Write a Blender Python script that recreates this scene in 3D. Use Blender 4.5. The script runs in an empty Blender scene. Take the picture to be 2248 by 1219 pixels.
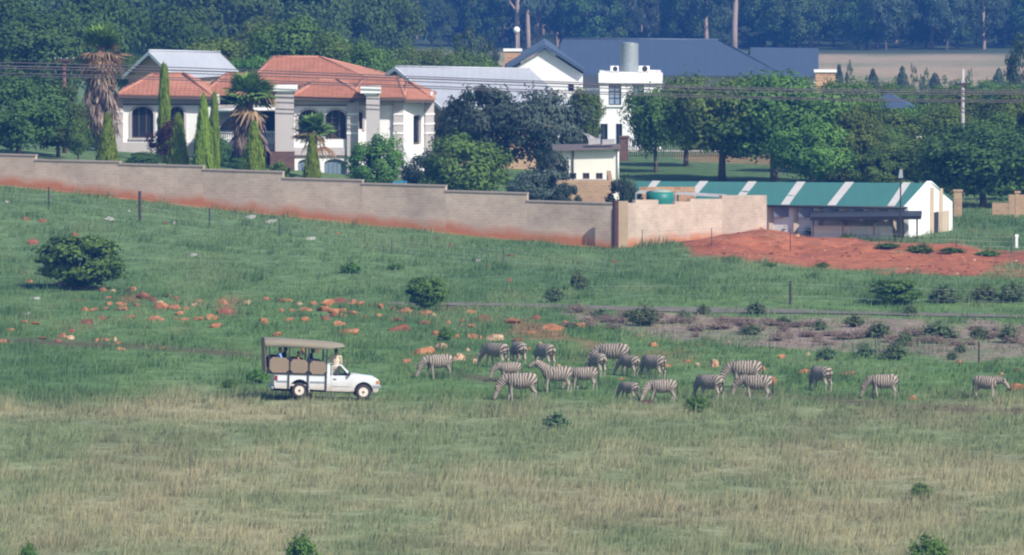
import bpy, bmesh, math, random
import numpy as np
from mathutils import Vector, Matrix

# ---------------------------------------------------------------- camera, light, exposure
F = 22000.0                      # focal length in photo pixels (2248 px wide)
CXP, CYP = 1124.0, 609.5
CAM_Z = 33.0
PITCH = math.atan((CYP + 709.0) / F)
R = math.radians
sc = bpy.context.scene
C = sc.collection
cam_d = bpy.data.cameras.new('camera')
cam_d.sensor_width = 36.0
cam_d.lens = 36.0 * F / 2248.0
cam_d.clip_start = 1.0
cam_d.clip_end = 9000.0
cam = bpy.data.objects.new('camera', cam_d)
C.objects.link(cam)
cam.location = (0, 0, CAM_Z)
cam.rotation_euler = (math.pi / 2 - PITCH, 0, 0)
sc.camera = cam

SUN = Vector((0.56, -0.62, 0.72)).normalized()      # direction towards the sun
sun_el = math.asin(SUN.z)
sun_az = math.atan2(SUN.x, SUN.y)
world = bpy.data.worlds.new('World')
sc.world = world
world.use_nodes = True
wn = world.node_tree
sky = wn.nodes.new('ShaderNodeTexSky')
sky.sky_type = 'NISHITA'
sky.sun_disc = False
sky.sun_elevation = sun_el
sky.sun_rotation = sun_az
bg = wn.nodes['Background']
bg.inputs['Strength'].default_value = 0.112
wn.links.new(sky.outputs['Color'], bg.inputs['Color'])
sun_d = bpy.data.lights.new('sun', 'SUN')
sun_d.energy = 4.2
sun_d.angle = R(0.53)
sun_d.color = (1.0, 0.945, 0.85)
sun_o = bpy.data.objects.new('sun', sun_d)
C.objects.link(sun_o)
sun_o.rotation_euler = SUN.to_track_quat('Z', 'Y').to_euler()
sun_o.location = (100, -50, 120)
sc.view_settings.view_transform = 'Standard'
sc.view_settings.look = 'None'
sc.view_settings.exposure = 0.52
sc.view_settings.gamma = 1.0
sc.view_settings.use_curve_mapping = False
sc.cycles.max_bounces = 5
sc.cycles.diffuse_bounces = 2
sc.cycles.glossy_bounces = 2
sc.cycles.transmission_bounces = 3
sc.cycles.transparent_max_bounces = 4
sc.cycles.volume_bounces = 0
sc.cycles.use_denoising = True
sc.cycles.filter_width = 2.15

# ---------------------------------------------------------------- pixels <-> places
cp, sp = math.cos(PITCH), math.sin(PITCH)


def ray(px, py):
    a, b = (px - CXP) / F, -(py - CYP) / F
    return Vector((a, cp + b * sp, -sp + b * cp))


def P(px, py, Y):
    """the point at depth Y (world y) that the photo shows at px, py"""
    d = ray(px, py)
    t = Y / d.y
    return Vector((d.x * t, Y, CAM_Z + d.z * t))


def proj(X, Y, Z):
    """photo pixel of world points (arrays)"""
    dz = Z - CAM_Z
    fw = Y * cp - dz * sp
    up = Y * sp + dz * cp
    return CXP + F * X / fw, CYP - F * up / fw


def smooth(e0, e1, v):
    t = np.clip((v - e0) / (e1 - e0), 0, 1)
    return t * t * (3 - 2 * t)


_rs = np.random.RandomState(7)
_TAB = _rs.rand(256, 256)


def vnoise(x, y):
    xi, yi = np.floor(x).astype(int), np.floor(y).astype(int)
    fx, fy = x - xi, y - yi
    fx, fy = fx * fx * (3 - 2 * fx), fy * fy * (3 - 2 * fy)
    g = lambda i, j: _TAB[i & 255, j & 255]
    return (g(xi, yi) * (1 - fx) + g(xi + 1, yi) * fx) * (1 - fy) + (g(xi, yi + 1) * (1 - fx) + g(xi + 1, yi + 1) * fx) * fy


def fbm(x, y, s, o=3):
    v, a, t = 0, 1.0, 0
    for k in range(o):
        v = v + a * vnoise(x / s + 17.3 * k, y / s + 5.1 * k)
        t += a
        a *= 0.5
        s *= 0.5
    return v / t


def T(X, Y):
    """height of the ground (arrays or numbers)"""
    X, Y = np.asarray(X, float), np.asarray(Y, float)
    z = 30.5 * np.clip(1 - Y / 270.0, 0, 1) ** 2
    z = z - 0.0295 * np.clip(Y - 720, 0, 800) + 0.008 * np.clip(Y - 1900, 0, 1500)
    z = z + 2.95 * smooth(540, 593, Y) * np.clip((6 - X) / 36.2, 0, 1.5) * (1 - 0.6 * smooth(700, 800, Y))
    z = z + (fbm(X, Y * 0.8, 9.0, 3) - 0.5) * 0.30 * smooth(300, 360, Y) * (1 - smooth(545, 575, Y) * 0.85)
    z = z + 0.14 * np.exp(-((X + 9.6) / 2.6) ** 2 - ((Y - 459) / 6) ** 2)
    # heap of bare red soil beside the boundary wall
    z = z + 1.05 * np.exp(-((X - 14.5) / 4.5) ** 2 - ((Y - 578.5) / 4.0) ** 2) + 0.35 * np.exp(-((X - 23) / 5.5) ** 2 - ((Y - 576) / 4) ** 2)
    rough = np.exp(-((X - 19) / 11.0) ** 2 - ((Y - 574) / 7.0) ** 2)
    z = z + rough * ((fbm(X + 60, Y, 2.2, 3) - 0.5) * 0.85 + (fbm(X, Y + 80, 0.9, 2) - 0.5) * 0.22)
    # bank below the road
    z = z + 0.35 * smooth(0, 14, X) * np.exp(-((Y - 529) / 5.0) ** 2) - 0.25 * smooth(0, 10, X) * np.exp(-((Y - 500) / 7.0) ** 2)
    return z


def G(px, py):
    """where the ground shows at that pixel"""
    Y = 33 * F / (py + 709.0)
    for _ in range(40):
        p = P(px, py, Y)
        g = float(T(p.x, p.y))
        Y += (p.z - g) / 0.058 * 0.6
    p = P(px, py, Y)
    return Vector((p.x, p.y, float(T(p.x, p.y))))


def ground(X, Y):
    return Vector((X, Y, float(T(X, Y))))


# ---------------------------------------------------------------- materials
MATS = {}


def nd(nt, kind, **kw):
    n = nt.nodes.new(kind)
    for k, v in kw.items():
        setattr(n, k, v)
    return n


def mat(name, col, rough=0.7, var=0.12, scale=2.0, metal=0.0, spec=0.3, bump=0.0, bump_scale=30.0, stretch=(1, 1, 1)):
    """plain surface with noise in colour and, if asked, fine relief"""
    if name in MATS:
        return MATS[name]
    m = bpy.data.materials.new(name)
    m.use_nodes = True
    nt = m.node_tree
    b = nt.nodes['Principled BSDF']
    b.inputs['Roughness'].default_value = rough
    b.inputs['Metallic'].default_value = metal
    b.inputs['Specular IOR Level'].default_value = spec
    tc = nd(nt, 'ShaderNodeTexCoord')
    mp = nd(nt, 'ShaderNodeMapping')
    mp.inputs['Scale'].default_value = stretch
    nt.links.new(tc.outputs['Object'], mp.inputs['Vector'])
    n1 = nd(nt, 'ShaderNodeTexNoise')
    n1.inputs['Scale'].default_value = scale
    n1.inputs['Detail'].default_value = 5
    n1.inputs['Roughness'].default_value = 0.65
    nt.links.new(mp.outputs[0], n1.inputs['Vector'])
    mx = nd(nt, 'ShaderNodeMix', data_type='RGBA')
    mx.inputs['A'].default_value = tuple(c * (1 - var * 1.6) for c in col) + (1,)
    mx.inputs['B'].default_value = tuple(min(1, c * (1 + var * 1.6)) for c in col) + (1,)
    nt.links.new(n1.outputs['Fac'], mx.inputs['Factor'])
    nt.links.new(mx.outputs['Result'], b.inputs['Base Color'])
    if bump:
        n2 = nd(nt, 'ShaderNodeTexNoise')
        n2.inputs['Scale'].default_value = bump_scale
        n2.inputs['Detail'].default_value = 3
        nt.links.new(mp.outputs[0], n2.inputs['Vector'])
        bp = nd(nt, 'ShaderNodeBump')
        bp.inputs['Strength'].default_value = bump
        bp.inputs['Distance'].default_value = 0.05
        nt.links.new(n2.outputs['Fac'], bp.inputs['Height'])
        nt.links.new(bp.outputs[0], b.inputs['Normal'])
    MATS[name] = m
    return m


def mat_ribbed(name, col, pitch, axis='X', rough=0.45, metal=0.0, var=0.1, depth=0.02, spec=0.4, stain=None):
    """profiled metal sheet: ribs run across the given object axis"""
    m = mat(name, col, rough, var, 0.6, metal, spec)
    nt = m.node_tree
    b = nt.nodes['Principled BSDF']
    tc = nd(nt, 'ShaderNodeTexCoord')
    w = nd(nt, 'ShaderNodeTexWave', wave_type='BANDS', bands_direction=axis, wave_profile='SIN')
    w.inputs['Scale'].default_value = 2 * math.pi / (20 * pitch) * 1.0
    nt.links.new(tc.outputs['Object'], w.inputs['Vector'])
    bp = nd(nt, 'ShaderNodeBump')
    bp.inputs['Strength'].default_value = 0.3
    bp.inputs['Distance'].default_value = depth
    nt.links.new(w.outputs['Fac'], bp.inputs['Height'])
    nt.links.new(bp.outputs[0], b.inputs['Normal'])
    if stain:
        src = b.inputs['Base Color'].links[0].from_socket
        n = nd(nt, 'ShaderNodeTexNoise')
        n.inputs['Scale'].default_value = 0.5
        n.inputs['Detail'].default_value = 8
        r = nd(nt, 'ShaderNodeMapRange')
        r.inputs['From Min'].default_value = 0.52
        r.inputs['From Max'].default_value = 0.72
        nt.links.new(tc.outputs['Object'], n.inputs['Vector'])
        nt.links.new(n.outputs['Fac'], r.inputs['Value'])
        mx = nd(nt, 'ShaderNodeMix', data_type='RGBA')
        mx.inputs['B'].default_value = stain + (1,)
        nt.links.new(r.outputs[0], mx.inputs['Factor'])
        nt.links.new(src, mx.inputs['A'])
        nt.links.new(mx.outputs['Result'], b.inputs['Base Color'])
    return m


def mat_brick(name, c1, c2, mortar, bw=0.44, bh=0.17, rough=0.85, stain=None):
    """brick faces too small to tell apart; the object's x runs along the wall, z up"""
    m = bpy.data.materials.new(name)
    m.use_nodes = True
    nt = m.node_tree
    b = nt.nodes['Principled BSDF']
    b.inputs['Roughness'].default_value = rough
    b.inputs['Specular IOR Level'].default_value = 0.2
    tc = nd(nt, 'ShaderNodeTexCoord')
    sx = nd(nt, 'ShaderNodeSeparateXYZ')
    cx = nd(nt, 'ShaderNodeCombineXYZ')
    ad = nd(nt, 'ShaderNodeMath', operation='ADD')
    nt.links.new(tc.outputs['Object'], sx.inputs[0])
    nt.links.new(sx.outputs['X'], ad.inputs[0])
    nt.links.new(sx.outputs['Y'], ad.inputs[1])
    nt.links.new(ad.outputs[0], cx.inputs['X'])
    nt.links.new(sx.outputs['Z'], cx.inputs['Y'])
    br = nd(nt, 'ShaderNodeTexBrick')
    br.inputs['Color1'].default_value = c1 + (1,)
    br.inputs['Color2'].default_value = c2 + (1,)
    br.inputs['Mortar'].default_value = mortar + (1,)
    br.inputs['Scale'].default_value = 1.0
    br.inputs['Mortar Size'].default_value = 0.018
    br.inputs['Brick Width'].default_value = bw
    br.inputs['Row Height'].default_value = bh
    nt.links.new(cx.outputs[0], br.inputs['Vector'])
    n1 = nd(nt, 'ShaderNodeTexNoise')
    n1.inputs['Scale'].default_value = 0.45
    n1.inputs['Detail'].default_value = 6
    n1.inputs['Roughness'].default_value = 0.7
    oi = nd(nt, 'ShaderNodeObjectInfo')
    sh_ = nd(nt, 'ShaderNodeVectorMath', operation='ADD')
    nt.links.new(tc.outputs['Object'], sh_.inputs[0])
    nt.links.new(oi.outputs['Location'], sh_.inputs[1])
    nt.links.new(sh_.outputs[0], n1.inputs['Vector'])
    mr = nd(nt, 'ShaderNodeMapRange')
    mr.inputs['From Min'].default_value = 0.3
    mr.inputs['From Max'].default_value = 0.7
    mr.inputs['To Min'].default_value = 0.72
    mr.inputs['To Max'].default_value = 1.2
    nt.links.new(n1.outputs['Fac'], mr.inputs['Value'])
    mu = nd(nt, 'ShaderNodeMix', data_type='RGBA', blend_type='MULTIPLY')
    mu.inputs['Factor'].default_value = 1
    nt.links.new(br.outputs['Color'], mu.inputs['A'])
    nt.links.new(mr.outputs[0], mu.inputs['B'])
    out = mu.outputs['Result']
    if stain:            # soil splashed up the foot of the wall, height from the Foot attribute
        at = nd(nt, 'ShaderNodeAttribute', attribute_name='Foot')
        n2 = nd(nt, 'ShaderNodeTexNoise')
        n2.inputs['Scale'].default_value = 0.9
        n2.inputs['Detail'].default_value = 4
        nt.links.new(sh_.outputs[0], n2.inputs['Vector'])
        s1 = nd(nt, 'ShaderNodeMath', operation='MULTIPLY_ADD')
        nt.links.new(n2.outputs['Fac'], s1.inputs[0])
        s1.inputs[1].default_value = -1.1
        nt.links.new(at.outputs['Fac'], s1.inputs[2])
        r = nd(nt, 'ShaderNodeMapRange')
        r.inputs['From Min'].default_value = -0.42
        r.inputs['From Max'].default_value = 0.12
        r.inputs['To Min'].default_value = 0.95
        r.inputs['To Max'].default_value = 0.0
        nt.links.new(s1.outputs[0], r.inputs['Value'])
        mx = nd(nt, 'ShaderNodeMix', data_type='RGBA')
        mx.inputs['B'].default_value = stain + (1,)
        nt.links.new(r.outputs[0], mx.inputs['Factor'])
        nt.links.new(out, mx.inputs['A'])
        out = mx.outputs['Result']
    nt.links.new(out, b.inputs['Base Color'])
    bp = nd(nt, 'ShaderNodeBump')
    bp.inputs['Strength'].default_value = 0.5
    bp.inputs['Distance'].default_value = 0.015
    iv = nd(nt, 'ShaderNodeMath', operation='SUBTRACT')
    iv.inputs[0].default_value = 1
    nt.links.new(br.outputs['Fac'], iv.inputs[1])
    nt.links.new(iv.outputs[0], bp.inputs['Height'])
    nt.links.new(bp.outputs[0], b.inputs['Normal'])
    MATS[name] = m
    return m


def mat_leaf(name, dark, light, trans=0.33, hue=0.03):
    """leaves: the Shade attribute picks old or young leaf, each plant differs a little"""
    m = bpy.data.materials.new(name)
    m.use_nodes = True
    nt = m.node_tree
    for n in list(nt.nodes):
        if n.type == 'BSDF_PRINCIPLED':
            nt.nodes.remove(n)
    out = [n for n in nt.nodes if n.type == 'OUTPUT_MATERIAL'][0]
    at = nd(nt, 'ShaderNodeAttribute', attribute_name='Shade')
    mx = nd(nt, 'ShaderNodeMix', data_type='RGBA')
    mx.inputs['A'].default_value = dark + (1,)
    mx.inputs['B'].default_value = light + (1,)
    nt.links.new(at.outputs['Fac'], mx.inputs['Factor'])
    oi = nd(nt, 'ShaderNodeObjectInfo')
    hs = nd(nt, 'ShaderNodeHueSaturation')
    mr = nd(nt, 'ShaderNodeMapRange')
    mr.inputs['To Min'].default_value = 0.5 - hue
    mr.inputs['To Max'].default_value = 0.5 + hue
    mv = nd(nt, 'ShaderNodeMapRange')
    mv.inputs['To Min'].default_value = 0.78
    mv.inputs['To Max'].default_value = 1.2
    nt.links.new(oi.outputs['Random'], mr.inputs['Value'])
    nt.links.new(oi.outputs['Random'], mv.inputs['Value'])
    nt.links.new(mr.outputs[0], hs.inputs['Hue'])
    nt.links.new(mv.outputs[0], hs.inputs['Value'])
    nt.links.new(mx.outputs['Result'], hs.inputs['Color'])
    df = nd(nt, 'ShaderNodeBsdfDiffuse')
    tr = nd(nt, 'ShaderNodeBsdfTranslucent')
    ms = nd(nt, 'ShaderNodeMixShader')
    ms.inputs[0].default_value = trans
    nt.links.new(hs.outputs[0], df.inputs['Color'])
    nt.links.new(hs.outputs[0], tr.inputs['Color'])
    nt.links.new(df.outputs[0], ms.inputs[1])
    nt.links.new(tr.outputs[0], ms.inputs[2])
    nt.links.new(ms.outputs[0], out.inputs['Surface'])
    MATS[name] = m
    return m


def mat_attr(name, attr='Col', rough=0.9, noise=0.35, scales=(0.5, 3.0), trans=0.0):
    """colour laid out in a vertex attribute, with finer mottling on top"""
    m = bpy.data.materials.new(name)
    m.use_nodes = True
    nt = m.node_tree
    b = nt.nodes['Principled BSDF']
    b.inputs['Roughness'].default_value = rough
    b.inputs['Specular IOR Level'].default_value = 0.1
    at = nd(nt, 'ShaderNodeAttribute', attribute_name=attr)
    last = at.outputs['Color']
    if noise:
        tc = nd(nt, 'ShaderNodeTexCoord')
        for s in scales:
            n = nd(nt, 'ShaderNodeTexNoise')
            n.inputs['Scale'].default_value = s
            n.inputs['Detail'].default_value = 4
            nt.links.new(tc.outputs['Object'], n.inputs['Vector'])
            r = nd(nt, 'ShaderNodeMapRange')
            r.inputs['From Min'].default_value = 0.3
            r.inputs['From Max'].default_value = 0.7
            r.inputs['To Min'].default_value = 1 - noise
            r.inputs['To Max'].default_value = 1 + noise
            nt.links.new(n.outputs['Fac'], r.inputs['Value'])
            mu = nd(nt, 'ShaderNodeMix', data_type='RGBA', blend_type='MULTIPLY')
            mu.inputs['Factor'].default_value = 1
            nt.links.new(last, mu.inputs['A'])
            nt.links.new(r.outputs[0], mu.inputs['B'])
            last = mu.outputs['Result']
    nt.links.new(last, b.inputs['Base Color'])
    MATS[name] = m
    return m


# ---------------------------------------------------------------- objects
def tag(o, label=None, cat=None, group=None, kind=None):
    for k, v in (('label', label), ('category', cat), ('group', group), ('kind', kind)):
        if v:
            o[k] = v
    if cat and not kind:
        o['kind'] = 'thing'
    return o


def link(name, me, parent=None):
    o = bpy.data.objects.new(name, me)
    C.objects.link(o)
    if parent is not None:
        o.parent = parent
    return o


def root(name, loc, label, cat, group=None, rz=0.0):
    e = link(name, None)
    e.empty_display_size = 0.3
    e.location = loc
    e.rotation_euler = (0, 0, rz)
    return tag(e, label, cat, group)


def array_mesh(name, V, faces, material, n, attrs=None, smooth_shade=False):
    """mesh from arrays: faces is (m, n)"""
    me = bpy.data.meshes.new(name)
    V = np.asarray(V, np.float32)
    faces = np.asarray(faces, np.int32)
    me.vertices.add(len(V))
    me.vertices.foreach_set('co', V.ravel())
    me.loops.add(faces.size)
    me.loops.foreach_set('vertex_index', faces.ravel())
    me.polygons.add(len(faces))
    me.polygons.foreach_set('loop_start', np.arange(0, faces.size, n, dtype=np.int32))
    me.polygons.foreach_set('loop_total', np.full(len(faces), n, np.int32))
    me.polygons.foreach_set('use_smooth', np.full(len(faces), bool(smooth_shade)))
    for k, v in (attrs or {}).items():
        v = np.asarray(v, np.float32)
        if v.ndim == 1:
            a = me.attributes.new(k, 'FLOAT', 'POINT')
            a.data.foreach_set('value', v)
        else:
            a = me.attributes.new(k, 'FLOAT_COLOR', 'POINT')
            a.data.foreach_set('color', np.hstack([v, np.ones((len(v), 1), np.float32)]).ravel())
    me.update(calc_edges=True)
    if material:
        me.materials.append(material)
    return me


class MB:
    """collects shapes for one mesh"""

    def __init__(self):
        self.v, self.f, self.m, self.s = [], [], [], []
        self.cur, self.sm = 0, False

    def poly(self, pts):
        i = len(self.v)
        self.v += [tuple(p) for p in pts]
        self.f.append(tuple(range(i, i + len(pts))))
        self.m.append(self.cur)
        self.s.append(self.sm)
        return self

    def hexa(self, b, t):
        """bottom ring and top ring of the same length"""
        n, i = len(b), len(self.v)
        self.v += [tuple(p) for p in b] + [tuple(p) for p in t]
        fs = [tuple(range(i + n - 1, i - 1, -1)), tuple(range(i + n, i + 2 * n))]
        fs += [(i + k, i + (k + 1) % n, i + n + (k + 1) % n, i + n + k) for k in range(n)]
        self.f += fs
        self.m += [self.cur] * len(fs)
        self.s += [self.sm] * len(fs)
        return self

    def box(self, x0, x1, y0, y1, z0, z1):
        b = [(x0, y0, z0), (x1, y0, z0), (x1, y1, z0), (x0, y1, z0)]
        return self.hexa(b, [(x, y, z1) for x, y, _ in b])

    def slab(self, pts, d):
        """polygon given a thickness along vector d"""
        d = Vector(d)
        return self.hexa([Vector(p) for p in pts], [Vector(p) + d for p in pts])

    def tube(self, pts, rad, n=8, squash=None, caps=True):
        pts = [Vector(p) for p in pts]
        if not hasattr(rad, '__len__'):
            rad = [rad] * len(pts)
        i0 = len(self.v)
        ref = None
        for k, p in enumerate(pts):
            t = (pts[min(k + 1, len(pts) - 1)] - pts[max(k - 1, 0)]).normalized()
            if ref is None:
                ref = Vector((0, 1, 0)) if abs(t.y) < 0.9 else Vector((1, 0, 0))
            a = (ref - t * ref.dot(t)).normalized()
            ref = a
            b = t.cross(a)
            r = rad[k]
            ra, rb = r if hasattr(r, '__len__') else (r, r)
            for q in range(n):
                an = 2 * math.pi * q / n
                self.v.append(tuple(p + a * math.cos(an) * ra + b * math.sin(an) * rb))
        for k in range(len(pts) - 1):
            for q in range(n):
                self.f.append((i0 + k * n + q, i0 + k * n + (q + 1) % n, i0 + (k + 1) * n + (q + 1) % n, i0 + (k + 1) * n + q))
                self.m.append(self.cur)
                self.s.append(self.sm)
        if caps:
            self.f.append(tuple(range(i0 + n - 1, i0 - 1, -1)))
            e = i0 + (len(pts) - 1) * n
            self.f.append(tuple(range(e, e + n)))
            self.m += [self.cur] * 2
            self.s += [False] * 2
        return self

    def ball(self, c, r, n=10, k=6):
        rr = r if hasattr(r, '__len__') else (r, r, r)
        i0 = len(self.v)
        for a in range(k + 1):
            th = math.pi * a / k
            for q in range(n):
                ph = 2 * math.pi * q / n
                self.v.append((c[0] + rr[0] * math.sin(th) * math.cos(ph), c[1] + rr[1] * math.sin(th) * math.sin(ph), c[2] + rr[2] * math.cos(th)))
        for a in range(k):
            for q in range(n):
                self.f.append((i0 + a * n + q, i0 + (a + 1) * n + q, i0 + (a + 1) * n + (q + 1) % n, i0 + a * n + (q + 1) % n))
                self.m.append(self.cur)
                self.s.append(self.sm)
        return self

    def mesh(self, name, mats, off=(0, 0, 0), fix=True):
        me = bpy.data.meshes.new(name)
        o = Vector(off)
        me.from_pydata([tuple(Vector(v) - o) for v in self.v], [], self.f)
        if not isinstance(mats, (list, tuple)):
            mats = [mats]
        for m in mats:
            me.materials.append(m)
        me.polygons.foreach_set('material_index', self.m)
        me.polygons.foreach_set('use_smooth', self.s)
        if fix:
            bm = bmesh.new()
            bm.from_mesh(me)
            bmesh.ops.remove_doubles(bm, verts=bm.verts, dist=1e-5)
            bmesh.ops.recalc_face_normals(bm, faces=bm.faces)
            bm.to_mesh(me)
            bm.free()
        me.update()
        return me

    def part(self, name, mats, parent, label=None, kind=None):
        """a child mesh, its points given in the world (unrotated parents)"""
        off = Vector((0, 0, 0))
        p = parent
        while p is not None:
            off += p.location
            p = p.parent
        o = link(name, self.mesh(name, mats, off), parent)
        return tag(o, label, kind=kind)

    def local(self, name, mats, parent, label=None, kind=None, bevel=0.0, loc=(0, 0, 0)):
        """a child mesh, its points given in the parent's own space"""
        o = link(name, self.mesh(name, mats), parent)
        o.location = loc
        if bevel:
            b = o.modifiers.new('bevel', 'BEVEL')
            b.width = bevel
            b.segments = 2
            b.limit_method = 'ANGLE'
        return tag(o, label, kind=kind)

    def thing(self, name, mats, loc, label, cat, group=None, kind=None):
        """a top-level mesh, points given in the world, origin at loc"""
        o = link(name, self.mesh(name, mats, loc))
        o.location = loc
        return tag(o, label, cat, group, kind)


def copy_tree(o, parent=None):
    c = o.copy()
    C.objects.link(c)
    c.parent = parent
    for ch in list(o.children):
        copy_tree(ch, c)
    return c


# ---------------------------------------------------------------- the ground
def poly_mask(px, py, pts, soft):
    """1 inside a polygon given in photo pixels, soft edge"""
    pts = np.array(pts, float)
    inside = np.zeros(px.shape, bool)
    dist = np.full(px.shape, 1e9)
    n = len(pts)
    for i in range(n):
        a, b = pts[i], pts[(i + 1) % n]
        c = ((a[1] > py) != (b[1] > py)) & (px < (b[0] - a[0]) * (py - a[1]) / (b[1] - a[1] + 1e-9) + a[0])
        inside ^= c
        ab = b - a
        t = np.clip(((px - a[0]) * ab[0] + (py - a[1]) * ab[1]) / (ab @ ab), 0, 1)
        d = np.hypot(px - a[0] - t * ab[0], (py - a[1] - t * ab[1]) * 2.0)
        dist = np.minimum(dist, d)
    s = np.where(inside, dist, -dist)
    return smooth(-soft, soft, s)


def mixc(a, b, t):
    t = np.asarray(t)[..., None]
    return a * (1 - t) + np.asarray(b, float) * t


GREEN = np.array((0.100, 0.170, 0.056))
GREEN2 = np.array((0.105, 0.165, 0.068))
DRY = np.array((0.270, 0.254, 0.146))
OLIVE = np.array((0.165, 0.205, 0.098))
RED = (0.240, 0.070, 0.041)
REDORANGE = (0.325, 0.112, 0.056)
BROWN = (0.235, 0.175, 0.145)
TAR = (0.16, 0.15, 0.16)
RED_AREA = [(1455, 528), (1530, 505), (1640, 498), (1760, 505), (1900, 535), (2050, 545), (2160, 552), (2330, 560), (2330, 618), (2120, 612), (1960, 602), (1820, 592), (1660, 576), (1530, 566), (1490, 545)]
BANK_AREA = [(1230, 688), (1400, 690), (1700, 694), (2000, 700), (2330, 706), (2330, 775), (2150, 795), (1900, 776), (1720, 768), (1600, 758), (1450, 738), (1320, 712)]
ROAD_LINE = ([500, 860, 1100, 1400, 1750, 2050, 2400], [658, 668, 670, 680, 686, 692, 699])


def surface(X, Y):
    """what covers the ground: returns colour, dryness, bareness for each point"""
    X, Y = np.asarray(X, float), np.asarray(Y, float)
    px, py = proj(X, Y, np.zeros_like(X) + 0.0)
    n1, n2, n3 = fbm(X, Y * 0.35, 5.0, 3), fbm(X + 90, Y * 0.3, 11.0, 3), fbm(X + 40, Y * 0.5, 1.6, 2)
    wob = (n1 - 0.5) * 60
    # foreground of dry veld, green sward beyond
    fg = smooth(846, 905, py + wob + (n2 - 0.5) * 40)
    col = np.zeros(X.shape + (3,)) + GREEN
    col = mixc(col, GREEN2, smooth(720, 560, py))
    col = mixc(col, (0.125, 0.195, 0.075), smooth(0.45, 0.75, n1) * 0.6)
    col = mixc(col, (0.062, 0.120, 0.042), smooth(0.5, 0.25, n2) * 0.6)
    dryp = np.clip(0.27 + (n1 - 0.5) * 1.5 + (n2 - 0.5) * 0.6 + (n3 - 0.5) * 0.7 + 0.25 * smooth(1000, 1200, py), 0, 1)
    dryp = np.clip(dryp - 0.55 * np.exp(-((py - 955) / 32) ** 2), 0, 1)
    band = np.exp(-((py - 905 + (px - 300) * -0.02) / 20) ** 2) * smooth(1000, 600, px)
    band2 = np.exp(-((py - 1040 - (n2 - .5) * 50) / 22) ** 2) * 0.8
    dryp = np.clip(dryp + band * 0.75 + band2 * 0.2, 0, 1)
    dry = fg * dryp
    veld = mixc(np.zeros(X.shape + (3,)) + OLIVE * (0.85 + 0.3 * n3[..., None]), DRY, dryp)
    veld = mixc(veld, (0.20, 0.135, 0.095), smooth(0.60, 0.78, fbm(X + 7, Y * 0.25, 3.4, 2)) * 0.22)
    col = mixc(col, veld, fg)
    # worn track
    tr = np.exp(-((py - np.interp(px, [-100, 300, 700, 1100, 1400, 1750, 2000, 2300], [748, 758, 790, 838, 852, 872, 892, 912])) / 6.5) ** 2)
    tr = tr * np.maximum(smooth(0.30, 0.55, n1 + 0.25 * (n3 - 0.5)), smooth(1550, 1850, px) * smooth(0.2, 0.4, n3))
    col = mixc(col, (0.095, 0.062, 0.042), tr * 0.85)
    # bare, stony earth around the rocks
    st = smooth(0.60, 0.74, fbm(X + 33, Y * 0.22, 2.6, 3)) * np.exp(-((py - 700 - (px - 700) * 0.07) / 48) ** 2) * smooth(1750, 1250, px)
    col = mixc(col, (0.24, 0.11, 0.062), st * 0.7)
    # bank with dead brush below the road
    bk = poly_mask(px, py + (n3 - 0.5) * 22, BANK_AREA, 12.0) * smooth(0.28, 0.5, n1 + 0.2)
    col = mixc(col, np.array(BROWN), bk * (0.5 + 0.45 * smooth(0.3, 0.55, n3)))
    # bare red soil
    rd = poly_mask(px + (n3 - .5) * 40, py + (n3 - 0.5) * 16, RED_AREA, 7.0)
    patch = smooth(0.62, 0.75, fbm(X + 3, Y * 0.3, 2.2, 3)) * smooth(540, 575, py)
    rd = rd * (1 - 0.75 * patch)
    rcol = mixc(np.zeros(X.shape + (3,)) + np.array(RED), REDORANGE, smooth(0.35, 0.65, n1))
    col = mixc(col, rcol, rd)
    # red soil at the foot of the boundary wall
    wl = 579.0 + (5.95 - X) * 0.40
    ft = np.exp(-((Y - wl + 0.5) / 0.9) ** 2) * (X < 7) * smooth(0.2, 0.45, n3 + 0.12)
    col = mixc(col, REDORANGE, ft * 0.85)
    bare = np.clip(rd + bk * 0.55 + ft * 0.7 + tr * 0.8 + st * 0.5, 0, 1)
    # yards: mown lawn with some bare patches, then far pasture
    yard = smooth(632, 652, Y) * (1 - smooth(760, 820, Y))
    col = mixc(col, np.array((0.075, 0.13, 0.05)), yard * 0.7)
    red2 = smooth(0.52, 0.66, n1) * smooth(668, 674, Y) * smooth(700, 690, Y) * smooth(8, 12, X)
    col = mixc(col, (0.30, 0.15, 0.085), red2 * 0.55)
    far = smooth(900, 1050, Y)
    col = mixc(col, mixc(np.zeros(X.shape + (3,)) + np.array((0.34, 0.255, 0.165)), (0.19, 0.19, 0.10), smooth(0.35, 0.7, fbm(X, Y * 0.25, 14., 4))), far)
    col = mixc(col, np.array((0.06, 0.08, 0.04)), smooth(1440, 1480, Y))
    return col, dry, bare, fg, px, py


xs = np.concatenate([-np.geomspace(4200, 52, 26), np.arange(-50, 50.01, 0.55), np.geomspace(52, 4200, 26)])
ys = np.concatenate([np.arange(-400, 340, 20.), np.arange(340, 368, 4.), np.arange(368, 604, 0.75), np.arange(604, 720, 1.5), np.geomspace(721, 6000, 60)])
GX, GY = np.meshgrid(xs, ys)
GZ = T(GX, GY)
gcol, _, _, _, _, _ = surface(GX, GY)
nx, ny = len(xs), len(ys)
idx = np.arange(nx * ny).reshape(ny, nx)
quads = np.stack([idx[:-1, :-1], idx[:-1, 1:], idx[1:, 1:], idx[1:, :-1]], -1).reshape(-1, 4)
M_ground = mat_attr('ground_soil_and_turf', noise=0.26, scales=(0.9, 3.5))
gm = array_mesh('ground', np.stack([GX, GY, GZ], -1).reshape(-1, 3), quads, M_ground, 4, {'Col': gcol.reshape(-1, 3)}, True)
tag(link('ground', gm), kind='structure')

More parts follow.
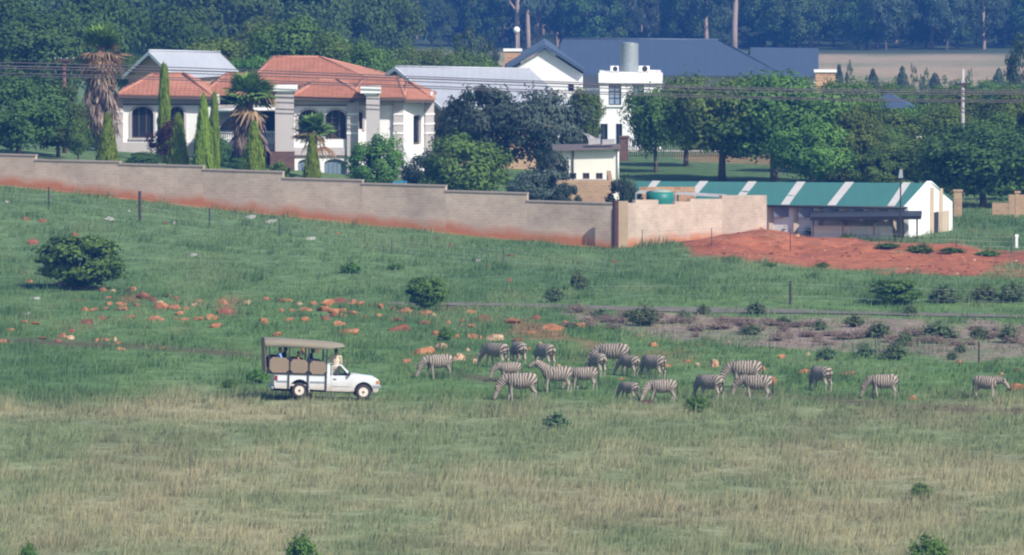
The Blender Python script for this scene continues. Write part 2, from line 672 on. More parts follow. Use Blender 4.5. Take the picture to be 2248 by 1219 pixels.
# the narrow tarred road, a strip laid on the ground, with a low kerb of earth left to the grass
rb = MB()
rp = []
for px in range(850, 2700, 40):
    py = float(np.interp(px, *ROAD_LINE)) if px < 2400 else 699 + (px - 2400) * 0.02
    rp.append(G(px, py))
for a, b in zip(rp[:-1], rp[1:]):
    q = []
    for p, off in ((a, -1.5), (b, -1.5), (b, 1.5), (a, 1.5)):
        q.append((p.x, p.y + off * 0.75, float(T(p.x, p.y + off)) + 0.05))
    rb.poly(q)
M_tar = mat('weathered_tar', (0.150, 0.132, 0.108), 0.9, 0.3, 0.8, bump=0.3)
ro = link('road', rb.mesh('road', M_tar))
tag(ro, kind='structure')

# ---------------------------------------------------------------- grass
rng = np.random.RandomState(11)


def blades(X, Y, h, w, col, lean=0.35):
    n = len(X)
    Z = T(X, Y) - 0.02
    an = rng.rand(n) * 2 * np.pi
    dx, dy = np.cos(an) * w, np.sin(an) * w
    la, lm = rng.rand(n) * 2 * np.pi, rng.rand(n) * lean * h
    wind = 0.16 * h
    V = np.empty((n, 3, 3), np.float32)
    V[:, 0] = np.stack([X - dx, Y - dy, Z], -1)
    V[:, 1] = np.stack([X + dx, Y + dy, Z], -1)
    V[:, 2] = np.stack([X + np.cos(la) * lm + wind, Y + np.sin(la) * lm, Z + h], -1)
    return V.reshape(-1, 3), np.repeat(col, 3, 0)


def grass(name, n, y0, y1, mode, label):
    # rows receding: spread evenly over the ground inside the view and a margin
    Y = y0 + (y1 - y0) * rng.rand(n)
    X = (rng.rand(n) * 2 - 1) * (Y * 0.0511 + 7.0)
    cl = smooth(0.2, 0.8, fbm(X + 200, Y * 0.8, 1.1, 2))
    col, dry, bare, fg, px, py = surface(X, Y)
    keep = rng.rand(n) > bare * 1.15
    wl = 579.0 + (5.95 - X) * 0.40
    keep &= (X > 6) | (Y < wl - 0.25)
    wr = 579.0 + (X - 6.3) * 1.2                     # the wall's other arm
    keep &= ~((X > 6) & (X < 15.4) & (Y > wr - 0.4))
    road_y = 33 * F / (np.interp(px, *ROAD_LINE) + 709)
    n_road = fbm(X, Y, 1.4, 2)
    keep &= ~((np.abs(Y - road_y) < 0.6 + 2.0 * n_road) & (px > 840) & (rng.rand(n) < 0.62))
    keep &= ~((np.abs(X + 8.6) < 2.6) & (np.abs(Y - 458.3) < 1.1))      # under the truck
    u = rng.rand(n)
    if mode == 'fore':
        near = np.exp(-((X + 8.6) / 3.4) ** 2 - ((Y - 456.5) / 2.2) ** 2)
        stalk = u < (0.10 + 0.20 * dry) * (1 - near)
        h = np.where(stalk, 0.26 + 0.30 * rng.rand(n), 0.09 + 0.15 * rng.rand(n)) * (0.15 + 1.6 * cl)
        w = np.where(stalk, 0.011, 0.021)
        straw = np.array((0.350, 0.318, 0.185))
        c = mixc(col, straw, np.clip(stalk * (0.25 + dry * 0.7), 0, 1))
        keep &= rng.rand(n) < np.clip(0.25 + 0.9 * fg, 0, 1)
    else:
        h = (0.06 + 0.12 * rng.rand(n)) * (0.1 + 1.9 * cl)
        tall = (u < 0.02)
        h = np.where(tall, h + 0.22, h)
        w = np.full(n, 0.026)
        c = col * 1.0
        c = mixc(c, (0.17, 0.22, 0.11), tall * 0.7)
        tus = smooth(0.60, 0.72, fbm(X + 500, Y * 0.6, 1.7, 2))
        h = h * (1 + 0.9 * tus)
        c = mixc(c, (0.060, 0.118, 0.046), tus * 0.6)
        pale = smooth(0.60, 0.75, fbm(X + 700, Y * 0.3, 3.5, 2))
        c = mixc(c, (0.185, 0.225, 0.105), pale * 0.55)
    c = c * (0.82 + 0.36 * rng.rand(n))[:, None]
    c[:, 0] *= 0.92 + 0.16 * rng.rand(n)
    k = keep
    V, A = blades(X[k], Y[k], h[k], w[k], c[k])
    fa = np.arange(len(V)).reshape(-1, 3)
    me = array_mesh(name, V, fa, M_blade, 3, {'Col': A})
    tag(link(name, me), label, 'grass', kind='stuff')


M_blade = mat_attr('grass_blades', noise=0)
grass('dry_grass', 420000, 366, 463, 'fore', 'tall dry straw coloured veld grass mixed with green in front of the truck')
grass('green_grass', 460000, 448, 632, 'mid', 'short green grass of the open meadow around the zebras')
# ---------------------------------------------------------------- trees and shrubs
M_bark = mat('bark_grey_brown', (0.13, 0.10, 0.08), 0.9, 0.3, 4.0, bump=0.6)
M_bark_pale = mat('bark_pale_gum', (0.34, 0.25, 0.20), 0.85, 0.3, 1.2, bump=0.3)
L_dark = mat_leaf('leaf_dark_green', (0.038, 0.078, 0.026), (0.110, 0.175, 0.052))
L_mid = mat_leaf('leaf_mid_green', (0.056, 0.108, 0.026), (0.155, 0.235, 0.058))
L_light = mat_leaf('leaf_light_green', (0.075, 0.145, 0.028), (0.170, 0.270, 0.062))
L_olive = mat_leaf('leaf_grey_olive', (0.045, 0.070, 0.052), (0.120, 0.155, 0.120))
L_lime = mat_leaf('leaf_conifer_lime', (0.110, 0.175, 0.020), (0.260, 0.340, 0.050), hue=0.012)
L_gum = mat_leaf('leaf_gum', (0.045, 0.072, 0.048), (0.110, 0.150, 0.095))
L_purple = mat_leaf('leaf_red_brown', (0.045, 0.022, 0.022), (0.115, 0.060, 0.050))
L_brush = mat_leaf('twig_dead_brush', (0.210, 0.155, 0.125), (0.400, 0.310, 0.250), hue=0.01)
L_bank = mat_leaf('leaf_bank_scrub', (0.095, 0.150, 0.062), (0.190, 0.250, 0.125))
L_frond = mat_leaf('frond_green', (0.075, 0.150, 0.028), (0.190, 0.310, 0.075), hue=0.01)
L_dead = mat_leaf('frond_dead', (0.200, 0.125, 0.068), (0.430, 0.300, 0.185), hue=0.008)
L_skirt = mat_leaf('frond_skirt_grey', (0.150, 0.105, 0.082), (0.400, 0.310, 0.255), hue=0.008)
L_wood = mat_leaf('leaf_far_wood', (0.026, 0.048, 0.030), (0.070, 0.105, 0.058))


def unit(v):
    return v / (np.linalg.norm(v, axis=-1, keepdims=True) + 1e-9)


def leaf_quads(Pos, Nrm, size, rs, upbias=0.0, aspect=1.6):
    n = len(Pos)
    t = rs.randn(n, 3)
    t[:, 2] += upbias * 3
    t = unit(t - Nrm * (t * Nrm).sum(1, keepdims=True))
    b = np.cross(Nrm, t)
    s = (size * (0.6 + 0.8 * rs.rand(n)))[:, None]
    a = t * s * aspect * 0.5
    c = b * s * 0.5
    return np.stack([Pos - a, Pos + c * 0.9, Pos + a, Pos - c * 0.9], 1).reshape(-1, 3)


def leaf_mesh(name, Pos, Nrm, size, shade, material, rs, upbias=0.0, aspect=1.6):
    V = leaf_quads(Pos, Nrm, np.broadcast_to(size, len(Pos)), rs, upbias, aspect)
    return array_mesh(name, V, np.arange(len(V)).reshape(-1, 4), material, 4, {'Shade': np.repeat(np.clip(shade, 0, 1), 4)})


def clumps(rs, centers, radii, per, mid, jitter=0.55, low=0.25):
    """leaf places and facings on the outside of many small clumps"""
    Ps, Ns, Ss = [], [], []
    for c, r in zip(centers, radii):
        d = unit(rs.randn(per, 3))
        d[:, 2] = np.where(d[:, 2] < -0.5, -d[:, 2] * low, d[:, 2])
        d = unit(d)
        rr = r * (0.55 + 0.5 * rs.rand(per) ** 0.5) * (1 + 0.25 * rs.randn(per))
        p = c + d * rr[:, None]
        out = unit(p - mid)
        Ps.append(p)
        Ns.append(unit(d * 0.8 + out * 0.45 + rs.randn(per, 3) * jitter * 0.6))
        Ss.append(np.full(per, rs.rand() * 0.7) + rs.rand(per) * 0.4)
    return np.concatenate(Ps), np.concatenate(Ns), np.concatenate(Ss)


def crown_round(name, seed, material, n=46, per=130, c0=0.14, size=0.034, rx=0.40, lean=0.0, cr=(0.09, 0.17), upbias=0.0):
    rs = np.random.RandomState(seed)
    d = unit(rs.randn(n, 3))
    rad = 0.5 + 0.5 * rs.rand(n) ** 0.6
    zc, rz = (1 + c0) / 2, (1 - c0) / 2
    lop = 1 + 0.22 * np.sin(2.3 * np.arctan2(d[:, 1], d[:, 0]) + seed)
    cen = np.stack([d[:, 0] * rx * rad * lop, d[:, 1] * rx * rad * lop, zc + d[:, 2] * (rz - 0.09) * rad], -1)
    cen[:, 0] += lean * (cen[:, 2] - zc)
    r = cr[0] + (cr[1] - cr[0]) * rs.rand(n)
    p, nn, s = clumps(rs, cen, r, per, np.array((0, 0, zc)))
    k = p[:, 2] > 0.01
    return leaf_mesh(name, p[k], nn[k], size, s[k], material, rs, upbias)


def trunk_round(name, seed, material, c0, thick=0.028, limbs=6, top=0.72):
    rs = random.Random(seed)
    m = MB()
    m.sm = True
    m.tube([(0, 0, -0.02), (0.006, 0, c0 * 0.5), (0.012, 0.008, c0 + 0.05), (0, 0.01, c0 + 0.25), (0.01, 0, top)],
           [thick * 1.25, thick, thick * 0.85, thick * 0.5, thick * 0.15], 7)
    for k in range(limbs):
        a = k * 2.4 + rs.random()
        z = c0 + 0.02 + rs.random() * 0.18
        r = 0.22 + rs.random() * 0.12
        m.tube([(0.01, 0, z), (r * 0.4 * math.cos(a), r * 0.4 * math.sin(a), z + 0.10), (r * math.cos(a), r * math.sin(a), z + 0.26)],
               [thick * 0.5, thick * 0.35, thick * 0.1], 5)
    return m.mesh(name, material)


def crown_column(name, seed, material, n=5200, size=0.05, power=0.75, width=0.5):
    """upright conifer: sprays pressed against a narrow cone, furrowed"""
    rs = np.random.RandomState(seed)
    z = rs.rand(n) ** 1.25
    a = rs.rand(n) * 2 * np.pi
    prof = width * np.clip(1 - z, 0, 1) ** power * (0.72 + 0.28 * np.clip(z / 0.12, 0, 1))
    fur = 1 + 0.10 * np.sin(a * 5 + z * 9 + seed) + 0.09 * np.sin(a * 3 - z * 23)
    r = prof * fur * (0.72 + 0.34 * rs.rand(n) ** 0.5)
    p = np.stack([r * np.cos(a), r * np.sin(a), z * 0.985 + 0.01], -1)
    p += rs.randn(n, 3) * np.array((0.035, 0.035, 0.006))
    nn = unit(np.stack([np.cos(a), np.sin(a), np.full(n, 0.25)], -1) + rs.randn(n, 3) * 0.5)
    sh = 0.35 + 0.5 * (fur - 0.9) + rs.rand(n) * 0.45
    return leaf_mesh(name, p, nn, size * np.array(1.0), sh, material, rs, 0.9, 1.9)


def crown_strands(name, seed, material, n=4200, size=0.045, dome=0.5):
    """field shrub: arching leafy stems from the base"""
    rs = np.random.RandomState(seed)
    st = 210
    a = rs.rand(st) * 2 * np.pi
    tilt = rs.rand(st) ** 0.62 * 1.28
    ln = (0.62 + 0.42 * rs.rand(st)) * (1 - 0.06 * tilt)
    k = rs.randint(0, st, n)
    t = rs.rand(n) ** 0.55
    dirx, dirz = np.sin(tilt[k]), np.cos(tilt[k])
    L = ln[k] * t
    droop = 0.24 * (t ** 2) * np.sin(tilt[k])
    p = np.stack([np.cos(a[k]) * dirx * L * 0.56, np.sin(a[k]) * dirx * L * 0.56, dirz * L + 0.10 * t - droop * 0.25], -1)
    p += rs.randn(n, 3) * 0.022
    p[:, 2] = np.abs(p[:, 2])
    nn = unit(p * np.array((2, 2, 1.2)) + rs.randn(n, 3) * 0.42)
    sh = 0.15 + 0.55 * rs.rand(st)[k] * 0.8 + 0.35 * rs.rand(n)
    return leaf_mesh(name, p, nn, size * np.array(1.0), sh, material, rs, 0.5, 1.9)


def crown_gum(name, seed, material, n=34, per=110):
    """tall gum: open clumps carried high, hanging sprays lower down"""
    rs = np.random.RandomState(seed)
    z = 0.22 + 0.76 * rs.rand(n) ** 0.8
    a = rs.rand(n) * 2 * np.pi
    r = (0.10 + 0.30 * rs.rand(n)) * (1.15 - 0.5 * z)
    cen = np.stack([r * np.cos(a), r * np.sin(a), z], -1)
    p, nn, s = clumps(rs, cen, 0.05 + 0.07 * rs.rand(n), per, np.array((0, 0, 0.6)))
    p[:, 2] = cen[:, 2].repeat(per) + (p[:, 2] - cen[:, 2].repeat(per)) * 0.62
    return leaf_mesh(name, p, nn, 0.026, s, material, rs, -0.3, 1.8)


def trunk_gum(name, seed):
    rs = random.Random(seed)
    m = MB()
    m.sm = True
    pts = [(0, 0, -0.01)]
    x = y = 0.0
    for k in range(1, 8):
        x += rs.uniform(-0.012, 0.012)
        y += rs.uniform(-0.012, 0.012)
        pts.append((x, y, k * 0.125))
    m.tube(pts, [0.030 - 0.0032 * k for k in range(8)], 8)
    for k in range(9):
        i = rs.randint(2, 6)
        bx, by, bz = pts[i]
        a, r = rs.random() * 6.28, rs.uniform(0.10, 0.26)
        m.tube([(bx, by, bz), (bx + r * .5 * math.cos(a), by + r * .5 * math.sin(a), bz + 0.05), (bx + r * math.cos(a), by + r * math.sin(a), bz + 0.16)],
               [0.011, 0.008, 0.003], 5)
    return m.mesh(name, M_bark_pale)


def trunk_post(name, material, r=0.03, h=0.5):
    m = MB()
    m.sm = True
    m.tube([(0, 0, -0.02), (0, 0, h * 0.5), (0, 0, h)], [r, r * 0.8, r * 0.4], 6)
    return m.mesh(name, material)


def stems(name, seed, material):
    rs = random.Random(seed)
    m = MB()
    for k in range(9):
        a, t = rs.random() * 6.28, rs.uniform(0.1, 0.9)
        m.tube([(0, 0, -0.02), (0.2 * math.sin(t) * math.cos(a), 0.2 * math.sin(t) * math.sin(a), 0.35 * math.cos(t) + 0.04),
                (0.34 * math.sin(t) * math.cos(a), 0.34 * math.sin(t) * math.sin(a), 0.62 * math.cos(t) + 0.05)], [0.012, 0.009, 0.004], 4)
    return m.mesh(name, material)


KIND = {
    'dark': [(crown_round('crown_dark', 1, L_dark, 64, 180, 0.03, 0.027), trunk_round('trunk_dark', 1, M_bark, 0.14)),
             (crown_round('crown_dark_b', 2, L_dark, 58, 190, 0.05, 0.027), trunk_round('trunk_dark_b', 2, M_bark, 0.16))],
    'shade': [(crown_round('crown_shade', 51, L_mid, 70, 180, 0.13, 0.026), trunk_round('trunk_shade', 51, M_bark, 0.26)), (crown_round('crown_shade_b', 52, L_mid, 66, 180, 0.15, 0.026), trunk_round('trunk_shade_b', 52, M_bark, 0.26))],
    'mid': [(crown_round('crown_mid', 3, L_mid, 62, 175, 0.10, 0.027), trunk_round('trunk_mid', 3, M_bark, 0.20)),
            (crown_round('crown_mid_b', 4, L_mid, 54, 190, 0.08, 0.027), trunk_round('trunk_mid_b', 4, M_bark, 0.22))],
    'light': [(crown_round('crown_light', 5, L_light, 56, 180, 0.06, 0.027), trunk_round('trunk_light', 5, M_bark, 0.18))],
    'olive': [(crown_round('crown_olive', 6, L_olive, 60, 130, 0.12, 0.028, 0.40, 0.1, (0.07, 0.14), 0.5), trunk_round('trunk_olive', 6, M_bark, 0.2, 0.03)),
              (crown_round('crown_olive_b', 7, L_olive, 54, 140, 0.10, 0.028, 0.38, -0.12, (0.07, 0.14), 0.5), trunk_round('trunk_olive_b', 7, M_bark, 0.2, 0.03))],
    'bush': [(crown_round('crown_bush', 8, L_mid, 60, 170, 0.0, 0.028, 0.42), trunk_round('trunk_bush', 8, M_bark, 0.05)),
             (crown_round('crown_bush_b', 9, L_mid, 54, 180, 0.0, 0.028, 0.42), trunk_round('trunk_bush_b', 9, M_bark, 0.05))],
    'greybush': [(crown_round('crown_grey', 10, L_olive, 44, 130, 0.0, 0.034, 0.42, 0, (0.07, 0.14), 0.4), trunk_round('trunk_grey', 10, M_bark, 0.05))],
    'fieldbush': [(crown_round('crown_field', 41, L_mid, 85, 110, 0.0, 0.036, 0.40, 0, (0.06, 0.13), 0.8), stems('stems_field', 41, M_bark)), (crown_round('crown_field_b', 42, L_mid, 80, 110, 0.0, 0.036, 0.40, 0, (0.06, 0.13), 0.8), stems('stems_field_b', 42, M_bark))],
    'hedge': [(crown_round('crown_hedge', 11, L_light, 90, 90, 0.0, 0.028, 0.44, 0, (0.06, 0.09)), trunk_post('trunk_hedge', M_bark))],
    'purple': [(crown_round('crown_purple', 12, L_purple, 40, 110, 0.0, 0.034, 0.40), trunk_post('trunk_purple', M_bark))],
    'column': [(crown_column('crown_column', 13, L_lime), trunk_post('trunk_column', M_bark, 0.05)),
               (crown_column('crown_column_b', 14, L_lime, power=0.62), trunk_post('trunk_column_b', M_bark, 0.05))],
    'spire': [(crown_column('crown_spire', 15, L_lime, power=0.28), trunk_post('trunk_spire', M_bark, 0.06))],
    'poplar': [(crown_column('crown_poplar', 16, L_gum, 420, 0.11, 0.8), trunk_post('trunk_poplar', M_bark, 0.03, 0.8))],
    'feather': [(crown_round('crown_feather', 17, L_gum, 60, 60, 0.08, 0.026, 0.36, 0, (0.05, 0.10), 0.8), trunk_round('trunk_feather', 17, M_bark, 0.1, 0.016))],
    'gum': [(crown_gum('crown_gum', 18, L_gum), trunk_gum('trunk_gum', 18)), (crown_gum('crown_gum_b', 19, L_gum), trunk_gum('trunk_gum_b', 19)),
            (crown_gum('crown_gum_c', 20, L_gum, 40), trunk_gum('trunk_gum_c', 20))],
    'shrub': [(crown_strands('crown_shrub', 21, L_mid, 6500, 0.042), stems('stems_shrub', 21, M_bark)), (crown_strands('crown_shrub_b', 22, L_mid), stems('stems_shrub_b', 22, M_bark))],
    'scrub': [(crown_strands('crown_scrub', 23, L_bank, 2600, 0.05), stems('stems_scrub', 23, M_bark)), (crown_strands('crown_scrub_b', 24, L_bank, 2600, 0.05), stems('stems_scrub_b', 24, M_bark))],
    'herb': [(crown_strands('crown_herb', 61, L_light, 3200, 0.05), stems('stems_herb', 61, M_bark)), (crown_strands('crown_herb_b', 62, L_light, 3200, 0.05), stems('stems_herb_b', 62, M_bark))],
    'sapling': [(crown_round('crown_sapling', 63, L_bank, 46, 40, 0.03, 0.03, 0.36, 0, (0.05, 0.10), 0.8), trunk_round('trunk_sapling', 63, M_bark, 0.1, 0.016))],
    'brush': [(crown_strands('crown_brush', 25, L_brush, 1300, 0.04), stems('stems_brush', 25, M_bark)), (crown_strands('crown_brush_b', 26, L_brush, 1300, 0.04), stems('stems_brush_b', 26, M_bark))],
}
plant_no = [0]
prng = random.Random(5)


def plant(kind, base, w, h, label, cat='tree', group=None, name=None, deep=1.0):
    k = plant_no[0] = plant_no[0] + 1
    names = {'column': 'conifer', 'spire': 'conifer', 'gum': 'gum_tree', 'bush': 'garden_bush', 'greybush': 'garden_bush', 'hedge': 'round_hedge', 'purple': 'garden_shrub',
             'herb': 'field_shrub', 'sapling': 'young_tree', 'shrub': 'field_shrub', 'fieldbush': 'field_shrub', 'scrub': 'field_shrub', 'brush': 'dead_brush', 'olive': 'olive_tree', 'poplar': 'young_tree', 'feather': 'feathery_tree'}
    cm, tm = KIND[kind][k % len(KIND[kind])]
    e = root(name or names.get(kind, 'leafy_tree'), base, label, cat, group, prng.uniform(-3.1, 3.1))
    e.scale = (w, w * deep, h)
    link('trunk' if kind not in ('shrub', 'scrub', 'brush', 'herb') else 'stem', tm, e)
    link('crown' if kind not in ('shrub', 'scrub', 'brush', 'herb') else 'foliage', cm, e)
    return e


def tree(kind, px, Y, top, wpx, label, cat='tree', group=None, **kw):
    X = P(px, 400, Y).x
    b = ground(X, Y)
    h = P(px, top, Y).z - b.z
    return plant(kind, b, wpx * Y / F * 1.08, h, label, cat, group, **kw)


def shrub(kind, px, base, top, wpx, label, cat='shrub', group=None, **kw):
    b = G(px, base)
    h = P(px, top, b.y).z - b.z
    return plant(kind, b, wpx * b.y / F * (1.22 if kind == 'fieldbush' else 1.0), h, label, cat, group, **kw)


def wallY(px):
    """depth of the boundary wall's long arm in that pixel column"""
    u = (px - CXP) / F
    return (579.0 + 5.95 * 0.40) / (1 + u * 0.40)


# behind the boundary wall, along the villa
tree('dark', 40, 626, 162, 215, 'huge dark evergreen tree crowding over the left end of the brick wall', group='dark trees at the wall end')
tree('dark', 128, 630, 178, 150, 'dark evergreen tree between the huge tree and the tall palm', group='dark trees at the wall end')
tree('mid', 172, 626, 262, 64, 'low bright bush at the foot of the tall shaggy palm', 'bush', name='garden_bush')
tree('column', 236, 622, 250, 46, 'lime green pointed conifer just beside the foot of the tall shaggy palm', 'conifer', 'pointed conifers behind the wall')
tree('spire', 361, 634, 144, 28, 'tallest and thinnest conifer, a green pillar in front of the arched window', 'conifer', 'pointed conifers behind the wall')
tree('column', 392, 618, 252, 50, 'broad lime green conifer beside the red leaved shrub', 'conifer', 'pointed conifers behind the wall')
tree('column', 447, 616, 210, 44, 'bushy based member of the pair of conifers before the balcony', 'conifer', 'pointed conifers behind the wall')
tree('spire', 471, 619, 206, 22, 'slim member of the pair of conifers before the balcony', 'conifer', 'pointed conifers behind the wall')
tree('column', 558, 612, 270, 52, 'lime green conifer in front of the middle palm with the grey skirt', 'conifer', 'pointed conifers behind the wall')
tree('column', 685, 606, 298, 44, 'lime green conifer standing before the blue garage doors', 'conifer', 'pointed conifers behind the wall')
tree('purple', 366, 628, 262, 78, 'dark red leaved shrub under the thin pillar conifer', 'shrub')
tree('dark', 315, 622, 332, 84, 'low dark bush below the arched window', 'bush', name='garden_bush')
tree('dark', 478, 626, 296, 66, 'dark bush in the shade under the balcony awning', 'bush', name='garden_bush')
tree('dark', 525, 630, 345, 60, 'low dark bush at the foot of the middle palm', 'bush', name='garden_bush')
tree('hedge', 614, 608, 353, 74, 'clipped bright green dome hedge peeping over the wall step', 'hedge')
tree('bush', 828, 612, 288, 122, 'rounded dark green bush against the villa corner', 'bush')
tree('greybush', 935, 608, 325, 105, 'grey green bush between two rounded green ones', 'bush')
tree('bush', 1018, 604, 284, 205, 'widest bright green bush in front of the olive trees', 'bush')
tree('olive', 1068, 642, 172, 185, 'grey olive tree in front of the long tin roof', 'tree', 'olive trees by the tin roof')
tree('olive', 1185, 641, 184, 215, 'tallest dark olive tree beside the cream outbuilding', 'tree', 'olive trees by the tin roof')
tree('olive', 1000, 645, 212, 105, 'small silvery olive tree next to the villa end wall', 'tree', 'olive trees by the tin roof')
tree('greybush', 1182, 598, 362, 118, 'silvery bush at the cream outbuilding corner', 'bush')
tree('olive', 1214, 616, 322, 74, 'slim olive sapling covering the corner of the cream outbuilding', 'tree', 'olive trees by the tin roof')
tree('greybush', 1246, 597, 396, 56, 'small grey bush before the tan brick wall', 'bush')
tree('greybush', 1368, 590.5, 382, 74, 'grey green bush rising behind the wall corner', 'bush')
tree('mid', 1278, 684, 194, 98, 'leafy tree between the tin roof and the white house windows')
tree('mid', 1192, 722, 148, 60, 'slender tree against the white gable')
# in front of the white house and to its right
tree('shade', 1440, 668, 176, 138, 'leafy tree with bare trunk before the white house corner', group='trees on the shaded lawn')
tree('mid', 1506, 676, 162, 170, 'loose many stemmed tree hiding the white house windows', group='trees on the shaded lawn')
tree('shade', 1585, 657, 158, 265, 'broad dense tree in the middle of the shaded lawn', group='trees on the shaded lawn')
tree('shade', 1700, 655, 154, 265, 'broad dense tree below the blue roof end', group='trees on the shaded lawn')
tree('light', 1785, 640, 262, 185, 'lighter yellow green tree rising behind the green roof', group='trees behind the green roofed shed')
tree('mid', 1872, 654, 236, 150, 'narrow tree beside the lighter yellow green one', group='trees behind the green roofed shed')
tree('mid', 1885, 692, 178, 120, 'light tree between the brick chimney and the blue pyramid roof')
tree('mid', 1948, 672, 240, 170, 'tree growing just below the blue pyramid roof')
tree('mid', 2012, 642, 300, 210, 'spreading low tree behind the shed gable', group='trees behind the green roofed shed')
tree('mid', 2045, 700, 222, 140, 'dark tree beside the blue pyramid roof', group='trees around the concrete pole')
tree('dark', 2160, 624, 264, 270, 'massive dark tree behind the brick gate pillars')
tree('mid', 2110, 716, 192, 150, 'dull green tree behind the concrete pole', group='trees around the concrete pole')
tree('mid', 2216, 690, 196, 150, 'dark green tree on the far side of the concrete pole', group='trees around the concrete pole')
tree('dark', 2310, 640, 190, 190, 'dark tree at the end of the yard beyond the gate pillars', group='trees around the concrete pole')
tree('mid', 1640, 700, 172, 120, 'tree top in front of the white house eaves', group='trees around the white house')
tree('mid', 1755, 694, 170, 110, 'tree top below the brick chimney at the blue roof end', group='trees around the white house')
for a in [(1830, 688, 178, 110), (1770, 668, 205, 150), (1905, 660, 262, 130), (1985, 690, 232, 120), (2075, 672, 236, 150), (2085, 650, 290, 130), (2180, 668, 240, 160), (2250, 655, 262, 130), (1640, 700, 190, 150), (1835, 646, 318, 120), (1925, 640, 322, 120), (2070, 636, 330, 120), (2235, 632, 330, 120), (1960, 656, 282, 130)]:
    tree('bush' if a[1] < 672 else 'mid', *a, 'green tree in the thick stand between the white house and the gate pillars', 'tree', 'thick stand of trees beyond the shed', name='leafy_tree')
# behind the houses
back = [('dark', 95, 755, 18, 240), ('dark', 10, 780, -20, 210), ('dark', 215, 800, -30, 200), ('mid', 300, 735, 120, 100), ('dark', 395, 815, 8, 190), ('light', 470, 732, 78, 200), ('light', 560, 722, 118, 110),
        ('mid', 560, 790, 40, 170), ('mid', 655, 745, 36, 215), ('mid', 735, 738, 66, 150), ('mid', 800, 730, 92, 110), ('mid', 845, 770, 104, 120), ('mid', 895, 800, 102, 110), ('mid', 950, 800, 100, 120),
        ('mid', 1010, 790, 110, 110), ('mid', 1070, 800, 116, 100)]
for k, a in enumerate(back):
    lab = {'dark': 'dark green tree in the dense belt behind the houses', 'mid': 'mid green tree in the dense belt behind the houses', 'light': 'bright light green tree right behind the small tin roofed house'}[a[0]]
    tree(*a, lab, 'tree', 'tree belt behind the houses')
for a in [(300, 1010, -95, 270), (500, 990, -100, 260), (650, 1030, -80, 230), (775, 1060, -90, 200), (868, 1120, -60, 130), (140, 1040, -110, 240), (20, 1000, -110, 230)]:
    tree('dark', *a, 'tall blue hazed tree far behind the red tiled roofs', 'tree', 'hazy trees behind the tile roofs')
tree('feather', 1028, 880, 46, 95, 'pale feathery tree against the dark blue wood')
tree('feather', 1078, 890, 80, 50, 'small pale feathery tree beside the brick chimney')
tree('feather', 2245, 820, 62, 100, 'feathery pale tree at the edge of the dry pasture')
rs_ = random.Random(3)
for k in range(26):
    px = 1846 + k * 17 + rs_.uniform(-8, 8)
    tree('poplar' if k % 4 == 0 else 'sapling', px, rs_.uniform(900, 1040), rs_.uniform(122, 180), rs_.uniform(16, 34), 'thin young tree in the row before the dry pasture', 'tree', 'young trees along the pasture', name='young_tree')
for k in range(9):
    px = 1850 + k * 52 + rs_.uniform(-12, 12)
    tree('mid', px, rs_.uniform(770, 850), rs_.uniform(172, 196), rs_.uniform(70, 110), 'low dull green tree below the dry pasture', 'tree', 'low trees below the pasture')
# gum trees of the far wood: the ones whose trunks stand clear, then those deeper in
gums = [(1136, 1500, 0.9), (1160, 1503, 0.9), (1181, 1512, 0.7), (1247, 1515, 0.8), (1291, 1508, 0.9), (1407, 1512, 0.6), (1552, 1510, 0.8), (1612, 1500, 1.15), (1905, 1515, 0.8), (2045, 1520, 0.7), (2160, 1515, 0.7), (838, 1508, 0.7), (1222, 1530, 0.7), (1470, 1540, 0.7), (1700, 1535, 0.8), (1780, 1525, 0.8)]
for px, Y, s in gums:
    X = P(px, 100, Y).x
    plant('gum', ground(X, Y), 12 * s + 3, 24 * s + 2, 'tall pale trunked gum tree at the front of the far wood', 'tree', 'gum trees at the edge of the far wood')
for k in range(64):
    px = -60 + k * 38 + rs_.uniform(-16, 16)
    Y = rs_.uniform(1530, 1680)
    X = P(px, 100, Y).x
    plant('gum', ground(X, Y), rs_.uniform(13, 19), rs_.uniform(22, 32), 'tall hazy blue gum tree deeper in the far wood', 'tree', 'gum trees deep in the far wood')
for k in range(46):
    px = -60 + k * 52 + rs_.uniform(-24, 24)
    if 1100 < px < 1190 or 1580 < px < 1640:
        continue
    Y = rs_.uniform(1496, 1540)
    h = rs_.uniform(6, 13)
    plant(rs_.choice(('feather', 'dark', 'dark')), ground(P(px, 100, Y).x, Y), h * 0.85, h, 'hazy blue understorey tree along the edge of the far wood', 'tree', 'understorey trees of the far wood')
# the closed mass of the wood behind
rsn = np.random.RandomState(31)
n = 1300
cy = 1525 + 160 * rsn.rand(n) ** 1.3
cx = (rsn.rand(n) * 2 - 1) * 135
cz = T(cx, cy) + 0.5 + 14 * rsn.rand(n)
p, nn, s = clumps(rsn, np.stack([cx, cy, cz], -1), 1.5 + 2.4 * rsn.rand(n), 60, np.array((0, 1900., -60)), 0.7)
tag(link('far_wood', leaf_mesh('far_wood', p, nn, 0.85, s, L_wood, rsn)), 'closed dark mass of the far blue wood', 'wood', kind='stuff')

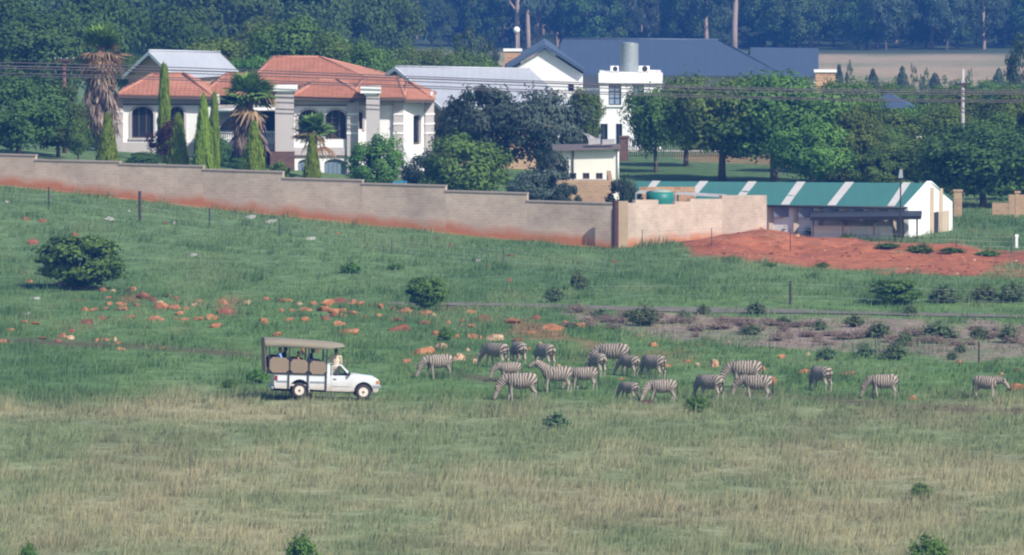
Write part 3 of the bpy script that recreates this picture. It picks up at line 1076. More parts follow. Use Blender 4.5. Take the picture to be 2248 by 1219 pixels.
# field shrubs
shrub('fieldbush', 178, 634, 510, 205, 'big round dark green bush among the rocks near the fence')
shrub('fieldbush', 933, 682, 602, 88, 'upright dark green bush standing by the road')
shrub('scrub', 1270, 637, 590, 52, 'small grey green bush on the meadow above the road', group='two grey meadow bushes')
shrub('scrub', 1216, 663, 628, 64, 'low grey bush at the edge of the road', group='two grey meadow bushes')
shrub('fieldbush', 1968, 668, 610, 112, 'dark bush at the lower edge of the red soil')
for a in [(2075, 664, 624, 95), (2160, 663, 622, 82), (2222, 664, 616, 84), (2290, 664, 620, 80)]:
    shrub('scrub', *a, 'grey green bush in the row below the red soil', 'shrub', 'bushes below the red soil')
shrub('herb', 1530, 906, 864, 72, 'bright green bush in front of the grazing zebras')
shrub('scrub', 1222, 942, 902, 78, 'dull bush in the dry grass in front of the herd')
shrub('herb', 662, 1240, 1168, 84, 'leafy green bush in the dry grass directly before the truck')
shrub('herb', 2040, 1238, 1172, 110, 'wide leafy bush in the dry grass near the small twin bush')
shrub('herb', 2022, 1096, 1058, 66, 'small twin topped bush in the dry grass')
shrub('herb', 62, 1240, 1190, 56, 'small green bush poking through the dry grass')
shrub('herb', 980, 748, 716, 46, 'yellowish green plant among the orange rocks')
for a in [(505, 852, 832, 50), (565, 842, 808, 64)]:
    shrub('herb', *a, 'low green clump of weeds in the sward', 'plant', 'weed clumps near the truck', name='weed_clump')
for a in [(1320, 700, 676, 54), (1415, 716, 668, 84), (1385, 706, 680, 60), (1500, 706, 680, 44), (1660, 690, 660, 58), (1650, 735, 712, 60), (1720, 712, 694, 46), (1800, 725, 700, 44), (1930, 742, 704, 70), (2060, 748, 704, 110),
          (2150, 746, 716, 60), (2215, 752, 712, 66), (1985, 760, 728, 50), (1815, 790, 760, 62), (1900, 784, 752, 56), (1965, 790, 752, 84), (2110, 775, 755, 40), (1545, 690, 668, 40), (2090, 790, 770, 36), (2000, 690, 668, 40), (1876, 718, 690, 60)]:
    shrub('scrub', *a, 'grey green scrub bush on the brown bank below the road', 'shrub', 'scrub on the brown bank')
for k in range(78):
    px = 1250 + k * 13 + rs_.uniform(-14, 14)
    py = np.interp(px, [1250, 1500, 1800, 2300], [697, 716, 735, 745]) + rs_.uniform(-18, 24)
    shrub('brush', px, py, py - rs_.uniform(10, 24), rs_.uniform(34, 80), 'low tangle of dead brown brush on the bank', 'brush', 'dead brush on the bank')
for a in [(770, 600, 566, 60), (870, 592, 574, 50), (1690, 505, 476, 100), (1735, 512, 478, 60), (1620, 510, 484, 60), (1790, 515, 492, 60), (1860, 530, 510, 50), (2020, 548, 530, 80), (1950, 545, 528, 70), (2090, 556, 538, 80), (2170, 560, 545, 70), (1805, 588, 572, 46), (1690, 586, 574, 40)]:
    shrub('herb', a[0], a[1], a[1] - (a[1] - a[2]) * 0.75, a[3], 'low soft green weeds on the upper meadow and soil', 'plant', 'weeds on the upper meadow', name='weed_clump')

# ---------------------------------------------------------------- palms


def fan_leaf(name, seed, material, droop, length=1.0, blades_n=15, bw=1.0):
    """fan frond: stalk along +x, blades spread from its end"""
    rs = random.Random(seed)
    V, Fc, S = [], [], []

    def strip(pts, w, sh):
        i = len(V)
        for q, (p, ww) in enumerate(zip(pts, w)):
            V.append((p[0], p[1] - ww, p[2]))
            V.append((p[0], p[1] + ww, p[2]))
            S.extend([sh, sh])
            if q:
                Fc.append((i + 2 * q - 2, i + 2 * q - 1, i + 2 * q + 1, i + 2 * q))
    sx = 0.26 * length
    strip([(0, 0, 0), (sx * 0.5, 0, 0.02), (sx, 0, -droop * 0.08)], [0.03, 0.025, 0.02], 0.4)
    for k in range(blades_n):
        a = (k / (blades_n - 1) - 0.5) * 2.9
        L = length * (0.62 + 0.1 * rs.random()) * (1 - 0.18 * abs(a))
        e = []
        for t in (0, 0.35, 0.7, 1.0):
            e.append((sx + math.cos(a) * L * t * (1 - 0.35 * droop * t), math.sin(a) * L * t, -droop * 0.08 - droop * L * t * t * (0.55 + 0.3 * rs.random())))
        strip(e, [0.04 * bw, 0.085 * bw, 0.07 * bw, 0.010], rs.random())
    return array_mesh(name, V, Fc, material, 4, {'Shade': S})


FAN_G = [fan_leaf('frond_fan', k, L_frond, 0.12 + 0.2 * k) for k in range(3)]
FAN_D = [fan_leaf('frond_dead', 10 + k, L_dead, 0.35 + 0.35 * k, 0.95, 11, 0.55) for k in range(3)]
M_palm_trunk = mat('palm_trunk', (0.22, 0.15, 0.11), 0.9, 0.3, 6.0, bump=0.8)


def palm(px, Y, crown_py, base_h, fr, n_green, n_dead, skirt, label, spread=1.35):
    """crown_py: where the fronds spring; skirt: (top_py, bottom_py, radius) of the hanging dead leaves"""
    c = P(px, crown_py, Y)
    g = ground(c.x, Y)
    e = root('fan_palm', g, label, 'palm', 'fan palms in the villa garden')
    H = c.z - g.z
    rs = random.Random(px)
    m = MB()
    m.sm = True
    m.tube([(0, 0, -0.1), (0.03, 0, H * 0.3), (-0.02, 0, H * 0.7), (0, 0, H)], [0.32 * base_h, 0.26 * base_h, 0.22 * base_h, 0.17 * base_h], 10)
    m.local('trunk', M_palm_trunk, e)
    for k in range(n_green):
        f = link('frond', FAN_G[k % 3], e)
        f.location = (0, 0, H - 0.15 * fr + rs.uniform(-0.05, 0.15))
        el = (1.45 - spread * (k / max(1, n_green - 1))) + rs.uniform(-0.12, 0.12)
        f.rotation_euler = (rs.uniform(-0.3, 0.3), -el, k * 2.4 + rs.uniform(-0.2, 0.2))
        f.scale = (fr, fr, fr)
    for k in range(n_dead):
        f = link('dead_frond', FAN_D[k % 3], e)
        f.location = (0, 0, H + fr * (0.12 - 0.62 * rs.random()))
        f.rotation_euler = (rs.uniform(-0.3, 0.3), 0.65 - 1.25 * rs.random(), k * 2.4 + rs.uniform(-0.3, 0.3))
        s_ = fr * rs.uniform(0.85, 1.15)
        f.scale = (s_, s_, s_)
    if skirt:
        zt, zb = P(px, skirt[0], Y).z - g.z, P(px, skirt[1], Y).z - g.z
        rsn = np.random.RandomState(px)
        n = 900
        t = rsn.rand(n)
        z = zb + (zt - zb) * t
        a = rsn.rand(n) * 2 * np.pi
        prof = skirt[2] * (0.45 + 0.85 * np.sin(np.clip(t * 0.85 + 0.12, 0, 1) * np.pi) ** 0.7) * (0.8 + 0.25 * np.sin(a * 4 + 9 * t))
        p = np.stack([np.cos(a) * prof, np.sin(a) * prof, z], -1)
        nn = unit(np.stack([np.cos(a), np.sin(a), np.full(n, 0.2)], -1) + rsn.randn(n, 3) * 0.35)
        down = unit(np.stack([np.cos(a) * 0.22, np.sin(a) * 0.22, np.full(n, -1.0)], -1) + rsn.randn(n, 3) * 0.16)
        b = unit(np.cross(nn, down))
        L = 0.55 + 0.55 * rsn.rand(n)
        wv = 0.05 + 0.10 * rsn.rand(n)
        Vv = np.stack([p - b * wv[:, None] * 0.3, p + down * L[:, None] * 0.5 - b * wv[:, None], p + down * L[:, None] + b * wv[:, None] * 0.4, p + down * L[:, None] * 0.5 + b * wv[:, None]], 1).reshape(-1, 3)
        me = array_mesh('skirt', Vv, np.arange(len(Vv)).reshape(-1, 4), L_skirt, 4, {'Shade': np.repeat(np.clip(rsn.rand(n), 0, 1), 4)})
        tag(link('skirt', me, e), kind='stuff')


palm(222, 642, 104, 1.4, 2.2, 12, 26, (146, 292, 0.80), 'tallest fan palm, shaggy with a long skirt of dead brown fronds', 0.65)
palm(547, 634, 212, 1.4, 2.3, 34, 8, (235, 345, 0.72), 'stocky fan palm with green fronds and a grey skirt before the balcony')
palm(690, 630, 288, 1.0, 1.75, 16, 10, None, 'short fan palm without skirt before the arched windows')
# ---------------------------------------------------------------- buildings
M_plaster = mat('plaster_warm_grey', (0.46, 0.42, 0.415), 0.85, 0.10, 0.5, bump=0.2)
M_white = mat('plaster_white', (0.78, 0.765, 0.755), 0.8, 0.05, 0.4, bump=0.15)
M_cream = mat('plaster_cream', (0.76, 0.72, 0.63), 0.85, 0.07, 0.5, bump=0.15)
M_trim = mat('painted_trim_white', (0.80, 0.79, 0.77), 0.6, 0.04)
M_glass = mat('window_glass_dark', (0.018, 0.022, 0.035), 0.08, 0.3, 0.8, spec=0.6)
M_glass_pale = mat('window_glass_curtained', (0.24, 0.30, 0.38), 0.12, 0.3, 1.2, spec=0.6)
M_frame_brown = mat('window_frame_brown', (0.10, 0.072, 0.06), 0.6)
M_frame_blue = mat('window_frame_slate', (0.055, 0.07, 0.09), 0.5)
M_garage = mat('garage_door_slate_blue', (0.16, 0.215, 0.27), 0.6, 0.1, 1.0)
M_tile = mat('roof_tile_terracotta', (0.41, 0.192, 0.132), 0.85, 0.25, 1.3, spec=0.15)
M_tin = mat_ribbed('tin_roof_grey', (0.37, 0.385, 0.42), 0.5, 'X', 0.5, 0.0, 0.10, 0.03)
M_tin_old = mat_ribbed('tin_roof_weathered', (0.36, 0.34, 0.33), 0.4, 'X', 0.65, 0.0, 0.2, 0.03, stain=(0.22, 0.14, 0.10))
M_blue = mat_ribbed('roof_sheet_slate_blue', (0.050, 0.078, 0.132), 0.7, 'X', 0.5, 0.0, 0.06, 0.02)
M_green = mat_ribbed('roof_sheet_teal_green', (0.050, 0.165, 0.140), 0.7, 'X', 0.5, 0.0, 0.08, 0.02)
M_clear = mat('roof_light_strip', (0.52, 0.49, 0.46), 0.5, 0.12, 1.0)
M_dark = mat('steel_dark', (0.03, 0.028, 0.032), 0.55)
M_brick_tan = mat_brick('brick_tan', (0.42, 0.27, 0.155), (0.36, 0.22, 0.125), (0.40, 0.32, 0.24))
M_brick_face = mat_brick('brick_chimney', (0.50, 0.30, 0.16), (0.36, 0.19, 0.10), (0.50, 0.42, 0.33), 0.5, 0.2)
M_brick_dark = mat_brick('brick_dark_red', (0.15, 0.075, 0.06), (0.11, 0.06, 0.05), (0.14, 0.11, 0.10))
M_brick_wall = mat_brick('brick_pale_boundary', (0.50, 0.395, 0.312), (0.44, 0.343, 0.272), (0.49, 0.41, 0.34), stain=(0.40, 0.155, 0.068))
M_galv = mat('galvanised_steel', (0.30, 0.335, 0.345), 0.45, 0.15, 3.0, metal=0.3)
M_poly = mat('water_tank_green_plastic', (0.020, 0.170, 0.140), 0.45, 0.1)
M_concrete = mat('concrete_pole', (0.36, 0.33, 0.32), 0.9, 0.15, 3.0)
M_wood_dark = mat('timber_dark', (0.070, 0.036, 0.030), 0.85, 0.3, 5.0, bump=0.4)
M_shade_cloth = mat('shade_cloth_beige', (0.34, 0.31, 0.28), 0.9, 0.1)


def span(px0, px1, py0, py1, Y):
    """world x0, x1, z0, z1 of a pixel rectangle standing at depth Y"""
    a, b = P(px0, py1, Y), P(px1, py0, Y)
    return a.x, b.x, a.z, b.z


def bxp(m, px0, px1, py0, py1, Y, d, drop=0.0):
    x0, x1, z0, z1 = span(px0, px1, py0, py1, Y)
    return m.box(x0, x1, Y, Y + d, z0 - drop, z1)


def facade(m, x0, x1, z0, z1, Y, th, holes):
    """wall in the xz plane with real openings: holes (x0, x1, z0, z1, rise of arch)"""
    cur = x0
    for hx0, hx1, hz0, hz1, rise in sorted(holes):
        if hx0 > cur:
            m.box(cur, hx0, Y, Y + th, z0, z1)
        if hz0 > z0:
            m.box(hx0, hx1, Y, Y + th, z0, hz0)
        arc = arch_pts(hx0, hx1, hz1, rise)
        for (ax, az), (bx_, bz) in zip(arc[:-1], arc[1:]):
            m.hexa([(ax, Y, az), (bx_, Y, bz), (bx_, Y + th, bz), (ax, Y + th, az)], [(ax, Y, z1), (bx_, Y, z1), (bx_, Y + th, z1), (ax, Y + th, z1)])
        cur = hx1
    if cur < x1:
        m.box(cur, x1, Y, Y + th, z0, z1)
    return m


def arch_pts(x0, x1, top, rise, n=8):
    """from springing to springing; top is the crown of the arch"""
    if rise <= 0:
        return [(x0, top), (x1, top)]
    return [(x0 + (x1 - x0) * (0.5 - 0.5 * math.cos(math.pi * k / n)), top - rise + rise * math.sin(math.pi * k / n)) for k in range(n + 1)]


def window(parent, hole, Y, frame, glass, bars=2, cross=0, surround=None, sill=None, deep=0.16, name='window'):
    """frame with panes set back in its opening, moulded surround and sill on the face"""
    x0, x1, z0, z1, rise = hole
    arc = arch_pts(x0, x1, z1, rise)
    m = MB()
    fw = 0.07
    yy = Y + deep
    m.box(x0, x0 + fw, yy - 0.05, yy + 0.03, z0, arc[0][1])
    m.box(x1 - fw, x1, yy - 0.05, yy + 0.03, z0, arc[-1][1])
    m.box(x0 + fw, x1 - fw, yy - 0.05, yy + 0.03, z0, z0 + fw)
    for (ax, az), (bx_, bz) in zip(arc[:-1], arc[1:]):
        m.hexa([(ax, yy - 0.05, az - fw), (bx_, yy - 0.05, bz - fw), (bx_, yy + 0.03, bz - fw), (ax, yy + 0.03, az - fw)],
               [(ax, yy - 0.05, az), (bx_, yy - 0.05, bz), (bx_, yy + 0.03, bz), (ax, yy + 0.03, az)])
    w = m.part(name, frame, parent)
    for k in range(1, bars + 1):
        b = MB()
        xx = x0 + (x1 - x0) * k / (bars + 1)
        b.box(xx - 0.03, xx + 0.03, yy - 0.045, yy + 0.02, z0 + fw, z1 - 0.03 - rise * 0.2)
        b.part('mullion', frame, w)
    for k in range(1, cross + 1):
        b = MB()
        zz = z0 + (z1 - rise - z0) * k / (cross + 1)
        b.box(x0 + fw, x1 - fw, yy - 0.042, yy + 0.018, zz - 0.025, zz + 0.025)
        b.part('transom', frame, w)
    g = MB()
    g.slab([(x0, yy, z0)] + [(ax, yy, az) for ax, az in arc] + [(x1, yy, z0)], (0, 0.012, 0))
    g.part('pane', glass, w)
    if surround:
        s = MB()
        t = 0.14
        s.box(x0 - t, x0, Y - 0.06, Y + 0.02, z0 - 0.1, arc[0][1])
        s.box(x1, x1 + t, Y - 0.06, Y + 0.02, z0 - 0.1, arc[-1][1])
        out = arch_pts(x0 - t, x1 + t, z1 + t, rise + t if rise else 0)
        if not rise:
            out = [(x0 - t, z1 + t), (x1 + t, z1 + t)]
        for (a, b_), (c, d) in zip(zip(arc[:-1], arc[1:]), zip(out[:-1], out[1:])):
            s.hexa([(a[0], Y - 0.06, a[1]), (b_[0], Y - 0.06, b_[1]), (b_[0], Y + 0.02, b_[1]), (a[0], Y + 0.02, a[1])],
                   [(c[0], Y - 0.06, c[1]), (d[0], Y - 0.06, d[1]), (d[0], Y + 0.02, d[1]), (c[0], Y + 0.02, c[1])])
        s.part('surround', surround, w)
    if sill:
        s = MB()
        s.box(x0 - 0.18, x1 + 0.18, Y - 0.12, Y + deep - 0.055, z0 - 0.12, z0)
        s.part('sill', sill, w)
    return w


def tile_plane(m, A, B, Cc, D, pitch=0.30, course=0.36):
    """courses of barrel tiles on a roof plane; A-B is the eave, D-C the top"""
    A, B, Cc, D = map(Vector, (A, B, Cc, D))
    u = (B - A).normalized()
    nrm = u.cross(D - A).normalized()
    if nrm.z < 0:
        nrm = -nrm
    v = nrm.cross(u)
    if v.z < 0:
        v = -v
    m.poly([A, B, Cc, D] if (Cc - D).length > 1e-4 else [A, B, Cc])
    H = (D - A).dot(v)
    rows = max(2, int(H / course))
    Lb, ud, uc = (B - A).length, (D - A).dot(u), (Cc - A).dot(u)
    for r in range(rows):
        v0, v1 = H * r / rows, H * (r + 1) / rows
        tm = (v0 + v1) / 2 / H
        l, rr = ud * tm, Lb + (uc - Lb) * tm
        if rr - l < 0.1:
            continue
        k0 = int(l / (pitch / 4)) + 1
        xs_ = [l] + [q * pitch / 4 for q in range(k0, int(rr / (pitch / 4)) + 1)] + [rr]
        i = len(m.v)
        for x in xs_:
            h = 0.028 * abs(math.sin(math.pi * x / pitch)) + 0.012
            m.v.append(tuple(A + u * x + v * v0 + nrm * (h + 0.06)))
            m.v.append(tuple(A + u * x + v * v1 + nrm * h))
            m.v.append(tuple(A + u * x + v * v0 + nrm * 0.004))
        for q in range(len(xs_) - 1):
            m.f.append((i + 3 * q, i + 3 * q + 3, i + 3 * q + 4, i + 3 * q + 1))
            m.f.append((i + 3 * q + 2, i + 3 * q + 5, i + 3 * q + 3, i + 3 * q))
            m.m += [m.cur] * 2
            m.s += [False] * 2
    return m


def hip_roof(parent, e, ridge, name='roof'):
    """e: eave corners front-left, front-right, back-right, back-left; ridge: left, right"""
    e = [Vector(p) for p in e]
    r0, r1 = map(Vector, ridge)
    m = MB()
    tile_plane(m, e[0], e[1], r1, r0)
    tile_plane(m, e[1], e[2], r1, r1)
    tile_plane(m, e[2], e[3], r0, r1)
    tile_plane(m, e[3], e[0], r0, r0)
    o = m.part(name, M_tile, parent)
    c = MB()
    c.sm = True
    up = Vector((0, 0, 0.05))
    for a, b in ((e[0], r0), (e[1], r1), (e[2], r1), (e[3], r0), (r0, r1)):
        if (b - a).length > 0.1:
            c.tube([a + up, b + up], 0.11, 6)
    c.part('ridge_cap', M_tile, o)
    f = MB()
    f.slab([p - Vector((0, 0, 0.02)) for p in e], (0, 0, -0.16))
    f.part('fascia', M_frame_brown, o)
    return o


def roof_sheet(m, pts, t=0.08):
    return m.slab(pts, (0, 0, -t))


# ---- the villa with terracotta roofs
vb = ground(-15, 640)
villa = root('villa', vb, 'two storey villa with terracotta roofs, grey plaster and arched windows', 'house')
zb = vb.z - 0.6
# walls: wing with the tall arched window
YL = 644.0
x0, x1, z0, z1 = span(262, 482, 208, 345, YL)
holes = []
for a, b in ((289, 337), (372, 404)):
    hx0, hx1, hz0, hz1 = span(a, b, 234, 303, YL)
    holes.append((hx0, hx1, hz0, hz1, 0.5))
m = MB()
facade(m, x0, x1, zb, z1, YL, 0.3, holes)
m.box(x0, x0 + 0.3, YL + 0.3, YL + 9, zb, z1)
m.part('wall', M_white, villa, 'white plaster wall of the wing with the tall arched window')
for h in holes:
    window(villa, h, YL, M_frame_brown, M_glass, 2, 0, M_plaster, M_plaster)
m = MB()
bxp(m, 262, 482, 210, 229, YL - 0.07, 0.068)
m.part('frieze', M_plaster, villa)
m = MB()
bxp(m, 262, 482, 228, 231, YL - 0.12, 0.118)
m.part('moulding', M_frame_brown, villa)
m = MB()
bxp(m, 262, 482, 313, 340, YL - 0.1, 0.098, 1.5)
m.part('plinth', M_plaster, villa)


def pilaster(px0, px1, top, bot, Y, bands, drop=2.0):
    m = MB()
    bxp(m, px0, px1, top, bot, Y, 0.22, drop)
    o = m.part('pilaster', M_plaster, villa)
    for b in bands:
        k = MB()
        bxp(k, px0 - 1.0, px1 + 1.0, b - 2.0, b + 2.0, Y - 0.04, 0.24)
        k.part('band', M_trim, o)


pilaster(254, 270, 211, 345, YL - 0.2, (246, 268))
# recessed balcony
m = MB()
xb0, xb1, bz0, bz1 = span(482, 604, 206, 318, 649)
m.box(xb0 - 0.2, xb1 + 0.3, 649, 649.3, zb, bz1)
m.part('wall', M_white, villa, 'shaded back wall of the balcony')
hx0, hx1, hz0, hz1 = span(575, 603, 246, 318, 648.7)
d = MB()
d.box(hx0, hx1, 648.9, 648.98, hz0, hz1)
d.part('balcony_door', M_glass, villa)
m = MB()
sx0, sx1, sz0, sz1 = span(478, 604, 316, 330, 641.5)
m.box(sx0, sx1, 641.5, 648.99, sz0, sz1)
m.part('balcony_slab', M_plaster, villa)
rail = MB()
rx0, rx1, rz0, rz1 = span(480, 603, 288, 292, 641.6)
rail.box(rx0, rx1, 641.55, 641.8, rz0, rz1)
ro_ = rail.part('balustrade_rail', M_trim, villa)
nb = 26
bal = MB()
bal.sm = True
bal.tube([(0, 0, 0), (0, 0, 0.08), (0, 0, 0.25), (0, 0, 0.45), (0, 0, 0.6), (0, 0, 0.70)], [0.075, 0.055, 0.085, 0.045, 0.05, 0.07], 8)
bal_me = bal.mesh('baluster', M_trim)
for k in range(nb):
    o = link('baluster', bal_me, villa)
    o.location = Vector((rx0 + (k + 0.5) * (rx1 - rx0) / nb, 641.67, sz1)) - vb
    o.scale = (1, 1, (rz0 - sz1) / 0.70)
m = MB()
bxp(m, 480, 600, 330, 372, 646.0, 0.2, 1.2)
m.part('undercroft_wall', M_brick_dark, villa)
# awning of shade cloth over the balcony
m = MB()
a0, a1, a2, a3 = P(476, 243, 640.4), P(606, 240, 640.4), P(606, 228, 648.5), P(476, 228, 648.5)
m.slab([a0, a1, a2, a3], (0, 0, 0.05))
m.part('awning', M_shade_cloth, villa)
m = MB()
m.sm = True
m.tube([a0, a1], 0.11, 8)
m.part('awning_roll', M_trim, villa)
m = MB()
m.slab([P(476, 246, 641), P(512, 246, 641), P(478, 286, 641.2)], (0, 0.04, 0))
m.part('awning_side_curtain', M_shade_cloth, villa)
# tall chimney breasts
for (p0, p1, c0, c1, top, cap, bot, Y) in ((604, 645, 599, 652, 200, 189, 333, 637.0), (804, 833, 791, 836, 205, 191, 345, 636.6)):
    m = MB()
    bxp(m, p0, p1, top, bot, Y, 1.5, 1.6 if p0 > 700 else 0)
    o = m.part('chimney_breast', M_plaster, villa)
    k = MB()
    xx0, xx1, zz0, zz1 = span(c0, c1, cap, top, Y - 0.2)
    k.box(xx0, xx1, Y - 0.2, Y + 1.7, zz0, zz1)
    k.box(xx0 + .25, xx1 - .25, Y - 0.05, Y + 1.55, zz0 - 0.14, zz0)
    k.part('cap', M_trim, o)
m = MB()
bxp(m, 593, 646, 333, 372, 636.9, 1.55, 0.8)
m.part('brick_base', M_brick_dark, villa)
# front wing with the twin arches above the garage
YR = 638.0
x0, x1, z0, z1 = span(645, 786, 212, 397, YR)
zmid = P(645, 331, YR).z
up = []
for a, b in ((655, 703), (714, 760)):
    hx0, hx1, hz0, hz1 = span(a, b, 241, 306, YR)
    up.append((hx0, hx1, hz0, hz1, 0.55))
dn = []
for a, b in ((654, 699), (712, 758)):
    hx0, hx1, hz0, hz1 = span(a, b, 349, 397, YR)
    dn.append((hx0, hx1, zb, hz1, 0.3))
m = MB()
facade(m, x0, x1, zmid, z1, YR, 0.3, up)
facade(m, x0, x1, zb, zmid, YR, 0.3, dn)
m.box(x0, x0 + 0.3, YR + 0.3, YR + 10, zb, z1)
m.box(x1 - 0.3, x1, YR + 0.3, YR + 10, zb, z1)
m.part('wall', M_white, villa, 'white plaster wall of the front wing over the garage')
for h in up:
    window(villa, h, YR, M_frame_brown, M_glass, 2, 0, M_plaster, None)
for h in dn:
    gx0, gx1, gz0, gz1, gr = h
    arc = arch_pts(gx0, gx1, gz1, gr)
    g = MB()
    g.slab([(gx0, YR + 0.2, gz0)] + [(a, YR + 0.2, b) for a, b in arc] + [(gx1, YR + 0.2, gz0)], (0, 0.05, 0))
    go = g.part('garage_door', M_garage, villa)
    for k in range(5):
        b = MB()
        xx = gx0 + (gx1 - gx0) * (k + 0.5) / 5
        b.box(xx - 0.11, xx + 0.11, YR + 0.165, YR + 0.199, gz0, gz1 - gr)
        b.part('board', M_garage, go)
for (a, b, c, d, nm) in ((645, 786, 213, 231, 'frieze'), (645, 786, 324, 342, 'string_course')):
    m = MB()
    bxp(m, a, b, c, d, YR - 0.08, 0.078)
    m.part(nm, M_plaster, villa)
for yy in (231.5, 342.5):
    m = MB()
    bxp(m, 645, 786, yy - 1.4, yy + 1.4, YR - 0.13, 0.128)
    m.part('moulding', M_frame_brown, villa)
pilaster(762, 786, 213, 395, YR - 0.26, (251, 273, 293))
# link wall with the narrow window, then the end bay
YE = 640.0
x0, x1, z0, z1 = span(784, 886, 210, 395, YE)
hx0, hx1, hz0, hz1 = span(787, 796, 246, 284, YE)
nw = (hx0, hx1, hz0, hz1, 0.12)
hx0, hx1, hz0, hz1 = span(828, 836.5, 246, 284, YE)
m = MB()
facade(m, x0, x1, zb, z1, YE, 0.3, [nw])
m.part('wall', M_white, villa, 'white plaster link wall with a narrow window')
window(villa, nw, YE, M_frame_brown, M_glass, 0, 0, M_plaster, None)
m = MB()
bxp(m, 786, 886, 211, 232, YE - 0.08, 0.078)
m.part('frieze', M_plaster, villa)
pilaster(864, 886, 211, 395, YE - 0.26, (251, 272, 293))
# end bay turned towards the sun
A_, B_ = P(886, 400, 639.8), P(949, 400, 642.6)
zt = P(886, 214, 639.8).z
dirx = Vector((B_.x - A_.x, B_.y - A_.y, 0)).normalized()
nor = Vector((dirx.y, -dirx.x, 0))
Lb = (Vector((B_.x, B_.y, 0)) - Vector((A_.x, A_.y, 0))).length


def bay(s0, s1, z0, z1, out, th):
    o = Vector((A_.x, A_.y, 0)) + nor * out
    b = [o + dirx * s0, o + dirx * s1, o + dirx * s1 - nor * th, o + dirx * s0 - nor * th]
    return [Vector((p.x, p.y, z0)) for p in b], [Vector((p.x, p.y, z1)) for p in b]


dz1, dz0 = P(913, 254, 641).z, P(913, 318, 641).z
m = MB()
m.hexa(*bay(0, Lb * 0.34, zb, zt, 0, 0.3)).hexa(*bay(Lb * 0.62, Lb, zb, zt, 0, 0.3)).hexa(*bay(Lb * 0.34, Lb * 0.62, dz1, zt, 0, 0.3)).hexa(*bay(Lb * 0.34, Lb * 0.62, zb, dz0, 0, 0.3))
m.part('wall', M_white, villa, 'sunlit white wall of the end bay')
m = MB()
m.hexa(*bay(Lb * 0.34, Lb * 0.62, dz0, dz1, -0.18, 0.05))
dr = m.part('bay_door', M_frame_brown, villa)
m = MB()
m.hexa(*bay(Lb * 0.38, Lb * 0.58, dz0 + 0.15, dz1 - 0.12, -0.16, 0.03))
m.part('pane', M_glass, dr)
m = MB()
m.hexa(*bay(Lb * 0.70, Lb * 1.0, zb, zt, 0.14, 0.138))
po = m.part('pilaster', M_plaster, villa)
for b in (252, 273, 293):
    zz = P(940, b, 641.5).z
    m = MB()
    m.hexa(*bay(Lb * 0.69, Lb * 1.01, zz - 0.055, zz + 0.055, 0.18, 0.3))
    m.part('band', M_trim, po)
m = MB()
m.box(B_.x - 0.3, B_.x, B_.y + 0.3, B_.y + 9, zb, zt)
m.part('wall', M_white, villa)
# wall lamp under the eaves of the front wing
m = MB()
c = P(771, 222, YR - 0.5)
m.box(c.x - 0.12, c.x + 0.12, YR - 0.45, YR - 0.2, c.z - 0.1, c.z + 0.1)
m.box(c.x + 0.14, c.x + 0.26, YR - 0.55, YR - 0.2, c.z - 0.05, c.z + 0.12)
m.part('flood_lamp', M_dark, villa)
# roofs
ez = lambda px, py, Y: P(px, py, Y)
e0 = P(258, 209, 643.2)
e1 = P(470, 213, 643.2)
hip_roof(villa, [e0, e1, (e1.x, 653, e1.z), (e0.x, 653, e0.z)], [P(336, 165, 647.6), P(402, 163, 647.6)])
e0 = P(440, 212, 646.0)
e1 = P(640, 206, 646.0)
hip_roof(villa, [e0, e1, (e1.x, 658, e1.z), (e0.x, 658, e0.z)], [P(500, 163, 651), P(600, 163, 651)])
e0 = P(540, 190, 645.5)
e1 = P(838, 186, 645.5)
hip_roof(villa, [e0, e1, (e1.x, 662, e1.z), (e0.x, 662, e0.z)], [P(602, 127, 653.5), P(700, 127.5, 653.5)])
e0 = P(643, 213, 637.2)
e1 = P(806, 216, 637.2)
hip_roof(villa, [e0, e1, (e1.x, 648, e1.z), (e0.x, 648, e0.z)], [P(700, 177, 642.3), P(738, 177, 643.5)])
e0 = P(770, 214.5, 638.9)
e1 = P(890, 214.5, 638.9)
hip_roof(villa, [e0, e1, (e1.x + 0.6, 652, e1.z), (e0.x, 652, e0.z)], [P(800, 172, 645), P(872, 173, 645)])
e0 = P(888, 219, 639.1)
e1 = P(953, 219.5, 640.6)
hip_roof(villa, [e0, e1, (e1.x, 650, e1.z), (e0.x, 650, e0.z)], [P(893, 183, 644.5), P(898, 183, 644.5)])
# terracotta outbuilding glimpsed beside the tall palm
ob = ground(P(180, 300, 652).x, 652)
oh = root('tile_roofed_outbuilding', ob, 'small outbuilding with a red tile roof behind the tall palm', 'building')
e0, e1 = P(160, 282, 650), P(212, 284, 650)
m = MB()
m.box(e0.x + .3, e1.x - .3, 650.4, 654, ob.z - 0.4, e0.z)
m.part('wall', M_white, oh)
hip_roof(oh, [e0, e1, (e1.x, 654.5, e1.z), (e0.x, 654.5, e0.z)], [P(178, 252, 652), P(200, 252, 652)])


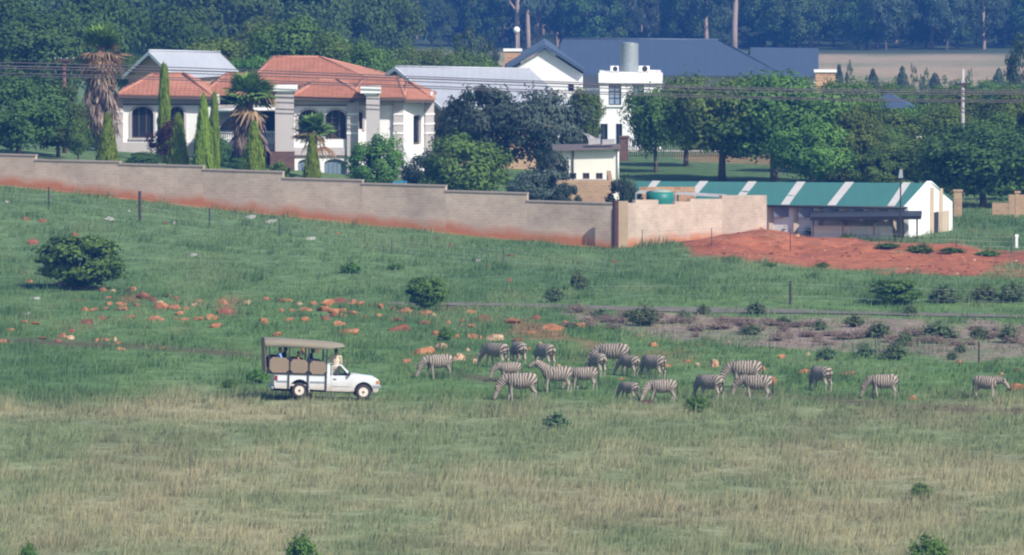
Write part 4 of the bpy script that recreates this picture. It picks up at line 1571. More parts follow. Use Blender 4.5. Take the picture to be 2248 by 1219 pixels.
# ---- gabled sheds and houses with sheet roofs
def sheet_house(name, label, ridge0, ridge1, eave0, eave1, wall_m, roof_m, cat='house', over=0.35, verge=M_trim, hip=False):
    """ridge and front eave given as world points (0 = gable end seen); mirrored to the back"""
    b0 = ridge0 + (ridge0 - eave0)
    b1 = ridge1 + (ridge1 - eave1)
    b0.z, b1.z = eave0.z, eave1.z
    mid = (eave0 + b1) / 2
    g = ground(mid.x, mid.y)
    e = root(name, g, label, cat)
    along = (ridge1 - ridge0).normalized()
    m = MB()
    i0, i1 = along * over, along * -over
    sh = 0.12
    lo = g.z - 0.5

    def dn(p, q, t):        # pull the eave in under the overhang
        return p + (q - p) * t
    f0, f1, r0, r1, k0, k1 = dn(eave0, ridge0, sh) + i0, dn(eave1, ridge1, sh) + i1, ridge0 + i0, ridge1 + i1, dn(b0, ridge0, sh) + i0, dn(b1, ridge1, sh) + i1
    dz = Vector((0, 0, -0.14))
    f0, f1, r0, r1, k0, k1 = [p + dz for p in (f0, f1, r0, r1, k0, k1)]
    B = lambda p: Vector((p.x, p.y, lo))
    m.poly([B(f0), B(f1), f1, f0])
    m.poly([B(k0), k0, k1, B(k1)])
    m.poly([B(f0), f0, r0, k0, B(k0)])
    m.poly([B(f1), B(k1), k1, r1, f1])
    m.part('wall', wall_m, e)
    m = MB()
    if hip:
        h1 = ridge1 - along * hip
        roof_sheet(m, [eave0, eave1, h1, ridge0])
        m2 = MB()
        roof_sheet(m2, [eave1, b1, h1])
        m2.part('hip_sheet', roof_m, e)
        ridge1 = h1
    else:
        roof_sheet(m, [eave0, eave1, ridge1, ridge0])
    m.part('roof', roof_m, e)
    m = MB()
    roof_sheet(m, [b0, ridge0, ridge1, b1])
    m.part('roof', roof_m, e)
    if verge:
        for p in (eave0, b0):
            m = MB()
            d = -along * 0.05
            m.slab([p + d, ridge0 + d, ridge0 + d + Vector((0, 0, -0.26)), p + d + Vector((0, 0, -0.26))], along * 0.048)
            m.part('bargeboard', verge, e)
    m = MB()
    m.sm = True
    m.tube([ridge0 + Vector((0, 0, 0.03)), ridge1 + Vector((0, 0, 0.03))], 0.09, 6)
    m.part('ridge_cap', roof_m, e)
    return e


M_tan = mat('plaster_tan', (0.40, 0.27, 0.165), 0.9, 0.12, 0.8)
sheet_house('tin_roofed_house', 'small tan house with a grey tin roof behind the tile roofed villa', P(327, 112, 672), P(500, 116, 680), P(386, 172, 670), P(530, 162, 678), M_tan, M_tin, hip=1.0)
sheet_house('tin_roofed_barn', 'long barn with a broad grey tin roof between the villa and the olive trees', P(868, 147, 668), P(1164, 153, 670), P(971, 236, 661), P(1267, 243, 663), M_brick_tan, M_tin, 'barn')
# low grey roof behind the olive tree
g = ground(P(1262, 300, 650).x, 651)
sm_ = root('grey_roofed_hut', g, 'hut with a low grey pyramid roof beside the tall olive tree', 'hut')
a, b, c, d = P(1200, 309, 649), P(1308, 309, 649), P(1308, 303, 654), P(1200, 303, 654)
ap = P(1236, 264, 651.5)
m = MB()
for p, q in ((a, b), (b, c), (c, d), (d, a)):
    m.poly([p, q, ap])
m.poly([a, b, c, d])
m.part('roof', M_tin_old, sm_)
m = MB()
m.box(a.x + .4, b.x - .4, 649.4, 653.6, g.z - .3, a.z - 0.04)
m.part('wall', M_brick_tan, sm_)

# ---- cream outbuilding
Yc = 622.0
x0, x1, z0, z1 = span(1218, 1359, 331, 440, Yc)
g = ground(x0 + 2, Yc)
cb = root('cream_outbuilding', g, 'cream plastered flat roofed outbuilding with three tiny windows', 'building')
hs = []
for a in (1250, 1279, 1308):
    hx0, hx1, hz0, hz1 = span(a, a + 15, 380, 393, Yc)
    hs.append((hx0, hx1, hz0, hz1, 0))
m = MB()
facade(m, x0, x1, g.z - 0.4, z1, Yc, 0.25, hs)
m.box(x1 - 0.25, x1, Yc + 0.25, Yc + 5, g.z - 0.4, z1)
m.box(x0, x0 + 0.25, Yc + 0.25, Yc + 5, g.z - 0.4, z1)
m.part('wall', M_cream, cb)
for h in hs:
    window(cb, h, Yc, M_frame_brown, M_glass, 1, 0, None, M_plaster, 0.1)
m = MB()
m.slab([P(1213, 330, Yc - 0.5), P(1362, 326, Yc - 0.5), P(1362, 316, Yc + 5.4), P(1213, 317, Yc + 5.4)], (0, 0, -0.07))
m.part('roof', mat('roof_felt_dark', (0.13, 0.105, 0.10), 0.9, 0.25, 1.5), cb)
for px in (1258, 1357):
    m = MB()
    m.sm = True
    m.tube([P(px, 330, Yc - 0.1), P(px, 396, Yc - 0.1)], 0.05, 6)
    m.part('downpipe', M_trim if px > 1300 else M_dark, cb)
for a, b, t in ((1292, 1318, 0.22), (1322, 1350, 0.16)):
    m = MB()
    q = [P(a, 318, Yc + 1), P(b, 316, Yc + 1.2), P(b, 311, Yc + 2.6), P(a, 312, Yc + 2.6)]
    m.slab(q, (0, 0, t))
    m.thing('roofing_sheet', M_tin_old, q[0], 'old roofing sheets lying on top of the cream outbuilding', 'sheet', 'loose sheets on the cream outbuilding')
# tan brick yard wall before it
m = MB()
x0, x1, z0, z1 = span(1222, 1345, 396, 446, 606)
g = ground(x0, 606)
m.box(x0, x1, 606, 606.25, g.z - 0.3, z1)
m.box(x1 - .25, x1, 606.25, 618, g.z - 0.3, z1)
m.thing('brick_yard_wall', M_brick_tan, g, 'tan brick yard wall below the cream outbuilding', 'wall')

# ---- white house with the slate blue roof
g = ground(P(1400, 320, 704).x, 704)
wh = root('white_house', g, 'large white double storey house with slate blue sheet roofs', 'house')
lo = g.z - 0.5
# gable wing
Yg = 712.0
apx, le, re = P(1196, 104, Yg), P(1112, 154, Yg), P(1284, 160, Yg)
m = MB()
dx = Vector((0, 0, -0.16))
m.slab([Vector((le.x + 0.2, Yg, lo)), Vector((re.x - 0.15, Yg, lo)), re + Vector((-0.15, 0, -0.1)), apx + dx, le + Vector((0.2, 0, -0.1))], (0, 0.3, 0))
m.box(re.x - 0.45, re.x - 0.15, Yg + 0.3, Yg + 9, lo, re.z - 0.2)
m.part('gable_wall', M_white, wh)
for e_, nm in ((le, 'gable_roof'), (re, 'gable_roof')):
    m = MB()
    o = Vector((0, -0.55, 0))
    bk = Vector((0, 11, 0))
    m.slab([e_ + o, apx + o, apx + bk, e_ + bk], (0, 0, 0.24))
    m.part(nm, M_blue, wh)
hx0, hx1, hz0, hz1 = span(1248, 1260, 184, 200, Yg - 0.05)
m = MB()
m.box(hx0, hx1, Yg - 0.04, Yg - 0.005, hz0, hz1)
m.part('window', M_glass, wh)
# main roof
Ye, Yr = 715.0, 722.5
r0, r1 = P(1236, 85, Yr), P(1578, 88, Yr)
f0, f1 = P(1206, 163, Ye), P(1725, 166, Ye)
m = MB()
roof_sheet(m, [f0, f1, r1, r0], 0.1)
m.part('roof', M_blue, wh)
k0, k1 = Vector((f0.x, 730, f0.z)), Vector((f1.x, 730, f1.z))
m = MB()
roof_sheet(m, [k0, r0, r1, k1], 0.1)
m.part('roof', M_blue, wh)
m = MB()
roof_sheet(m, [f1, k1, r1], 0.1)
m.part('hip_roof', M_blue, wh)
m = MB()
roof_sheet(m, [f0, r0, k0], 0.1)
m.part('hip_roof', M_blue, wh)
m = MB()
m.sm = True
m.tube([r0, r1], 0.1, 6)
m.tube([r1, f1], 0.09, 6)
m.part('ridge_cap', M_blue, wh)
# end wing roof
q0, q1 = P(1648, 104, 723.5), P(1797, 106, 723.5)
w0, w1 = P(1640, 168, 716.4), P(1797, 168, 716.4)
m = MB()
roof_sheet(m, [w0, w1, q1, q0], 0.1)
m.part('roof', M_blue, wh)
m = MB()
roof_sheet(m, [Vector((w0.x, 731, w0.z)), q0, q1, Vector((w1.x, 731, w1.z))], 0.1)
m.part('roof', M_blue, wh)
m = MB()
m.slab([w1 + Vector((-0.05, 0.2, -0.1)), Vector((w1.x - 0.05, 731, w1.z - 0.1)), q1 + Vector((-0.05, 0, -0.1))], (-0.25, 0, 0))
m.part('gable_wall', M_white, wh)
# walls below
x0, x1, z0, z1 = span(1284, 1795, 167, 330, 717)
hs = []
for a, b in ((1462, 1482), (1560, 1582), (1700, 1720)):
    hx0, hx1, hz0, hz1 = span(a, b, 188, 222, 717)
    hs.append((hx0, hx1, hz0, hz1, 0))
m = MB()
facade(m, x0, x1, lo, z1, 717, 0.3, hs)
m.part('wall', M_white, wh)
for h in hs:
    window(wh, h, 717, M_frame_blue, M_glass_pale, 1, 1)
# flat roofed block
Yf = 700.0
x0, x1, z0, z1 = span(1317, 1452, 160, 330, Yf)
hs = []
for a, b in ((1336, 1364), (1389, 1414)):
    hx0, hx1, hz0, hz1 = span(a, b, 185, 231, Yf)
    hs.append((hx0, hx1, hz0, hz1, 0))
zl = P(1317, 250, Yf).z
dr = []
for a, b in ((1318, 1334), (1352, 1366)):
    hx0, hx1, hz0, hz1 = span(a, b, 272, 320, Yf)
    dr.append((hx0, hx1, lo + 0.3, hz1, 0))
m = MB()
facade(m, x0, x1, zl, z1, Yf, 0.3, hs)
facade(m, x0, x1, lo, zl, Yf, 0.3, dr)
m.box(x0, x0 + 0.3, Yf + 0.3, 704.6, lo, z1)
m.box(x1 - 0.3, x1, Yf + 0.3, 704.6, lo, z1)
m.box(x0, x1, 704.6, 704.9, lo, z1)
m.part('wall', M_white, wh)
m = MB()
bxp(m, 1314, 1455, 160, 183, Yf - 0.18, 0.178)
m.part('parapet', M_white, wh)
m = MB()
m.box(x0 + 0.3, x1 - 0.3, Yf + 0.3, 704.6, z1 - 0.5, z1 - 0.04)
m.part('flat_roof', M_white, wh)
for h in hs:
    window(wh, h, Yf, M_frame_blue, M_glass_pale, 1, 2, None, M_trim)
for h in dr:
    window(wh, h, Yf, M_frame_blue, M_glass, 1, 0, name='glazed_door')
# porch between gable and block, its shade painted as a dark back wall
m = MB()
hx0, hx1, hz0, hz1 = span(1270, 1317, 196, 207, 704)
m.box(hx0, hx1, 704, 704.2, hz0, hz1)
m.box(hx0, hx1, 704.2, 712, hz0 - 0.2, hz0 + 0.05)
m.part('balcony_parapet', M_white, wh)
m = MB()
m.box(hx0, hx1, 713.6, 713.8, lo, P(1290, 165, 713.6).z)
m.part('porch_shade_wall', M_frame_blue, wh)
# brick chimneys
for (p0, p1, t, b, Y, lab) in ((1108, 1143, 113, 165, 719, 'brick chimney beside the white gable'), (1790, 1834, 159, 215, 713, 'brick chimney at the end of the blue roof')):
    m = MB()
    x0, x1, z0, z1 = span(p0, p1, t, b, Y)
    m.box(x0, x1, Y, Y + 1.1, lo, z1)
    o = m.part('chimney', M_brick_face, wh, lab)
    m = MB()
    m.box(x0 - 0.1, x1 + 0.1, Y - 0.1, Y + 1.2, z1, z1 + 0.16)
    m.part('cap', M_trim, o)
# corrugated tank and air conditioners on the flat roof
c = P(1381.5, 160, 703.2)
zt = P(1381.5, 96, 703.2).z
zb_ = P(1381.5, 160, 700).z - 0.04
tk = root('corrugated_water_tank', (c.x, 703.2, zb_), 'tall galvanised corrugated water tank on the white flat roof', 'tank')
m = MB()
m.sm = True
H = zt - zb_
n = 40
m.tube([(0, 0, H * k / n) for k in range(n + 1)], [0.63 + (0.022 if k % 2 else 0) for k in range(n + 1)], 28)
m.local('barrel', M_galv, tk)
m = MB()
m.sm = True
m.tube([(0, 0, H + 0.001), (0, 0, H + 0.05), (0, 0, H + 0.1)], [0.66, 0.45, 0.12], 24)
m.local('lid', M_galv, tk)
for p0, p1, lab in ((1340, 1358, 'small white air conditioner beside the shaded side of the roof tank'), (1402, 1426, 'bigger white air conditioner on the sunny side of the roof tank')):
    x0, x1, z0, z1 = span(p0, p1, 145, 160, 702.0)
    ac = root('air_conditioner', ((x0 + x1) / 2, 702.0, zb_), lab, 'air conditioner', 'air conditioners on the flat roof')
    w = (x1 - x0) / 2
    m = MB()
    m.box(-w, w, -0.17, 0.17, 0.06, z1 - zb_)
    m.local('casing', M_trim, ac, bevel=0.02)
    m = MB()
    m.sm = True
    m.tube([(0.05, -0.19, (z1 - zb_) * 0.55), (0.05, -0.171, (z1 - zb_) * 0.55)], 0.2 if w > .35 else 0.17, 16)
    m.local('fan_grille', M_dark, ac)
    for s in (-1, 1):
        m = MB()
        m.box(s * w * 0.7 - 0.04, s * w * 0.7 + 0.04, -0.15, 0.15, 0, 0.06)
        m.local('foot', M_dark, ac)
# palisade and posts before the white house
pf = root('palisade_fence', ground(P(1400, 350, 690).x, 690), 'pale palisade fence in front of the white house lawn', 'fence')
fx0, fx1 = P(1368, 350, 690).x, P(1660, 350, 690).x
stm = MB()
stm.box(-0.025, 0.025, -0.015, 0.015, 0, 1.35)
stme = stm.mesh('paling', M_dark)
for k in range(60):
    x = fx0 + (fx1 - fx0) * k / 59
    o = link('paling', stme, pf)
    o.location = ground(x, 690) - pf.location
for z in (0.35, 1.1):
    m = MB()
    a = ground(fx0, 689.97)
    b = ground(fx1, 689.97)
    m.slab([a + Vector((0, 0, z)), b + Vector((0, 0, z)), b + Vector((0, 0, z + 0.09)), a + Vector((0, 0, z + 0.09))], (0, -0.03, 0))
    m.part('rail', M_concrete, pf)
m = MB()
gp = ground(P(1370, 360, 684).x, 684)
m.box(gp.x - 0.3, gp.x + 0.3, 683.7, 684.3, gp.z - 0.2, P(1370, 303, 684).z)
m.box(gp.x - 0.36, gp.x + 0.36, 683.64, 684.36, P(1370, 303, 684).z, P(1370, 301, 684).z + .08)
m.thing('gate_pillar', M_brick_dark, gp, 'dark brick gate pillar next to the cream outbuilding', 'pillar')
# blue pyramid roof in the trees
g = ground(P(1950, 240, 735).x, 735)
gz = root('gazebo', g, 'gazebo with a blue pyramid roof among the trees', 'gazebo')
c4 = [P(1893, 238, 731), P(2010, 238, 731), P(2010, 232, 739), P(1893, 232, 739)]
ap = P(1950, 203, 735)
m = MB()
for k in range(4):
    m.poly([c4[k], c4[(k + 1) % 4], ap])
m.poly(c4)
m.part('roof', M_blue, gz)
for p in c4:
    m = MB()
    q = p + (Vector((ap.x, ap.y, p.z)) - p) * 0.08
    m.tube([(q.x, q.y, g.z - 0.6), (q.x, q.y, q.z - 0.03)], 0.1, 6)
    m.part('post', M_wood_dark, gz)

# ---- green roofed shed
shA, shB, shAp = P(1996, 527, 590), P(2091, 512, 598), P(2045, 402, 594)
g = ground(shA.x - 4, 594)
sh = root('green_roofed_shed', g, 'long low shed with a teal green roof, pale roof strips and white gable', 'shed')
lo = -0.6
el, er = P(1994, 454, 590), P(2091, 440, 598)
L0, LR, Lk = P(1396, 446, 598.5), P(1396, 398, 602.5), None
Lk = LR + (LR - L0)
Lk.z = L0.z
# gable wall with parapet
m = MB()
alng = (LR - shAp)
alng.z = 0
alng = alng.normalized()
m.slab([Vector((shA.x, shA.y, lo)), Vector((shB.x, shB.y, lo)), er, shAp + Vector((0, 0, 0.12)), el], alng * 0.3)
gw = m.part('gable_wall', M_white, sh, 'white plastered gable end of the shed')
gd = (shB - shA)
gd.z = 0
glen = gd.length
gd = gd.normalized()
gn = Vector((gd.y, -gd.x, 0))


def on_gable(s0, s1, z0, z1, out, th):
    o = Vector((shA.x, shA.y, 0)) + gn * out
    b = [o + gd * (s0 * glen), o + gd * (s1 * glen), o + gd * (s1 * glen) - gn * th, o + gd * (s0 * glen) - gn * th]
    return [Vector((p.x, p.y, z0)) for p in b], [Vector((p.x, p.y, z1)) for p in b]


M_rib = mat('plaster_tan_band', (0.50, 0.40, 0.30), 0.85, 0.1)
for s0, s1, t in ((0.47, 0.53, 2.75), (0.68, 0.74, 2.6)):
    m = MB()
    m.hexa(*on_gable(s0, s1, lo, t, 0.10, 0.098))
    m.part('buttress', M_rib, gw)
m = MB()
m.hexa(*on_gable(0.56, 0.665, -0.3, 1.25, 0.03, 0.028))
m.part('doorway', M_dark, gw)
m = MB()
m.hexa(*on_gable(0.70, 0.86, -0.3, 1.25, 0.16, 0.05))
m.part('open_door', M_rib, gw)
# long wall
m = MB()
dn_ = Vector((0, 0.35, 0))
m.slab([Vector((el.x, el.y + 0.35, lo)), Vector((L0.x, L0.y + 0.35, lo)), L0 + dn_ - Vector((0, 0, 0.1)), el + dn_ - Vector((0, 0, 0.1))], (0, 0.25, 0))
m.part('wall', M_white, sh)
fl = el - L0
for k in range(11):
    t = (k + 0.5) / 11
    p = L0 + (el - L0) * t + Vector((0, 0.28, 0))
    m = MB()
    m.box(p.x - 0.13, p.x + 0.13, p.y - 0.06, p.y + 0.065, lo, p.z - 0.12)
    m.part('pier', M_rib, sh)
    if k < 10:
        q = L0 + (el - L0) * ((k + 1) / 11) + Vector((0, 0.3, 0))
        m = MB()
        m.slab([Vector((q.x - 0.58, q.y, q.z - 0.72)), Vector((q.x + 0.58, q.y - 0.16, q.z - 0.72)), Vector((q.x + 0.58, q.y - 0.16, q.z - 0.2)), Vector((q.x - 0.58, q.y, q.z - 0.2))], (0, 0.03, 0))
        m.part('window', mat('shed_window_dusty', (0.16, 0.18, 0.24), 0.4), sh)
# roof sheets and clear strips
back_r = shAp + (shAp - el)
back_r.z = el.z
m = MB()
roof_sheet(m, [L0, el, shAp, LR], 0.06)
ro2 = m.part('roof', M_green, sh)
m = MB()
roof_sheet(m, [LR, shAp, back_r, Lk], 0.06)
m.part('roof', M_green, sh)
up_ = Vector((0, 0, 0.012))
for top_px, bot_px, w in ((1436, 1405, 17), (1540, 1508, 18), (1647, 1617, 18), (1754, 1714, 18), (1860, 1816, 18), (1987, 1948, 16)):
    def onroof(px, lower):
        a, b = (L0, el) if lower else (LR, shAp)
        best = min((abs(float(proj(*(a + (b - a) * t))[0]) - px), t) for t in [i / 600 for i in range(601)])[1]
        return a + (b - a) * best
    bot = bot_px - (0 if bot_px > 1690 else 12)
    q = [onroof(bot, True), onroof(bot + w, True), onroof(top_px + w - 4, False), onroof(top_px - 4, False)]
    m = MB()
    m.slab([p + up_ for p in q], (0, 0, 0.02))
    m.part('roof_light', M_clear, ro2)
m = MB()
m.sm = True
m.tube([L0 + Vector((0, -0.05, -0.06)), el + Vector((-0.1, -0.05, -0.06))], 0.07, 6)
m.part('gutter', M_dark, sh)
# lean-to canopy on posts
a, b = P(1778, 484, 589.2), P(2022, 482, 585.6)
lc = root('lean_to_canopy', ground((a.x + b.x) / 2, 588), 'flat dark lean-to canopy on posts along the green roofed shed', 'canopy')
m = MB()
m.slab([a, b, b + Vector((0.2, 3.6, 0.12)), a + Vector((0.2, 4.4, 0.12))], (0, 0, 0.2))
m.part('roof', M_dark, lc)
for t in (0.03, 0.3, 0.58, 0.82, 0.965):
    p = a + (b - a) * t + Vector((0, 0.12, 0))
    m = MB()
    m.tube([(p.x, p.y, float(T(p.x, p.y)) - 0.15), (p.x, p.y, p.z + 0.02)], 0.055, 6)
    m.part('post', M_wood_dark, lc)
m = MB()
p, q = P(1782, 524, 589.6), P(1960, 521, 587.2)
m.slab([Vector((p.x, p.y + .6, -0.3)), Vector((q.x, q.y + .6, -0.3)), Vector((q.x, q.y + .6, P(1950, 497, 588).z)), Vector((p.x, p.y + .6, P(1800, 496, 590).z))], (0, 0.12, 0))
m.part('half_wall', M_cream, lc)
# mast with lamp standing before the shed
b = G(1976, 532)
mst = root('lamp_mast', (b.x, 584.5, float(T(b.x, 584.5))), 'slim dark mast with a small lamp standing before the shed', 'mast')
H = P(1977, 372, 584.5).z - mst.location.z
m = MB()
m.tube([(0, 0, -0.1), (0, 0, H)], [0.06, 0.04], 6)
m.local('pole', M_dark, mst)
m = MB()
m.hexa([(-0.14, -0.1, H - 0.5), (0.14, -0.1, H - 0.5), (0.14, 0.1, H - 0.5), (-0.14, 0.1, H - 0.5)], [(-0.05, -0.06, H), (0.1, -0.06, H), (0.1, 0.06, H), (-0.05, 0.06, H)])
m.local('lamp', M_galv, mst)
# gate pillars behind the shed
for k, (p0, p1, t, b_, lab) in enumerate(((2094, 2112, 421, 478, 'square brick gate pillar beside the shed gable'), (2229, 2239, 424, 478, 'brick gate pillar in front of the short brown wall'))):
    x0, x1, z0, z1 = span(p0, p1, t, b_, 612)
    g = ground((x0 + x1) / 2, 612)
    m = MB()
    m.box(x0, x1, 612, 612.5, g.z - 0.2, z1)
    m.box(x0 - 0.05, x1 + 0.05, 611.95, 612.55, z1, z1 + 0.1)
    m.thing('gate_pillar', M_brick_tan, g, lab, 'pillar', 'gate pillars behind the shed')
x0, x1, z0, z1 = span(2214, 2300, 428, 478, 615)
m = MB()
m.box(x0, x1, 615, 615.25, -0.3, z1)
m.box(x0 - 1.0, x0, 615.02, 615.23, -0.3, z1 - 0.5)
m.thing('garden_wall', M_brick_tan, ground(x0, 615), 'short brown brick wall by the gate pillar', 'wall')

# ---- stepped boundary wall
bw = root('boundary_wall', ground(5.95, 579), 'long stepped pale brick boundary wall with red soil at its foot', 'wall')


def wall_panel(p, q, zt0, zt1, name='panel', coping=True, th=0.24):
    """p, q ground points of the face; object x runs along the wall so its bricks lie level"""
    d = Vector((q.x - p.x, q.y - p.y, 0))
    L = d.length
    an = math.atan2(d.y, d.x)
    n = max(2, int(L / 0.8))
    V, Fc, foot = [], [], []
    nrows = 6
    for side in (0.0, th):
        for i in range(n + 1):
            s = L * i / n
            w = p + d.normalized() * s
            gz_ = float(T(w.x, w.y)) - 0.15
            zt = zt0 + (zt1 - zt0) * i / n
            for r in range(nrows + 1):
                z = gz_ + (zt - gz_) * r / nrows
                V.append((s, side, z - p.z))
                foot.append(z - gz_ - 0.15)
    R_ = nrows + 1
    base2 = (n + 1) * R_
    for i in range(n):
        for r in range(nrows):
            a = i * R_ + r
            Fc.append((a, a + R_, a + R_ + 1, a + 1))
            a += base2
            Fc.append((a, a + 1, a + R_ + 1, a + R_))
        a, b = i * R_ + nrows, base2 + i * R_ + nrows
        Fc.append((a, a + R_, b + R_, b))
    for i in (0, n):
        for r in range(nrows):
            a, b = i * R_ + r, base2 + i * R_ + r
            Fc.append((a, a + 1, b + 1, b) if i == 0 else (a, b, b + 1, a + 1))
    me = array_mesh(name, V, Fc, M_brick_wall, 4, {'Foot': foot})
    o = link(name, me, bw)
    o.location = Vector((p.x, p.y, p.z)) - bw.location
    o.rotation_euler = (0, 0, an)
    if coping:
        m = MB()
        m.slab([(-0.02, -0.05, zt0 - p.z), (L + 0.02, -0.05, zt1 - p.z), (L + 0.02, th + 0.05, zt1 - p.z), (-0.02, th + 0.05, zt0 - p.z)], (0, 0, 0.09))
        m.local('coping', mat('wall_coping', (0.33, 0.27, 0.235), 0.9, 0.15, 2.0), o)
    return o


W0 = Vector((5.95, 579.0, 0))
wd = Vector((-1, 0.40, 0)).normalized()


def wall_at(px):
    u = (px - CXP) / F
    # along the line W0 + wd*s with X = u*Y (nearly)
    s = (u * W0.y - W0.x) / (wd.x - u * wd.y)
    w = W0 + wd * s
    w.z = float(T(w.x, w.y))
    return w


steps = [(-260, -108, 330, 338), (-108, 77, 338, 347), (77, 261, 353, 361), (261, 445, 362, 371), (445, 620, 374, 384), (620, 795, 393, 402), (795, 978, 405, 414), (978, 1157, 421, 431), (1157, 1346, 443, 453)]
for a, b, ta, tb in steps:
    p, q = wall_at(a), wall_at(b)
    wall_panel(p, q, P(a, ta, p.y).z, P(b, ta + 0.55 * (tb - ta), q.y).z)
# other arm, stepping up behind the heap of red soil
wd2 = Vector((1, 1.2, 0)).normalized()
W1 = Vector((P(1374, 500, 579.1).x, 579.1, 0))


def wall2_at(px):
    u = (px - CXP) / F
    s = (u * W1.y - W1.x) / (wd2.x - u * wd2.y)
    w = W1 + wd2 * s
    w.z = float(T(w.x, w.y))
    return w


for a, b, t in ((1376, 1396, 446), (1396, 1446, 439), (1446, 1482, 449), (1482, 1516, 443), (1516, 1586, 437), (1586, 1684, 429)):
    p, q = wall2_at(a), wall2_at(b)
    wall_panel(p, q, P(a, t, p.y).z, P(b, t, q.y).z, coping=False)
c = wall_at(1366)
m = MB()
zt = P(1366, 442, 579).z
m.box(P(1358, 500, 578.6).x, P(1379, 500, 578.6).x, 578.6, 579.2, c.z - 0.2, zt)
m.part('corner_pier', mat('plaster_stained_tan', (0.40, 0.30, 0.20), 0.9, 0.2, 1.0), bw)
m = MB()
b = ground(P(1351, 540, 577.9).x, 577.9)
m.tube([(b.x, b.y, b.z - 0.2), (b.x, b.y, P(1351, 440, 577.9).z)], 0.185, 10)
m.thing('timber_corner_post', M_wood_dark, b, 'thick dark timber post at the corner of the boundary wall', 'post')
# things in the yard behind the corner
c = P(1449, 440, 590.5)
g = ground(c.x, 590.5)
tk = root('plastic_water_tank', g, 'round green plastic water tank behind the brick wall', 'tank')
m = MB()
m.sm = True
H = P(1449, 421, 590.5).z - g.z
m.tube([(0, 0, -0.05)] + [(0, 0, H * k / 6) for k in range(1, 7)], [0.80, 0.82, 0.80, 0.82, 0.80, 0.82, 0.80], 24)
m.local('barrel', M_poly, tk)
m = MB()
m.sm = True
m.tube([(0, 0, H), (0, 0, H + 0.10), (0, 0, H + 0.14)], [0.8, 0.4, 0.18], 24)
m.local('lid', mat('tank_lid_pale', (0.28, 0.34, 0.28), 0.5), tk)
x0, x1, z0, z1 = span(1404, 1526, 411, 440, 594)
m = MB()
m.box(x0, x1, 594, 594.25, float(T(x0, 594)) - 0.2, z1)
m.thing('orange_brick_wall', M_brick_face, ground(x0, 594), 'low orange brick wall behind the green water tank', 'wall')
for a, b, ta, tb, Y, lab in ((1482, 1588, 425, 431, 591.5, 'weathered tin lean-to roof next to the green water tank'), (1396, 1420, 423, 423, 589, 'small tin roof behind the wall corner bush')):
    q = [P(a, ta, Y), P(b, tb, Y + 1.4), P(b + 6, tb - 4, Y + 2.6), P(a + 6, ta - 4, Y + 1.8)]
    e = root('tin_lean_to', ground(q[0].x, q[0].y), lab, 'lean-to')
    m = MB()
    m.slab(q, (0, 0, -0.06))
    m.part('roof', M_tin_old, e)
    for p in q:
        m = MB()
        m.tube([(p.x, p.y, float(T(p.x, p.y)) - 0.1), (p.x, p.y, p.z - 0.05)], 0.05, 6)
        m.part('post', M_galv, e)
# blue topped table behind the wall
c = P(881, 402, 604)
g = ground(c.x, 604)
e = root('blue_table', g, 'bright blue topped table with white legs behind the wall', 'table')
H = c.z - g.z
m = MB()
m.slab([(-0.5, -0.3, H), (0.35, -0.3, H + 0.05), (0.35, 0.4, H + 0.05), (-0.5, 0.4, H)], (0, 0, 0.06))
m.local('top', mat('plastic_bright_blue', (0.015, 0.20, 0.42), 0.5, 0.05), e)
for x in (-0.42, 0.22):
    for y in (-0.25, 0.34):
        m = MB()
        m.tube([(x, y, 0), (x + 0.06, y, H)], 0.03, 6)
        m.local('leg', M_trim, e)
# drums and tanks glimpsed between the trees
for px, t, b, Y, r, mm, lab in ((2020, 300, 318, 650, 0.28, M_cream, 'cream drum half hidden between the trees'), (2240, 297, 320, 660, 0.32, M_trim, 'white drum at the edge of the massive dark tree')):
    p = P(px, b, Y)
    H = P(px, t, Y).z - p.z
    g = ground(p.x, Y)
    e = root('storage_drum', g, lab, 'drum')
    m = MB()
    m.sm = True
    z = p.z - g.z
    m.tube([(0, 0, z), (0, 0, z + 0.03), (0, 0, z + H * 0.9), (0, 0, z + H)], [r * 0.96, r, r, r * 0.9], 16)
    m.local('barrel', mm, e)
    m = MB()
    for s in (-1, 1):
        m.box(s * r * 0.7 - 0.05, s * r * 0.7 + 0.05, -0.2, 0.2, 0, z)
    m.box(-r, r, -0.22, 0.22, z - 0.05, z - 0.002)
    m.local('stand', M_galv, e)
# ---------------------------------------------------------------- bodies grown from tubes
def bake(m, voxel, smooth_n=4, name='body'):
    """one continuous skin over all the tubes"""
    me = m.mesh(name + '_src', M_dark, fix=False)
    bm = bmesh.new()
    bm.from_mesh(me)
    bmesh.ops.remove_doubles(bm, verts=bm.verts, dist=1e-5)
    bmesh.ops.recalc_face_normals(bm, faces=bm.faces)
    bm.to_mesh(me)
    bm.free()
    o = bpy.data.objects.new('tmp', me)
    C.objects.link(o)
    r = o.modifiers.new('r', 'REMESH')
    r.mode = 'VOXEL'
    r.voxel_size = voxel
    s = o.modifiers.new('s', 'SMOOTH')
    s.iterations = smooth_n
    s.factor = 0.5
    dg = bpy.context.evaluated_depsgraph_get()
    dg.update()
    out = bpy.data.meshes.new_from_object(o.evaluated_get(dg))
    bpy.data.objects.remove(o)
    out.name = name
    out.materials.clear()
    out.polygons.foreach_set('use_smooth', np.ones(len(out.polygons), bool))
    return out


def coords(me):
    a = np.empty(len(me.vertices) * 3, np.float32)
    me.vertices.foreach_get('co', a)
    return a.reshape(-1, 3)


def add_attr(me, name, v):
    a = me.attributes.new(name, 'FLOAT', 'POINT')
    a.data.foreach_set('value', np.asarray(v, np.float32))


